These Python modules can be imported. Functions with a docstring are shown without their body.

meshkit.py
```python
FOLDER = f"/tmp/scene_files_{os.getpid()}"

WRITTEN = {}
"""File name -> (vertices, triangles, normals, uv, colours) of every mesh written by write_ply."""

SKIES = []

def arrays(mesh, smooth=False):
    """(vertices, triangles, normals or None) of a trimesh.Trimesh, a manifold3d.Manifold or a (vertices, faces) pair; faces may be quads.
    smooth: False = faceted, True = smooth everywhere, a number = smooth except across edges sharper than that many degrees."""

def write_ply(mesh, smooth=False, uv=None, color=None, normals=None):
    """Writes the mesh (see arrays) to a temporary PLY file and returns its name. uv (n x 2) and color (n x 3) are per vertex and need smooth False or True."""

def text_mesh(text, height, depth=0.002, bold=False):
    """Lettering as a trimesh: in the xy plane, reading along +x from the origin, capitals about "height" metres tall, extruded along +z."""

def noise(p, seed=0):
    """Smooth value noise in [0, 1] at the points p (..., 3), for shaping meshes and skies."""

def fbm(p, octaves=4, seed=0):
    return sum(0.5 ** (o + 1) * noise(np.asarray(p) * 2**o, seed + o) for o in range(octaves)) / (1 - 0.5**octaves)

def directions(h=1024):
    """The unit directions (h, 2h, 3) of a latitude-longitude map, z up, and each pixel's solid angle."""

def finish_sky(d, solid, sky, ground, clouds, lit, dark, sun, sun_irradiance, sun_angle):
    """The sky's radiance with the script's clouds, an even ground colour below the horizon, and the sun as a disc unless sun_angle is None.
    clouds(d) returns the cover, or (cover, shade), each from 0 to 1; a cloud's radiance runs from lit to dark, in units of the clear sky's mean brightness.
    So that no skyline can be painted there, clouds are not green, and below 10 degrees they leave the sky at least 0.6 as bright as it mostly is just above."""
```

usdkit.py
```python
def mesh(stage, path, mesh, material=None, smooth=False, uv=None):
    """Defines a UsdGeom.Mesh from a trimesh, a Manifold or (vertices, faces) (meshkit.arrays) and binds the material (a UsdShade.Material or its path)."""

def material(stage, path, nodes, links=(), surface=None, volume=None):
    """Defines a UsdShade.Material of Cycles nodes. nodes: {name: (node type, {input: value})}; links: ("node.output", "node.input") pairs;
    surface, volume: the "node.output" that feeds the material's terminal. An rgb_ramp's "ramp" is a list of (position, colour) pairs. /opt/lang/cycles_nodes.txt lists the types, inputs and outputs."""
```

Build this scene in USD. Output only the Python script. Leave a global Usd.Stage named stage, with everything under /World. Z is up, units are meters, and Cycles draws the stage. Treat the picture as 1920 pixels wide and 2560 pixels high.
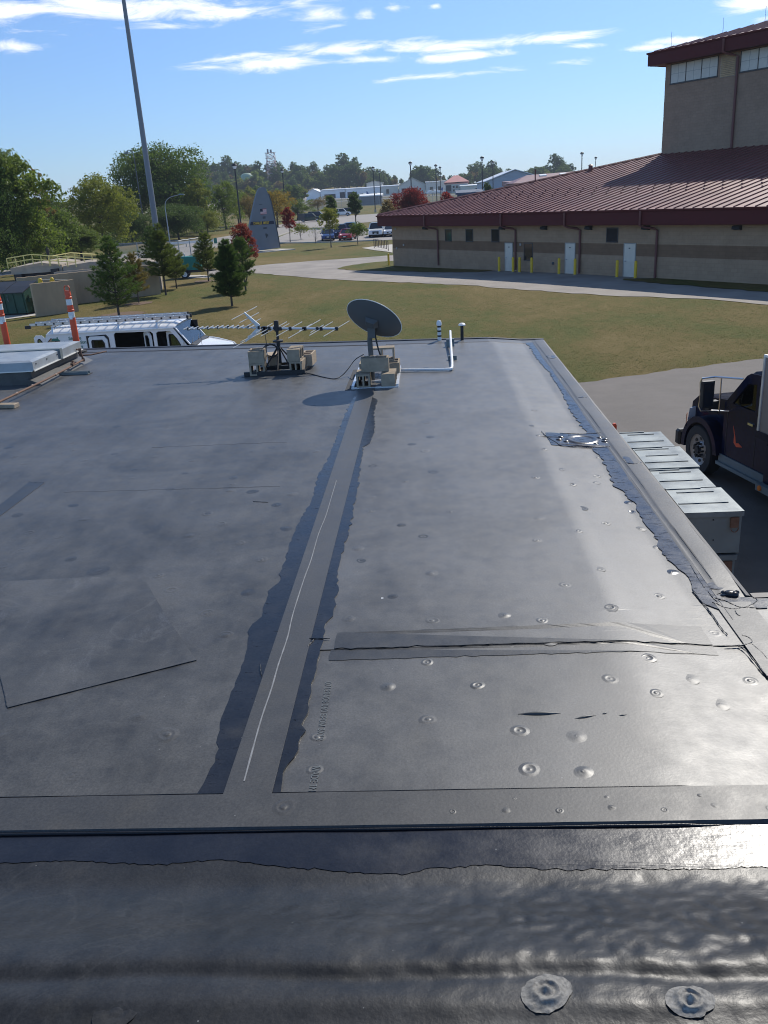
import math, numpy as np, trimesh, usdkit, meshkit
from pxr import Usd, UsdGeom, UsdLux, UsdShade, Gf, Sdf
from shapely.geometry import Polygon
from shapely import affinity
from scipy.spatial import ConvexHull

stage = Usd.Stage.CreateInMemory()
UsdGeom.SetStageUpAxis(stage, 'Z')
UsdGeom.SetStageMetersPerUnit(stage, 1.0)
UsdGeom.Xform.Define(stage, '/World')
rad, sin, cos, PI = math.radians, math.sin, math.cos, math.pi
A3 = lambda *a: np.array(a, float)

# ------------------------------------------------------------------ camera
EYE = A3(0, 0, 5.55)                     # 2.6 m above the membrane roof (z 2.95), which is 2.95 m above the lawn
FPX, PITCH, YAW, ROLL = 2131.3, rad(20.383), rad(-3.784), rad(-3.480)
_f = A3(sin(YAW) * cos(PITCH), cos(YAW) * cos(PITCH), -sin(PITCH))
_r0 = A3(cos(YAW), -sin(YAW), 0)
_u0 = np.cross(_r0, _f)
_r, _u = cos(ROLL) * _r0 + sin(ROLL) * _u0, -sin(ROLL) * _r0 + cos(ROLL) * _u0
cam = UsdGeom.Camera.Define(stage, '/World/camera')
cam.AddTransformOp().Set(Gf.Matrix4d(*_r, 0, *_u, 0, *(-_f), 0, *EYE, 1))
cam.CreateHorizontalApertureAttr(36.0)
cam.CreateFocalLengthAttr(36.0 * FPX / 1920)
cam.CreateClippingRangeAttr(Gf.Vec2f(0.05, 20000))
cam.CreateExposureAttr(0.0)

# ------------------------------------------------------------------ sky and sun
SUN_EL, SUN_AZ = rad(42), rad(29)
SUN = A3(sin(SUN_AZ) * cos(SUN_EL), cos(SUN_AZ) * cos(SUN_EL), sin(SUN_EL))
CLOUDS = []   # filled just below: (azimuth, elevation, half width, half height) in radians, thickness


def ray(x, y):
    return ((x - 960) / FPX) * _r - ((y - 1280) / FPX) * _u + _f


K = 1920 / 1659
for x, y, w, h, t in [(240, 18, 330, 30, 1.0), (20, 22, 170, 26, .9), (480, 32, 190, 15, .95), (360, 57, 120, 9, .7), (690, 30, 75, 26, .75), (650, 8, 50, 14, .6), (790, 28, 34, 13, .75), (848, 18, 36, 10, .75), (940, 13, 20, 7, .6),
                      (40, 100, 90, 14, .85), (130, 76, 60, 6, .5), (90, 67, 60, 5, .45), (560, 135, 190, 22, 1.0), (760, 105, 260, 14, .95), (960, 98, 260, 14, 1.0), (1190, 84, 190, 11, .95), (1010, 122, 150, 11, .9), (820, 128, 120, 12, .8), (450, 145, 90, 9, .8),
                      (1250, 100, 70, 7, .6), (930, 165, 150, 7, .55), (1160, 140, 190, 8, .45), (1400, 103, 80, 7, .8), (1490, 86, 90, 9, .85), (1040, 156, 120, 6, .35), (1640, 6, 110, 22, 1.1), (1640, 40, 50, 12, .8), (900, 84, 70, 5, .4)]:
    d = ray(x * K, y * K)
    d /= np.linalg.norm(d)
    CLOUDS.append((math.atan2(d[0], d[1]), math.asin(d[2]), w * K / FPX * .9, h * K / FPX * .95, t))


def make_sky():
    n = {'tc': ('texture_coordinate', {}), 'sx': ('separate_xyz', {}), 'az': ('math', {'math_type': 'arctan2'}), 'el': ('math', {'math_type': 'arcsine'}),
         'v0': ('combine_xyz', {}), 'roll': ('mapping', {'rotation': (0, 0, 0.0)}),
         'sky': ('sky_texture', {'sky_type': 'single_scattering', 'sun_disc': False, 'sun_elevation': SUN_EL, 'sun_rotation': SUN_AZ, 'altitude': 250.0, 'air_density': 1.0, 'aerosol_density': 0.35, 'ozone_density': 2.2}),
         'hsv': ('mix_color', {'blend_type': 'multiply', 'fac': 1.0, 'use_clamp': False}), 'tint': ('rgb_ramp', {'ramp': [(0, (.48, .65, .90)), (.06, (.50, .68, .96)), (.14, (.56, .74, 1.02)), (.28, (.70, .86, 1.10)), (.6, (.80, .92, 1.05)), (1, (.85, .95, 1.0))]}),
         'nm': ('mapping', {'scale': (13, 62, 1)}), 'n1': ('noise_texture', {'scale': 1.0, 'detail': 9.0, 'roughness': .66, 'distortion': .7}),
         'nm2': ('mapping', {'scale': (3.0, 13, 1), 'location': (4, 1.5, 0)}), 'n2': ('noise_texture', {'scale': 1.0, 'detail': 8.0, 'roughness': .6}),
         'bg': ('background_shader', {'strength': 0.128})}
    l = [('tc.generated', 'sx.vector'), ('sx.x', 'az.value1'), ('sx.y', 'az.value2'), ('sx.z', 'el.value1'), ('az.value', 'v0.x'), ('el.value', 'v0.y'), ('v0.vector', 'roll.vector'),
         ('sky.color', 'hsv.a'), ('sx.z', 'tint.fac'), ('tint.color', 'hsv.b'), ('roll.vector', 'nm.vector'), ('nm.vector', 'n1.vector'), ('roll.vector', 'nm2.vector'), ('nm2.vector', 'n2.vector')]
    last = None
    for i, (a, e, w, h, t) in enumerate(CLOUDS):
        n[f'm{i}'] = ('mapping', {'scale': (1 / w, 1 / h, 1), 'location': (-a / w, -e / h, 0)})
        n[f'l{i}'] = ('vector_math', {'math_type': 'length'})
        n[f'd{i}'] = ('math', {'math_type': 'multiply_add', 'value2': -t, 'value3': t})
        l += [('roll.vector', f'm{i}.vector'), (f'm{i}.vector', f'l{i}.vector1'), (f'l{i}.value', f'd{i}.value1')]
        if last:
            n[f'x{i}'] = ('math', {'math_type': 'smoothmax', 'value3': .12})
            l += [(last, f'x{i}.value1'), (f'd{i}.value', f'x{i}.value2')]
            last = f'x{i}.value'
        else:
            last = f'd{i}.value'
    # cirrus over the rest of the sky, the same kind as in view
    n['c2'] = ('map_range', {'from_min': .60, 'from_max': .80, 'to_min': 0, 'to_max': .8, 'clamp': True})
    n['mm'] = ('math', {'math_type': 'maximum', 'value2': -1.0})
    n['add'] = ('math', {'math_type': 'multiply_add', 'value2': 2.7, 'value3': -1.36})
    n['sum'] = ('math', {'math_type': 'add'})
    n['cov'] = ('map_range', {'range_type': 'smoothstep', 'from_min': .05, 'from_max': .95, 'to_min': 0, 'to_max': .95, 'clamp': True})
    n['elok'] = ('map_range', {'range_type': 'smoothstep', 'from_min': .32, 'from_max': .5, 'to_min': 0, 'to_max': 1, 'clamp': True})
    n['c3'] = ('math', {'math_type': 'multiply'})
    n['cmax'] = ('math', {'math_type': 'maximum'})
    n['mix'] = ('mix_color', {'b': (9.6, 9.7, 10.0), 'use_clamp': False})
    l += [(last, 'mm.value1'), ('n1.fac', 'add.value1'), ('mm.value', 'sum.value1'), ('add.value', 'sum.value2'), ('sum.value', 'cov.value'), ('n2.fac', 'c2.value'), ('el.value', 'elok.value'), ('c2.result', 'c3.value1'), ('elok.result', 'c3.value2'),
          ('cov.result', 'cmax.value1'), ('c3.value', 'cmax.value2'), ('cmax.value', 'mix.fac'), ('hsv.result', 'mix.a'), ('mix.result', 'bg.color')]
    return usdkit.material(stage, '/World/Looks/sky', n, l, surface='bg.background')


UsdGeom.Scope.Define(stage, '/World/Looks')
dome = UsdLux.DomeLight.Define(stage, '/World/sky')
dome.CreateIntensityAttr(1.0)
UsdShade.MaterialBindingAPI.Apply(dome.GetPrim()).Bind(make_sky())
dome.GetPrim().SetCustomDataByKey('kind', 'structure')
sun = UsdLux.DistantLight.Define(stage, '/World/sun')
sun.CreateIntensityAttr(1.2)
sun.CreateAngleAttr(0.53)
sun.CreateColorAttr(Gf.Vec3f(1.0, 0.95, 0.87))
sun.GetPrim().CreateAttribute('inputs:normalize', Sdf.ValueTypeNames.Bool).Set(True)
_a = np.cross([0, 0, 1.0], SUN); _a /= np.linalg.norm(_a); _b = np.cross(SUN, _a)
sun.AddTransformOp().Set(Gf.Matrix4d(*_a, 0, *_b, 0, *SUN, 0, 0, 0, 60, 1))

# ------------------------------------------------------------------ helpers: picture measurements to places
BU, BN, BW = A3(.569, -.822, 0), A3(.822, .569, 0), A3(-2.78, 72.65, 0)      # the beige building's front wall: along, inward, left corner
ROOF = 2.95


def sst(x):
    x = np.clip(x, 0, 1)
    return x * x * (3 - 2 * x)


def terrain(x, y):
    x, y = np.asarray(x, float), np.asarray(y, float)
    h = .01 * np.clip(y - 110, 0, 520) + 17 * sst((y - 600) / 190) * np.exp(-((x + 175) / 130) ** 2) + 4 * sst((y - 640) / 100)
    s, d = (x - BW[0]) * BU[0] + (y - BW[1]) * BU[1], (x - BW[0]) * BN[0] + (y - BW[1]) * BN[1]
    return h + .25 * sst(s / 24) * np.exp(-(np.clip(-d - 1, 0, None) / 7) ** 2) * (d < 60)


def at(x, y, z):
    d = ray(x, y)
    return EYE + (z - EYE[2]) / d[2] * d


def aty(x, y, Y):
    d = ray(x, y)
    return EYE + Y / d[1] * d


def ground(x, y):
    d, z = ray(x, y), 0.0
    for _ in range(40):
        p = EYE + min((z - EYE[2]) / min(d[2], -1e-4), 3000) * d
        z = .5 * z + .5 * float(terrain(p[0], p[1]))
    p[2] = terrain(p[0], p[1])
    return p


def crop(x0, y0, s):
    return lambda x, y: (x0 + x * s, y0 + y * s)


Z0, Z1, Z2, Z3, Z4 = crop(0, 0, K), crop(0, 300, 640 / 1659), crop(500, 360, 600 / 1659), crop(900, 360, 600 / 1659), crop(1400, 0, 520 / 1513)
Z5, Z6, ZT, ZG, ZS, ZC = crop(560, 720, 640 / 1659), crop(1300, 820, 620 / 1659), crop(1660, 860, 260 / 1598), crop(380, 560, 240 / 1659), crop(480, 960, 640 / 1416), crop(0, 620, 330 / 1659)
Z8 = crop(0, 780, 300 / 1659)

# ------------------------------------------------------------------ helpers: prims
used = {}


def path_for(parent, name):
    base = f'{parent}/{name}'
    k = used.get(base, 0)
    used[base] = k + 1
    return base if k == 0 else f'{base}_{k:03d}'


def tag(p, label=None, cat=None, group=None, kind=None):
    for k, v in (('label', label), ('category', cat), ('group', group), ('kind', kind)):
        if v:
            p.SetCustomDataByKey(k, v)
    return p


def xf(prim, loc, rz=0, scale=None, rx=0, ry=0):
    x = UsdGeom.Xformable(prim)
    x.AddTranslateOp().Set(Gf.Vec3d(*map(float, loc)))
    if rz or rx or ry:
        x.AddRotateXYZOp().Set(Gf.Vec3f(math.degrees(rx), math.degrees(ry), math.degrees(rz)))
    if scale is not None:
        s = (scale,) * 3 if np.ndim(scale) == 0 else scale
        x.AddScaleOp().Set(Gf.Vec3f(*map(float, s)))


def thing(name, label, cat, loc=(0, 0, 0), rz=0, group=None, scale=None, rx=0, ry=0):
    x = UsdGeom.Xform.Define(stage, path_for('/World', name))
    xf(x, loc, rz, scale, rx, ry)
    tag(x.GetPrim(), label, cat, group)
    return x.GetPrim()


def copy(src, label=None, loc=(0, 0, 0), rz=0, scale=None, group=None):
    was = src.GetCustomData()
    name = src.GetName().rsplit('_', 1)[0] if src.GetName()[-3:].isdigit() else src.GetName()
    t = thing(name, label or was['label'], was['category'], loc, rz, group or was.get('group'), scale)
    t.GetReferences().AddInternalReference(src.GetPath())
    t.SetInstanceable(True)
    return t


def part(parent, name, mesh, mat, label=None, smooth=False, kind=None, off=None):
    base = '/World' if parent is None else str(parent.GetPath())
    if isinstance(mesh, B):
        mesh = mesh.get()
    if off is not None:
        mesh = (mesh[0] - np.asarray(off, float), mesh[1]) if isinstance(mesh, tuple) else mesh
    m = usdkit.mesh(stage, path_for(base, name), mesh, mat, smooth=smooth)
    return tag(m.GetPrim(), label, None, None, kind)


class B:
    """Collects faces of one mesh."""

    def __init__(s):
        s.v, s.f, s.n = [], [], 0

    def add(s, v, f):
        v, f = np.asarray(v, float), np.asarray(f, int)
        if f.shape[1] == 4:
            f = np.vstack([f[:, [0, 1, 2]], f[:, [0, 2, 3]]])
        s.v.append(v); s.f.append(f + s.n); s.n += len(v)
        return s

    def mesh(s, m):
        return s.add(m[0], m[1]) if isinstance(m, tuple) else s.add(m.vertices, m.faces)

    def get(s):
        return np.vstack(s.v), np.vstack(s.f)

    def box(s, lo, hi, rz=0, about=None, ch=0.0):
        lo, hi = np.minimum(lo, hi).astype(float), np.maximum(lo, hi).astype(float)
        if ch:
            c = []
            for i in range(8):
                p = np.where([i & 1, i & 2, i & 4], hi, lo)
                sg = np.where([i & 1, i & 2, i & 4], -1, 1)
                for k in range(3):
                    q = p + sg * ch
                    q[k] = p[k]
                    c.append(q)
            return s.hull(np.array(c), rz, about)
        v = np.array([[(lo, hi)[i & 1][0], (lo, hi)[i >> 1 & 1][1], (lo, hi)[i >> 2 & 1][2]] for i in range(8)])
        if rz:
            v = rotz(v, rz, about)
        return s.add(v, [[0, 2, 3, 1], [4, 5, 7, 6], [0, 1, 5, 4], [2, 6, 7, 3], [0, 4, 6, 2], [1, 3, 7, 5]])

    def hull(s, pts, rz=0, about=None):
        pts = np.asarray(pts, float)
        h = ConvexHull(pts, qhull_options='QJ' if np.linalg.matrix_rank(pts - pts.mean(0), 1e-6) < 3 else 'Qt')
        ids = np.unique(h.simplices)
        remap = {a: b for b, a in enumerate(ids)}
        c = pts[ids].mean(0)
        f = []
        for (a, b, d), eq in zip(h.simplices, h.equations):
            nn = np.cross(pts[b] - pts[a], pts[d] - pts[a])
            f.append((a, b, d) if nn @ eq[:3] > 0 else (a, d, b))
        v = pts[ids]
        return s.add(rotz(v, rz, about) if rz else v, np.array([[remap[i] for i in t] for t in f]))

    def tube(s, pts, r, n=8, cap=True):
        p = np.asarray(pts, float)
        r = np.broadcast_to(np.asarray(r, float), (len(p),))
        t = np.gradient(p, axis=0) if len(p) > 2 else np.repeat((p[1:] - p[:1]), 2, 0)
        t /= np.linalg.norm(t, axis=1, keepdims=True) + 1e-12
        a = np.cross(t, np.where(np.abs(t[:1, 2:]) < .9, [0, 0, 1.0], [1.0, 0, 0]))
        a /= np.linalg.norm(a, axis=1, keepdims=True) + 1e-12
        b = np.cross(t, a)
        g = np.arange(n) * 2 * PI / n
        v = p[:, None] + r[:, None, None] * (np.cos(g)[None, :, None] * a[:, None] + np.sin(g)[None, :, None] * b[:, None])
        i, j = np.meshgrid(np.arange(len(p) - 1), np.arange(n), indexing='ij')
        q = np.stack([i * n + j, i * n + (j + 1) % n, (i + 1) * n + (j + 1) % n, (i + 1) * n + j], -1).reshape(-1, 4)
        v = v.reshape(-1, 3)
        f = np.vstack([q[:, [0, 1, 2]], q[:, [0, 2, 3]]])
        if cap:
            k = len(v)
            v = np.vstack([v, p[0], p[-1]])
            e = np.arange(n)
            f = np.vstack([f, np.stack([np.full(n, k), (e + 1) % n, e], 1), np.stack([np.full(n, k + 1), k - n + e, k - n + (e + 1) % n], 1)])
        return s.add(v, f[:, ::-1] if False else f)

    def lathe(s, prof, c=(0, 0, 0), n=20, axis='z'):
        prof = np.asarray(prof, float)
        g = np.arange(n) * 2 * PI / n
        v = np.stack([prof[:, None, 0] * np.cos(g), prof[:, None, 0] * np.sin(g), np.repeat(prof[:, 1:2], n, 1)], -1).reshape(-1, 3)
        if axis == 'x':
            v = v[:, [2, 0, 1]]
        if axis == 'y':
            v = v[:, [1, 2, 0]]
        i, j = np.meshgrid(np.arange(len(prof) - 1), np.arange(n), indexing='ij')
        q = np.stack([i * n + j, i * n + (j + 1) % n, (i + 1) * n + (j + 1) % n, (i + 1) * n + j], -1).reshape(-1, 4)
        return s.add(v + np.asarray(c, float), q)

    def quad(s, a, b, c, d):
        return s.add([a, b, c, d], [[0, 1, 2, 3]])

    def prism(s, poly, z0, z1):
        m = trimesh.creation.extrude_polygon(poly if isinstance(poly, Polygon) else Polygon(poly), z1 - z0, engine='earcut')
        return s.add(np.asarray(m.vertices) + [0, 0, z0], m.faces)

    def sidep(s, poly, y0, y1):
        """A profile in x, z given thickness in y."""
        m = trimesh.creation.extrude_polygon(poly if isinstance(poly, Polygon) else Polygon(poly), y1 - y0, engine='earcut')
        v = np.asarray(m.vertices)
        return s.add(np.stack([v[:, 0], y1 - v[:, 2], v[:, 1]], 1), m.faces)


def rotz(v, a, about=None):
    v = np.asarray(v, float)
    c = np.zeros(3) if about is None else np.asarray(about, float)
    w = v - c
    return np.stack([w[:, 0] * cos(a) - w[:, 1] * sin(a), w[:, 0] * sin(a) + w[:, 1] * cos(a), w[:, 2]], 1) + c


def box(lo, hi, rz=0, ch=0.0, about=None):
    return B().box(lo, hi, rz, about, ch)


def sheet(poly, size=4.0, off=.02, fn=terrain, z=None):
    """A flat outline as a thin surface that follows the ground."""
    p = poly if isinstance(poly, Polygon) else Polygon([q[:2] for q in poly])
    p = p.buffer(0)
    vs, fs, n = [], [], 0
    for g in getattr(p, 'geoms', [p]):
        v, f = trimesh.creation.triangulate_polygon(g, engine='earcut')
        v, f = trimesh.remesh.subdivide_to_size(np.c_[v, np.zeros(len(v))], f, size, max_iter=12)
        t = np.cross(v[f[:, 1]] - v[f[:, 0]], v[f[:, 2]] - v[f[:, 0]])[:, 2]
        f = np.where((t < 0)[:, None], f[:, ::-1], f)
        vs.append(v); fs.append(f + n); n += len(v)
    v = np.vstack(vs)
    v[:, 2] = (fn(v[:, 0], v[:, 1]) if z is None else z) + off
    return v, np.vstack(fs)


def wavy(pts, amp, step, seed):
    """Roughens an outline."""
    out, r = [], np.random.default_rng(seed)
    pts = [np.asarray(p[:2], float) for p in pts]
    for a, b in zip(pts, pts[1:] + pts[:1]):
        n = max(1, int(np.linalg.norm(b - a) / step))
        nn = np.array([-(b - a)[1], (b - a)[0]]) / (np.linalg.norm(b - a) + 1e-9)
        for i in range(n):
            out.append(a + (b - a) * i / n + (nn * r.normal(0, amp) if i else 0))
    return out


def open_wavy(pts, amp, step, seed):
    n = sum(max(1, int(np.linalg.norm(np.subtract(b[:2], a[:2])) / step)) for a, b in zip(pts, pts[1:]))
    return wavy(pts, amp, step, seed)[:n + 1]


def smoothpath(pts, n=8):
    """Catmull-Rom through the points."""
    p = np.asarray(pts, float)
    q = np.vstack([2 * p[0] - p[1], p, 2 * p[-1] - p[-2]])
    out = []
    for i in range(1, len(q) - 2):
        for t in np.linspace(0, 1, n, endpoint=False):
            out.append(.5 * (2 * q[i] + (q[i + 1] - q[i - 1]) * t + (2 * q[i - 1] - 5 * q[i] + 4 * q[i + 1] - q[i + 2]) * t ** 2 + (3 * q[i] - q[i - 1] - 3 * q[i + 1] + q[i + 2]) * t ** 3))
    return np.array(out + [p[-1]])


def text(word, height, depth=.004, bold=True):
    m = meshkit.text_mesh(word, height, depth, bold)
    return np.asarray(m.vertices), np.asarray(m.faces)


# ------------------------------------------------------------------ materials
def pm(name, col, rough=.6, metal=0.0, var=.15, scale=3.0, bump=0.0, bscale=None, spec=.5, space='object', stretch=(1, 1, 1), col2=None, coat=0.0, rvar=.08, detail=5.0):
    """A plain surface with uneven colour, gloss and fine relief."""
    c = np.asarray(col, float)
    c2 = np.asarray(col2, float) if col2 is not None else np.clip(c * (1 + var), 0, 1)
    c1 = c if col2 is not None else c * (1 - var)
    n = {'tc': ('texture_coordinate', {}) if space == 'object' else ('geometry', {}), 'mp': ('mapping', {'scale': stretch}),
         'n1': ('noise_texture', {'scale': scale, 'detail': detail, 'roughness': .6}), 'rp': ('rgb_ramp', {'ramp': [(.3, c1), (.7, c2)]}),
         'rr': ('map_range', {'from_min': .25, 'from_max': .75, 'to_min': max(.02, rough - rvar), 'to_max': min(1, rough + rvar)}),
         'p': ('principled_bsdf', {'metallic': metal, 'specular_ior_level': spec, 'coat_weight': coat, 'coat_roughness': .05})}
    src = 'tc.object' if space == 'object' else 'tc.position'
    l = [(src, 'mp.vector'), ('mp.vector', 'n1.vector'), ('n1.fac', 'rp.fac'), ('rp.color', 'p.base_color'), ('n1.fac', 'rr.value'), ('rr.result', 'p.roughness')]
    if bump:
        n['n2'] = ('noise_texture', {'scale': bscale or scale * 8, 'detail': 4.0, 'roughness': .6})
        n['b'] = ('bump', {'strength': 1.0, 'distance': bump})
        l += [('mp.vector', 'n2.vector'), ('n2.fac', 'b.height'), ('b.normal', 'p.normal')]
    return usdkit.material(stage, f'/World/Looks/{name}', n, l, surface='p.BSDF')


def leafmat(name, cols, trans=.5):
    """Foliage: every leaf its own tone, every tree its own cast."""
    n = {'g': ('geometry', {}), 'o': ('object_info', {}), 'mx': ('math', {'math_type': 'multiply_add', 'value2': .75}), 'ob': ('math', {'math_type': 'multiply', 'value2': .25}),
         'rp': ('rgb_ramp', {'ramp': [(i / (len(cols) - 1), c) for i, c in enumerate(cols)]}), 'd': ('principled_bsdf', {'roughness': .55, 'specular_ior_level': .3}), 't': ('translucent_bsdf', {}), 'm': ('mix_closure', {'fac': trans})}
    l = [('g.random_per_island', 'mx.value1'), ('o.random', 'ob.value1'), ('ob.value', 'mx.value3'), ('mx.value', 'rp.fac'), ('rp.color', 'd.base_color'), ('rp.color', 't.color'), ('d.BSDF', 'm.closure1'), ('t.BSDF', 'm.closure2')]
    return usdkit.material(stage, f'/World/Looks/{name}', n, l, surface='m.closure')


def glassmat(name, tint, rough=.03, dark=.85):
    """A pane: mostly a dark see-through sheet that mirrors at grazing angles."""
    n = {'f': ('fresnel', {'IOR': 1.5}), 't': ('transparent_bsdf', {'color': tuple(np.asarray(tint) * dark)}), 'g': ('glossy_bsdf', {'color': (1, 1, 1), 'roughness': rough}), 'm': ('mix_closure', {})}
    return usdkit.material(stage, f'/World/Looks/{name}', n, [('f.fac', 'm.fac'), ('t.BSDF', 'm.closure1'), ('g.BSDF', 'm.closure2')], surface='m.closure')


def membrane(name, c_lo, c_hi, rough, bump=.0014, chalk=.22, seed=0.0, streak=True, rv=.045, sheen=.08, spec=.42, cover=None):
    """Weathered rubber sheet: cloudy stains, run marks, chalky scuffs, a slightly quilted skin."""
    n = {'g': ('geometry', {}), 'mp': ('mapping', {'location': (seed, seed * .7, 0)}), 'big': ('noise_texture', {'scale': .9, 'detail': 6.0, 'roughness': .62, 'distortion': .6}),
         'mid': ('noise_texture', {'scale': 7.0, 'detail': 6.0, 'roughness': .65}), 'sm': ('mapping', {'scale': (1.6, .32, 1), 'rotation': (0, 0, .55)}), 'str': ('noise_texture', {'scale': 2.2, 'detail': 5.0, 'roughness': .6}),
         'a1': ('math', {'math_type': 'multiply', 'value2': .5}), 'a2': ('math', {'math_type': 'multiply_add', 'value2': .22}), 'a3': ('math', {'math_type': 'multiply_add', 'value2': .28 if streak else .12}),
         'rp': ('rgb_ramp', {'ramp': [(.38, c_lo), (.58, c_hi)]}),
         'cmp': ('mapping', {'scale': (1, .62, 1), 'rotation': (0, 0, .4)}), 'ch': ('noise_texture', {'scale': 2.6, 'detail': 12.0, 'roughness': .80, 'distortion': .5}), 'gr': ('noise_texture', {'scale': 85.0, 'detail': 5.0, 'roughness': .75}), 'grr': ('map_range', {'from_min': .3, 'from_max': .7, 'to_min': .62, 'to_max': 1.38}), 'gm': ('mix_color', {'blend_type': 'multiply', 'fac': 1.0, 'use_clamp': False}), 'cr': ('map_range', {'from_min': .54, 'from_max': .76, 'to_min': 0, 'to_max': chalk, 'clamp': True}), 'cm': ('mix_color', {'b': (.15, .152, .155)}),
         'tn': ('noise_texture', {'scale': 1.7, 'detail': 5.0, 'roughness': .6}), 'tr': ('map_range', {'from_min': .58, 'from_max': .75, 'to_min': 0, 'to_max': .35, 'clamp': True}), 'tm': ('mix_color', {'b': (.075, .066, .048)}),
         'sp': ('voronoi_texture', {'scale': 9.0}), 'spr': ('map_range', {'from_min': .035, 'from_max': .02, 'to_min': 0, 'to_max': .7, 'clamp': True}), 'spm': ('mix_color', {'b': (.22, .22, .21)}),
         'rr': ('map_range', {'from_min': .3, 'from_max': .7, 'to_min': rough - rv, 'to_max': rough + rv, 'clamp': True}),
         'f1': ('noise_texture', {'scale': 60.0, 'detail': 3.0, 'roughness': .55}), 'f2': ('noise_texture', {'scale': 11.0, 'detail': 3.0}), 'f3': ('noise_texture', {'scale': 1.6, 'detail': 2.0}),
         'h1': ('math', {'math_type': 'multiply', 'value2': .34}), 'h2': ('math', {'math_type': 'multiply_add', 'value2': .14}), 'h3': ('math', {'math_type': 'multiply_add', 'value2': .25}),
         'b': ('bump', {'strength': 1.0, 'distance': bump}), 'p': ('principled_bsdf', {'specular_ior_level': spec, 'sheen_weight': sheen, 'sheen_roughness': .45, 'sheen_tint': (.9, .92, 1.0)})}
    l = [('g.position', 'mp.vector'), ('mp.vector', 'big.vector'), ('mp.vector', 'mid.vector'), ('mp.vector', 'sm.vector'), ('sm.vector', 'str.vector'),
         ('big.fac', 'a1.value1'), ('mid.fac', 'a2.value1'), ('a1.value', 'a2.value3'), ('str.fac', 'a3.value1'), ('a2.value', 'a3.value3'), ('a3.value', 'rp.fac'),
         ('mp.vector', 'cmp.vector'), ('cmp.vector', 'ch.vector'), ('mp.vector', 'gr.vector'), ('gr.fac', 'grr.value'), ('spm.result', 'gm.a'), ('grr.result', 'gm.b'), ('ch.fac', 'cr.value'), ('rp.color', 'cm.a'), ('cr.result', 'cm.fac'), ('mp.vector', 'tn.vector'), ('tn.fac', 'tr.value'), ('cm.result', 'tm.a'), ('tr.result', 'tm.fac'),
         ('mp.vector', 'sp.vector'), ('sp.distance', 'spr.value'), ('tm.result', 'spm.a'), ('spr.result', 'spm.fac'), ('gm.result', 'p.base_color'), ('mid.fac', 'rr.value'), ('rr.result', 'p.roughness'),
         ('mp.vector', 'f1.vector'), ('mp.vector', 'f2.vector'), ('mp.vector', 'f3.vector'), ('f1.fac', 'h1.value1'), ('f2.fac', 'h2.value1'), ('h1.value', 'h2.value3'), ('f3.fac', 'h3.value1'), ('h2.value', 'h3.value3'), ('h3.value', 'b.height'), ('b.normal', 'p.normal')]
    n['pu'] = ('noise_texture', {'scale': 1.15, 'detail': 3.0, 'roughness': .5, 'distortion': .8})
    n['pa'] = ('math', {'math_type': 'subtract', 'value2': .545})
    n['pb'] = ('math', {'math_type': 'absolute'})
    n['pr'] = ('map_range', {'from_min': .0, 'from_max': .010, 'to_min': chalk * .35, 'to_max': 0, 'clamp': True})
    n['pm'] = ('mix_color', {'b': (.13, .128, .118)})
    l = [x for x in l if x[1] != 'p.base_color'] + [('mp.vector', 'pu.vector'), ('pu.fac', 'pa.value1'), ('pa.value', 'pb.value1'), ('pb.value', 'pr.value'), ('gm.result', 'pm.a'), ('pr.result', 'pm.fac'), ('pm.result', 'p.base_color')]
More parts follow.
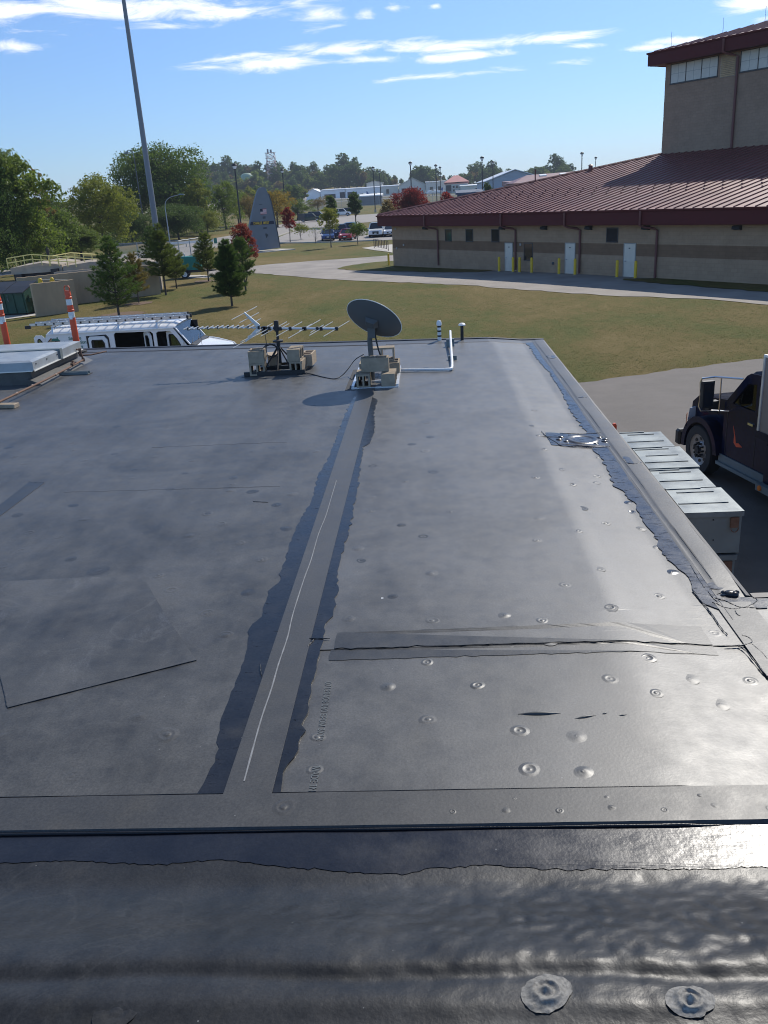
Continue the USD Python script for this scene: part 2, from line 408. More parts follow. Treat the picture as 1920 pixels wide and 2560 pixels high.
    if cover is None:
        return usdkit.material(stage, f'/World/Looks/{name}', n, l, surface='p.BSDF')
    n['cvm'] = ('mapping', {'scale': cover[0]})                  # brushed on: streaks where the sheet below shows through
    n['cv'] = ('noise_texture', {'scale': 1.0, 'detail': 6.0, 'roughness': .7})
    n['cvr'] = ('map_range', {'from_min': cover[1], 'from_max': cover[2], 'to_min': .12, 'to_max': 1.0, 'clamp': True})
    n['tb'], n['mc'] = ('transparent_bsdf', {}), ('mix_closure', {})
    l += [('g.position', 'cvm.vector'), ('cvm.vector', 'cv.vector'), ('cv.fac', 'cvr.value'), ('cvr.result', 'mc.fac'), ('tb.BSDF', 'mc.closure1'), ('p.BSDF', 'mc.closure2')]
    return usdkit.material(stage, f'/World/Looks/{name}', n, l, surface='mc.closure')


def grassmat():
    n = {'g': ('geometry', {}), 'mp': ('mapping', {'scale': (1, .55, 1), 'rotation': (0, 0, .6)}), 'b1': ('noise_texture', {'scale': .11, 'detail': 6.0, 'roughness': .62, 'distortion': .5}), 'b2': ('noise_texture', {'scale': 1.3, 'detail': 6.0, 'roughness': .7}), 'b3': ('noise_texture', {'scale': 9.0, 'detail': 7.0, 'roughness': .78}),
         'a1': ('math', {'math_type': 'multiply', 'value2': .80}), 'a2': ('math', {'math_type': 'multiply_add', 'value2': .28}), 'a3': ('math', {'math_type': 'multiply_add', 'value2': .26}),
         'rp': ('rgb_ramp', {'ramp': [(.46, (.044, .068, .012)), (.59, (.092, .100, .022)), (.70, (.140, .110, .033)), (.84, (.205, .150, .062))]}),
         'sp': ('noise_texture', {'scale': 3.0, 'detail': 3.0}), 'spr': ('map_range', {'from_min': .70, 'from_max': .76, 'to_min': 0, 'to_max': .6, 'clamp': True}), 'spm': ('mix_color', {'b': (.20, .17, .10)}),
         'bm': ('bump', {'strength': 1.0, 'distance': .05}), 'bn': ('noise_texture', {'scale': 22.0, 'detail': 5.0, 'roughness': .75}), 'p': ('principled_bsdf', {'roughness': .9, 'specular_ior_level': .15})}
    l = [('g.position', 'mp.vector'), ('mp.vector', 'b1.vector'), ('mp.vector', 'b2.vector'), ('g.position', 'b3.vector'), ('b1.fac', 'a1.value1'), ('b2.fac', 'a2.value1'), ('a1.value', 'a2.value3'), ('b3.fac', 'a3.value1'), ('a2.value', 'a3.value3'), ('a3.value', 'rp.fac'),
         ('mp.vector', 'sp.vector'), ('sp.fac', 'spr.value'), ('rp.color', 'spm.a'), ('spr.result', 'spm.fac'), ('spm.result', 'p.base_color'), ('g.position', 'bn.vector'), ('bn.fac', 'bm.height'), ('bm.normal', 'p.normal')]
    return usdkit.material(stage, '/World/Looks/grass', n, l, surface='p.BSDF')


def blockwall(name, c, band, mortar):
    """Split-face block laid in courses (local x along the wall, z up), with a darker band of block at mid height."""
    n = {'tc': ('texture_coordinate', {}), 's': ('separate_xyz', {}), 'c': ('combine_xyz', {}), 'br': ('brick_texture', {'offset': .5, 'scale': 1.0, 'brick_width': .4, 'row_height': .2, 'mortar_size': .008, 'mortar_smooth': .4, 'color1': tuple(np.array(c) * .96), 'color2': tuple(np.array(c) * 1.035), 'mortar': mortar}),
         'lo': ('math', {'math_type': 'greater_than', 'value2': band[0]}), 'hi': ('math', {'math_type': 'less_than', 'value2': band[1]}), 'bd': ('math', {'math_type': 'multiply'}), 'dk': ('mix_color', {'blend_type': 'multiply', 'b': band[2]}),
         'n': ('noise_texture', {'scale': 1.2, 'detail': 7.0, 'roughness': .7}), 'nr': ('map_range', {'from_min': .3, 'from_max': .7, 'to_min': .86, 'to_max': 1.1}), 'mu': ('mix_color', {'blend_type': 'multiply', 'fac': 1.0, 'use_clamp_result': False}), 'p': ('principled_bsdf', {'roughness': .9, 'specular_ior_level': .2}),
         'n2': ('noise_texture', {'scale': 40.0, 'detail': 4.0}), 'b': ('bump', {'strength': .7, 'distance': .012}), 'ad': ('math', {'math_type': 'multiply_add', 'value2': -.6})}
    l = [('tc.object', 's.vector'), ('s.x', 'c.x'), ('s.z', 'c.y'), ('c.vector', 'br.vector'), ('s.z', 'lo.value1'), ('s.z', 'hi.value1'), ('lo.value', 'bd.value1'), ('hi.value', 'bd.value2'), ('bd.value', 'dk.fac'), ('br.color', 'dk.a'),
         ('tc.object', 'n.vector'), ('n.fac', 'nr.value'), ('dk.result', 'mu.a'), ('nr.result', 'mu.b'), ('mu.result', 'p.base_color'), ('tc.object', 'n2.vector'), ('br.fac', 'ad.value1'), ('n2.fac', 'ad.value3'), ('ad.value', 'b.height'), ('b.normal', 'p.normal')]
    return usdkit.material(stage, f'/World/Looks/{name}', n, l, surface='p.BSDF')


M = {}
M['grass'] = grassmat()
M['asphalt'] = pm('asphalt', (.145, .130, .117), .85, var=.26, scale=.7, bump=.006, bscale=60, space='w', spec=.3, detail=8.0)
M['lot'] = pm('lot', (.29, .265, .24), .85, var=.10, scale=.25, bump=.004, bscale=40, space='w', spec=.25, detail=8.0)
M['lane'] = pm('lane', (.29, .258, .225), .85, var=.24, scale=.35, bump=.004, bscale=50, space='w', spec=.25, detail=8.0)
M['concrete'] = pm('concrete', (.34, .285, .22), .85, var=.18, scale=1.5, bump=.004, bscale=40, space='w', stretch=(1, 1, .5), detail=8.0)
M['concrete_wall'] = pm('concrete_wall', (.34, .245, .15), .9, var=.2, scale=1.1, bump=.006, bscale=25, space='w', stretch=(1, 1, .35), detail=8.0)
M['slab'] = pm('slab', (.46, .42, .36), .85, var=.10, scale=1.0, space='w')
M['cinder'] = pm('cinder', (.30, .245, .18), .95, var=.2, scale=9, bump=.004, bscale=120, spec=.2)
M['cinder_pale'] = pm('cinder_pale', (.40, .32, .235), .95, var=.16, scale=9, bump=.004, bscale=120, spec=.2)
M['rubber'] = membrane('rubber', (0.02, 0.0194, 0.0175), (0.074, 0.0722, 0.067), 0.46, seed=1.0)
M['rubber_right'] = membrane('rubber_right', (0.022, 0.0214, 0.0196), (0.074, 0.0722, 0.068), 0.47, seed=7.0, spec=.6)
M['rubber_near'] = membrane('rubber_near', (0.02, 0.0195, 0.018), (0.064, 0.0628, 0.0595), 0.46, seed=13.0, chalk=.16, spec=.6, sheen=.03)
M['rubber_front'] = membrane('rubber_front', (.008, .0081, .0083), (.027, .0270, .0272), .42, seed=23.0, bump=.003, chalk=.2, sheen=.0, spec=.36)
M['rubber_strip'] = membrane('rubber_strip', (0.04, 0.0392, 0.037), (0.055, 0.0542, 0.052), 0.46, seed=3.0, chalk=.05, streak=False)
M['rubber_scuffed'] = membrane('rubber_scuffed', (0.02, 0.0194, 0.0175), (0.078, 0.0762, 0.071), .46, seed=51.0, chalk=.6)
M['primer'] = membrane('primer', (.007, .0076, .0098), (.017, .0178, .022), .29, seed=5.0, chalk=.03, streak=False, rv=.06, sheen=.02, spec=.40, cover=((9, 34, 1), .28, .40))
M['primer_edge'] = membrane('primer_edge', (.010, .0125, .021), (.020, .024, .036), .27, seed=9.0, chalk=.06, streak=False, rv=.05, sheen=.02, spec=.5, cover=((11, 26, 1), .33, .47))
M['shiny'] = membrane('shiny', (.007, .008, .013), (.016, .018, .025), .29, seed=31.0, bump=.0018, chalk=.05, streak=False, rv=.07)
M['cleaned'] = membrane('cleaned', (.022, .0214, .0200), (.048, .0468, .044), .40, seed=15.0, chalk=.05, streak=False, spec=.45, sheen=.03)
M['sealant'] = pm('sealant', (.009, .009, .010), .3, bump=.002, bscale=90, var=.2)
M['chalk'] = pm('chalk', (.20, .205, .21), .8, var=.3, scale=30)
M['print'] = pm('print', (.10, .115, .12), .7, var=.3, scale=60)
M['patch_pale'] = membrane('patch_pale', (.14, .135, .124), (.27, .262, .245), .6, seed=41.0, bump=.004, chalk=.3, streak=False, sheen=.0, spec=.3)
M['steel_dark'] = pm('steel_dark', (.035, .034, .036), .5, metal=.3, var=.2, scale=8)
M['brown_trim'] = pm('brown_trim', (.035, .022, .020), .45, var=.15)
M['galv_lid'] = pm('galv_lid', (.155, .185, .195), .45, metal=.2, var=.3, scale=2.2, rvar=.12, detail=8.0)
M['galv'] = pm('galv', (.34, .37, .39), .46, metal=.4, var=.14, scale=4, rvar=.12, detail=8.0)
M['galv_dull'] = pm('galv_dull', (.15, .18, .185), .55, metal=.1, var=.12, scale=2.5, rvar=.1, detail=8.0)
M['alu'] = pm('alu', (.62, .63, .64), .38, metal=.8, var=.08, scale=6)
M['alu_bright'] = pm('alu_bright', (.72, .70, .64), .35, metal=.15, var=.06)
M['rust'] = pm('rust', (.10, .045, .025), .8, var=.4, scale=14, bump=.002, bscale=90, col2=(.17, .095, .06))
M['rust_pale'] = pm('rust_pale', (.13, .075, .05), .8, scale=9, col2=(.36, .30, .25))
M['wood'] = pm('wood', (.22, .17, .11), .8, var=.3, scale=6, stretch=(1, 8, 8))
M['wood_dark'] = pm('wood_dark', (.030, .026, .024), .7, var=.3, scale=6)
M['black'] = pm('black', (.012, .012, .013), .45, var=.15)
M['black_iron'] = pm('black_iron', (.018, .018, .019), .5, metal=.2, var=.2)
M['dish'] = pm('dish', (.078, .079, .078), .5, var=.06, scale=5)
M['dish_arm'] = pm('dish_arm', (.10, .102, .10), .5, metal=.4, var=.12, scale=12)
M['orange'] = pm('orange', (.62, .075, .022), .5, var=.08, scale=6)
M['reflective'] = pm('reflective', (.62, .62, .60), .4, var=.06, scale=40)
M['white'] = pm('white', (.74, .74, .72), .45, var=.05)
M['white_pipe'] = pm('white_pipe', (.70, .70, .69), .45, var=.08, scale=8)
M['van_white'] = pm('van_white', (.76, .76, .75), .28, var=.03, scale=2, coat=.4)
M['van_inside'] = pm('van_inside', (.018, .017, .017), .8, var=.3)
M['trim_black'] = pm('trim_black', (.015, .015, .016), .5)
M['rubber_tyre'] = pm('rubber_tyre', (.014, .014, .015), .75, var=.2, bump=.003, bscale=30)
M['wheel_grey'] = pm('wheel_grey', (.30, .30, .30), .38, metal=.5, var=.15, scale=9)
M['chrome'] = pm('chrome', (.70, .70, .70), .16, metal=1.0, var=.05)
M['amber'] = pm('amber', (.62, .15, .015), .25, var=.05)
M['red_lens'] = pm('red_lens', (.3, .02, .015), .3)
M['lamp_glass'] = pm('lamp_glass', (.62, .64, .66), .12, var=.02, coat=.5)
M['truck_paint'] = pm('truck_paint', (.003, .005, .018), .22, var=.1, spec=.22)
M['truck_box'] = pm('truck_box', (.22, .18, .145), .5, var=.06, scale=2)
M['roof_red'] = pm('roof_red', (.165, .052, .046), .5, metal=.0, var=.2, scale=.8, rvar=.08)
M['fascia_red'] = pm('fascia_red', (.075, .012, .012), .6, spec=.2, var=.06, scale=.7)
M['pipe_red'] = pm('pipe_red', (.115, .035, .030), .5, var=.1)
M['block'] = blockwall('block', (.34, .23, .148), (1.44, 2.10, (.58, .52, .49)), (.306, .209, .135))
M['tower_wall'] = blockwall('tower_wall', (.285, .195, .136), (90, 91, (1, 1, 1)), (.262, .18, .127))
M['door_white'] = pm('door_white', (.58, .52, .43), .5, var=.05)
M['door_trim'] = pm('door_trim', (.30, .28, .25), .6)
M['pane_dark'] = pm('pane_dark', (.013, .013, .015), .08, var=.2, coat=.5)
M['frame_dark'] = pm('frame_dark', (.05, .045, .042), .5)
M['translucent_panel'] = pm('translucent_panel', (.50, .485, .42), .45, var=.06, scale=3)
M['yellow'] = pm('yellow', (.64, .41, .018), .5, var=.08, scale=5)
M['rail_yellow'] = pm('rail_yellow', (.68, .58, .20), .55, var=.08)
M['dumpster'] = pm('dumpster', (.010, .050, .032), .5, var=.25, scale=3)
M['dumpster_lid'] = pm('dumpster_lid', (.014, .016, .022), .55, var=.2)
M['paper'] = pm('paper', (.66, .68, .64), .6, var=.05)
M['tan'] = pm('tan', (.44, .30, .17), .7)
M['gen_green'] = pm('gen_green', (.008, .165, .125), .5, var=.1)
M['sign_green'] = pm('sign_green', (.04, .17, .12), .7)
M['mon_grey'] = pm('mon_grey', (.155, .165, .18), .6, var=.09, scale=1.2, detail=7.0)
M['mon_dark'] = pm('mon_dark', (.06, .065, .07), .6, var=.15)
M['navy'] = pm('navy', (.012, .015, .035), .5)
M['gold'] = pm('gold', (.70, .44, .05), .5)
M['flag_red'] = pm('flag_red', (.42, .05, .05), .6)
M['flag_white'] = pm('flag_white', (.66, .62, .60), .6)
M['pole_grey'] = pm('pole_grey', (.17, .18, .20), .5, metal=.2, var=.12, scale=.6, stretch=(1, 1, .3))
M['bark'] = pm('bark', (.07, .052, .038), .9, var=.3, scale=6, bump=.01, bscale=25)
M['bark_grey'] = pm('bark_grey', (.12, .10, .085), .9, var=.3, scale=6)
M['mulch'] = pm('mulch', (.13, .08, .045), .95, var=.3, scale=8, space='w')
M['hangar_white'] = pm('hangar_white', (.66, .66, .65), .6, var=.08, scale=.15)
M['hangar_cream'] = pm('hangar_cream', (.52, .49, .42), .6, var=.08, scale=.15)
M['hangar_grey'] = pm('hangar_grey', (.27, .31, .37), .55, var=.06, scale=.1)
M['hangar_roof'] = pm('hangar_roof', (.58, .60, .63), .5, metal=.3, var=.06, scale=.1)
M['tile_red'] = pm('tile_red', (.50, .17, .15), .6, var=.08, scale=.2)
M['shed_brown'] = pm('shed_brown', (.085, .065, .055), .8, var=.2, scale=.3)
M['dark_opening'] = pm('dark_opening', (.020, .021, .025), .8)
M['container_blue'] = pm('container_blue', (.03, .055, .10), .6, var=.2)
M['tank_green'] = pm('tank_green', (.22, .31, .22), .6)
M['tower_redwhite'] = pm('tower_redwhite', (.42, .26, .25), .6)
M['wire'] = pm('wire', (.34, .35, .35), .5, metal=.5)
M['hill'] = pm('hill', (.030, .042, .022), .95, scale=.02, bump=2.0, bscale=.05, space='w', col2=(.075, .07, .035), detail=9.0, spec=.1)
M['leaf_dark'] = leafmat('leaf_dark', [(0.064, 0.109, 0.021), (0.113, 0.168, 0.028), (0.179, 0.236, 0.038), (0.244, 0.277, 0.048)])
M['leaf_mid'] = leafmat('leaf_mid', [(0.114, 0.164, 0.025), (0.196, 0.252, 0.036), (0.301, 0.331, 0.047), (0.426, 0.395, 0.061)])
M['leaf_yellow'] = leafmat('leaf_yellow', [(0.174, 0.199, 0.026), (0.287, 0.294, 0.035), (0.461, 0.386, 0.045), (0.600, 0.453, 0.053)])
M['leaf_gold'] = leafmat('leaf_gold', [(0.193, 0.145, 0.020), (0.331, 0.224, 0.025), (0.442, 0.277, 0.030), (0.497, 0.264, 0.030)])
M['leaf_rust'] = leafmat('leaf_rust', [(0.131, 0.115, 0.030), (0.241, 0.157, 0.045), (0.350, 0.179, 0.053), (0.285, 0.210, 0.060)])
M['leaf_red'] = leafmat('leaf_red', [(0.184, 0.022, 0.016), (0.322, 0.033, 0.022), (0.460, 0.050, 0.030), (0.345, 0.099, 0.040)])
M['leaf_orange_red'] = leafmat('leaf_orange_red', [(0.184, 0.033, 0.018), (0.345, 0.066, 0.030), (0.483, 0.121, 0.050), (0.345, 0.176, 0.060)])
M['needle'] = leafmat('needle', [(0.083, 0.138, 0.025), (0.135, 0.208, 0.030), (0.229, 0.290, 0.040), (0.386, 0.383, 0.054)], .35)
M['needle_yellow'] = leafmat('needle_yellow', [(0.127, 0.164, 0.026), (0.221, 0.257, 0.036), (0.367, 0.326, 0.049), (0.515, 0.376, 0.065)], .35)
M['needle_brown'] = leafmat('needle_brown', [(0.158, 0.146, 0.034), (0.251, 0.189, 0.044), (0.346, 0.216, 0.055), (0.221, 0.205, 0.044)], .35)
M['van_glass'] = glassmat('van_glass', (.55, .78, .72), .03, .8)
M['truck_glass'] = glassmat('truck_glass', (.22, .36, .33), .03, .7)
M['mesh_fence'] = usdkit.material(stage, '/World/Looks/mesh_fence', {'t': ('transparent_bsdf', {}), 'd': ('diffuse_bsdf', {'color': (.30, .31, .31)}), 'm': ('mix_closure', {'fac': .28})}, [('t.BSDF', 'm.closure1'), ('d.BSDF', 'm.closure2')], surface='m.closure')
for nm, c in dict(paint_blue=(.016, .05, .17), paint_navy=(.014, .022, .055), paint_red=(.30, .008, .014), paint_white=(.72, .72, .70), paint_sky=(.20, .30, .40), paint_black=(.012, .012, .014), paint_green=(.03, .05, .035), paint_silver=(.5, .52, .54)).items():
    M[nm] = pm(nm, c, .25, var=.03, coat=.5)
M['car_glass'] = pm('car_glass', (.012, .014, .017), .06, var=.1, coat=.6)

# ================================================================== THE SETTING
def setting(name, mesh, mat, smooth=False, kind='structure'):
    return part(None, name, mesh, mat, smooth=smooth, kind=kind)


def grid(xs, ys, fn):
    X, Y = np.meshgrid(xs, ys)
    v = np.stack([X, Y, fn(X, Y)], -1).reshape(-1, 3)
    n = len(xs)
    i, j = np.meshgrid(np.arange(len(ys) - 1), np.arange(n - 1), indexing='ij')
    a = (i * n + j).ravel()
    return v, np.vstack([np.stack([a, a + 1, a + n + 1], 1), np.stack([a, a + n + 1, a + n], 1)])


gx = np.unique(np.r_[-4500, -3000, -2000, np.arange(-1500, -300, 60), np.arange(-300, -60, 12), np.arange(-60, 60, 1.5), np.arange(60, 300, 12), np.arange(300, 1500, 60), 1500, 2500, 4500])
gy = np.unique(np.r_[-200, -60, np.arange(-20, 20, 5), np.arange(20, 110, 1.5), np.arange(110, 300, 6), np.arange(300, 1000, 15), np.arange(1000, 2000, 100), 3000, 4500, 7000])
setting('lawn_ground', grid(gx, gy, terrain), M['grass'], True)


def G(zf, pts):
    return [ground(*zf(x, y))[:2] for x, y in pts]


def far_ridge(X, Y):
    prof = 96 + 24 * np.sin(X / 420 + 1.0) + 14 * np.sin(X / 170) + 6 * np.sin(X / 61 + 2)
    return prof * np.exp(-((Y - 3300) / 420) ** 2) * sst((-X - 900) / 500) - 12


setting('hills', grid(np.arange(-3200, 3200, 50), np.arange(2400, 4400, 80), far_ridge), M['hill'], True)

drive = [(2.3, -30), (60, -30), (60, 37)] + [tuple(p) for p in G(Z0, [(1640, 776), (1540, 788), (1440, 802), (1340, 815), (1290, 824), (1245, 828)])] + [(3.4, 25.0), (2.3, 24.2)]
setting('asphalt_yard', sheet(wavy(drive, .07, .4, 31), 3.0, .012), M['asphalt'])
lane_near = G(Z2, [(60, 905), (200, 900), (340, 893), (430, 897), (600, 912), (800, 930), (1000, 942), (1300, 955)]) + G(Z3, [(700, 975), (1000, 1000), (1300, 1022), (1659, 1047)]) + G(Z4, [(1100, 2180), (1513, 2220)])
lane_front = [BW[:2] + BU[:2] * s - BN[:2] * .0 for s in (42, 0)]
lane_back = G(Z2, [(1330, 770), (1000, 795), (800, 808), (600, 824), (480, 833), (395, 842), (250, 862), (60, 880)])
lane_pts = [np.array(p) for p in lane_near] + [BW[:2] + BU[:2] * 46 - BN[:2] * 6, BW[:2] + BU[:2] * 46 + BN[:2] * .4, BW[:2] + BN[:2] * .4, BW[:2] + BN[:2] * 9] + [np.array(p) for p in lane_back]
setting('service_road', sheet(wavy(lane_pts, .08, .6, 32), 4.0, .020), M['lane'])
wedge = G(Z2, [(948, 866), (985, 852), (1060, 838), (1200, 820)]) + [BW[:2] + BN[:2] * 8 - BU[:2] * 2.2, BW[:2] + BN[:2] * .1, BW[:2] + BU[:2] * 12.6 + BN[:2] * .05] + G(Z3, [(915, 879), (800, 889), (540, 889), (300, 884), (100, 879)]) + G(Z2, [(1090, 878), (1010, 873)])
setting('grass_wedge', sheet(wavy(wedge, .08, .5, 33), 3.0, .045), M['grass'])
strip = [BW[:2] + BU[:2] * 27.5 + BN[:2] * .05, BW[:2] + BU[:2] * 46 + BN[:2] * .05] + [BW[:2] + BU[:2] * 46 - BN[:2] * 2.4, BW[:2] + BU[:2] * 36 - BN[:2] * 2.3, BW[:2] + BU[:2] * 30 - BN[:2] * 2.0, BW[:2] + BU[:2] * 26.3 - BN[:2] * 1.5, BW[:2] + BU[:2] * 25.9 - BN[:2] * 1.0]
setting('grass_strip', sheet(wavy(strip, .08, .5, 34), 3.0, .045), M['grass'])
lot = G(Z2, [(545, 687), (700, 686), (830, 683), (1000, 678), (1150, 672), (1235, 668)]) + [(14, 113), (40, 150)] + [(20, 168)] + G(Z2, [(1235, 592), (1100, 590), (960, 582), (830, 588), (740, 596), (660, 604), (600, 622), (535, 650)])
setting('parking_lot', sheet(lot, 6.0, .03), M['lot'])
upper = G(Z2, [(690, 572), (760, 580), (960, 573), (1120, 545), (1235, 535)]) + [(30, 215), (40, 290)] + G(Z2, [(1230, 482), (1080, 492), (960, 497), (860, 508), (760, 520), (690, 528), (640, 541), (480, 574), (330, 606), (220, 632), (100, 652), (0, 668)]) + G(Z1, [(1180, 810), (1060, 835), (830, 866), (700, 885), (600, 905), (300, 940), (0, 975)]) + G(Z1, [(0, 1010), (600, 955), (740, 930), (1000, 920), (1180, 903)]) + G(Z2, [(0, 728), (90, 722), (230, 690), (530, 640), (640, 604)])
setting('access_road', sheet(upper, 6.0, .026), M['lot'])
setting('runway_apron', sheet([(-150, 560), (260, 520), (420, 560), (420, 660), (-150, 660)], 30, .05), M['lot'])
setting('taxiway', sheet([(-190, 470), (300, 440), (300, 455), (-190, 488)], 30, .05), M['lot'])
kerb = B()
for line in (G(Z2, [(545, 687), (700, 686), (830, 683), (1000, 678), (1150, 672), (1235, 668)]), G(Z2, [(530, 642), (600, 618), (660, 600), (740, 592), (830, 584), (960, 578), (1100, 586), (1230, 590)])):
    for a, b in zip(line, line[1:]):
        a, b = A3(*a, terrain(*a)), A3(*b, terrain(*b))
        t = (b - a) / np.linalg.norm(b - a)
        w = A3(-t[1], t[0], 0) * .08
        kerb.hull([q + s * w + A3(0, 0, z) for q in (a, b) for s in (-1, 1) for z in (0, .15)])
setting('kerb', kerb, M['slab'])
for zf, c, w, h in ((Z1, (765, 1270), 1.5, .8), (Z1, (895, 1190), .9, .6), (Z8 if False else Z1, (1330, 1045), .9, .6)):
    p = ground(*zf(*c))
    g = np.linspace(0, 2 * PI, 22, endpoint=False)
    r = np.random.default_rng(int(c[0])).uniform(.8, 1.15, 22)
    setting('mulch_bed', sheet([(p[0] + w * r[i] * cos(t), p[1] + w * 1.1 * r[i] * sin(t)) for i, t in enumerate(g)], 2, .02), M['mulch'])
setting('pavement', sheet(G(Z2, [(1120, 720), (1210, 708), (1330, 695), (1330, 752), (1290, 745), (1200, 735)]), 3, .03), M['slab'])
setting('generator_slab', sheet(G(ZG, [(640, 945), (1000, 930), (1040, 905), (830, 885), (500, 900)]), 3, .03), M['slab'])
setting('dumpster_slab', sheet(G(ZC, [(470, 850), (50, 905), (-260, 940), (-260, 840), (60, 800), (470, 800)]), 3, .03), M['slab'])

# ================================================================== THE ROOF WE STAND ON
def far_edge(x):
    return 15.85 + (x - 1.99) * (17.08 - 15.85) / (-6.94 - 1.99)


rb = thing('flat_roof_building', 'low building with a black rubber membrane roof filling the foreground', 'building')
YF = 1.0
part(rb, 'wall', B().prism([(-14, far_edge(-14) - .1), (2.0, far_edge(2.0) - .1), (2.0, 5.2), (7.0, 5.2), (7, -4), (-14, -4)], -.1, ROOF - .155), M['concrete_wall'])
part(rb, 'roof_deck', B().prism([(-14, far_edge(-14) - .04), (2.03, far_edge(2.03) - .04), (2.03, 5.22), (7.0, 5.22), (7, -4), (-14, -4)], ROOF - .15, ROOF - .075), M['steel_dark'])


def front_z(x, y):
    """The near sheet climbs a low berm towards the camera; its skin lies loose and wrinkled on the slope."""
    base = .20 * sst((2.72 - y) / .62)
    w = np.exp(-((y - 2.38) / .25) ** 2)
    p = np.stack([x * 6.5, y * 9.0, np.zeros_like(x)], -1)
    q = np.stack([x * 2.2 + 5, y * 4.5, np.zeros_like(x)], -1)
    r = np.stack([x * 15 + 3, y * 17.0, np.zeros_like(x)], -1)
    right = .25 + .75 * sst((x + .9) / 1.5)
    wr = right * (.023 * (meshkit.fbm(p, 3, 3) - .5) + .012 * (meshkit.fbm(q, 2, 9) - .5) + .012 * np.abs(meshkit.noise(r * .8, 5) - .5) + .0068 * (meshkit.noise(r * 1.5 + 7, 6) - .5) + .0014 * (meshkit.noise(r * 3.3 + 3, 8) - .5))
    crease = -.012 * np.exp(-((y - 2.09 - .012 * np.sin(x * 5)) / .035) ** 2) + .010 * np.exp(-((y - 1.98) / .05) ** 2)
    return ROOF + base + wr * (.25 + 1.0 * w) * (.08 + .92 * sst((2.80 - y) / .16)) + crease


xs = np.arange(-2.4, 2.4, .012)
ys = np.arange(.9, 2.99, .012)
part(rb, 'membrane', grid(xs, ys, front_z), M['rubber_front'], smooth=True)


def fall(x, y):
    """The roof tips down towards its right edge."""
    return -.088 * np.clip(np.asarray(x, float) - 1.09, 0, .56) * sst((np.asarray(x, float) - .96) / .30)


def flat(poly, off, thick=.004):
    p = poly if isinstance(poly, Polygon) else Polygon([q[:2] for q in poly])
    p = p.buffer(0)
    if p.geom_type != 'Polygon':
        p = max(p.geoms, key=lambda g: g.area)
    v, f = B().prism(p, ROOF + off - thick, ROOF + off).get()
    v[:, 2] += fall(v[:, 0], v[:, 1])
    return v, f


def undul(poly, off, step, amp):
    v, f = sheet(poly, step, 0, z=ROOF + off)
    v[:, 2] += amp * (meshkit.fbm(v * [1.1, .8, 0], 3, 4) - .5) * 2 + fall(v[:, 0], v[:, 1])
    return v, f


part(rb, 'membrane', undul([(-14, 3.2), (-.94, 3.2), (-.94, far_edge(-.94) - .06), (-14, far_edge(-14) - .06)], 0, .5, .001), M['rubber'], smooth=True)
part(rb, 'membrane', undul([(-.94, 4.585), (7, 4.585), (7, 5.16), (1.86, 5.16), (1.86, far_edge(1.86) - .06), (-.94, far_edge(-.94) - .06)], .0042, .16, .001), M['rubber_right'], smooth=True)
part(rb, 'membrane', undul([(-.94, 3.2), (7, 3.2), (7, 4.62), (-.94, 4.62)], 0, .15, .0008), M['rubber_near'], smooth=True)

R = lambda zf, pts: [at(*zf(x, y), ROOF)[:2] for x, y in pts]
# primed (dark, glossier) bands either side of the seam strip
pl = R(ZS, [(65, 2210), (130, 2090), (155, 1880), (200, 1760), (240, 1650), (290, 1530), (320, 1350), (360, 1310), (400, 1220), (440, 1130), (480, 1100), (500, 1020), (540, 880), (600, 750), (660, 650), (700, 500), (760, 400), (800, 290), (850, 160), (890, 80), (915, 62)])
part(rb, 'primer_band', flat([(-1.02, 3.25), (pl[0][0] - .015, 3.25)] + open_wavy(pl, .008, .05, 1) + [(-1.02, 11.7)], .003, .003), M['primer'])
pr = R(ZS, [(500, 2210), (505, 2150), (590, 2030), (590, 1990), (640, 1830), (660, 1690), (690, 1560), (720, 1450), (740, 1330), (780, 1290), (805, 1170), (800, 1110), (825, 960), (855, 870), (890, 730), (910, 620), (935, 440), (950, 350), (985, 330), (1015, 240), (1005, 180), (1025, 90), (985, 65)])
part(rb, 'primer_band', flat([(-.86, 3.25), (pr[0][0] + .005, 3.25)] + open_wavy(pr, .008, .05, 2) + [(-.86, 11.7)], .010, .004), M['primer'])
part(rb, 'seam_strip', flat([(-1.05, 3.24), (-.82, 3.24), (-.825, 8), (-.82, far_edge(-.8) - .25), (-1.05, far_edge(-1) - .25), (-1.045, 8)], .013, .005), M['rubber_strip'])
ck = at(*ZS(290, 2210), ROOF), at(*ZS(380, 1880), ROOF), at(*ZS(440, 1700), ROOF), at(*ZS(480, 1560), ROOF), at(*ZS(530, 1410), ROOF), at(*ZS(560, 1280), ROOF), at(*ZS(620, 1090), ROOF), at(*ZS(660, 980), ROOF), at(*ZS(700, 840), ROOF), at(*ZS(740, 740), ROOF), at(*ZS(770, 640), ROOF), at(*ZS(800, 540), ROOF)
cp = smoothpath(ck, 6)[:, :2]
cw = np.linspace(.0045, .0026, len(cp)) * np.random.default_rng(3).uniform(.7, 1.2, len(cp))
part(rb, 'chalk_line', flat([(x - w, y) for (x, y), w in zip(cp, cw)] + [(x + w, y) for (x, y), w in list(zip(cp, cw))[::-1]], .0148, .0015), M['chalk'])


def bead(pts, r=.004, seed=0, name='sealant_bead', off=.006, mat='sealant'):
    p = smoothpath(pts, 6) if len(pts) > 2 else np.linspace(pts[0], pts[1], 14)
    g = np.random.default_rng(seed)
    p = np.c_[p[:, 0] + g.normal(0, .0010, len(p)), p[:, 1] + g.normal(0, .0010, len(p)), ROOF + off + fall(p[:, 0], p[:, 1])]
    return part(rb, name, B().tube(p, r * .75 * g.uniform(.5, 1.4, len(p)), 6), M[mat], smooth=True)


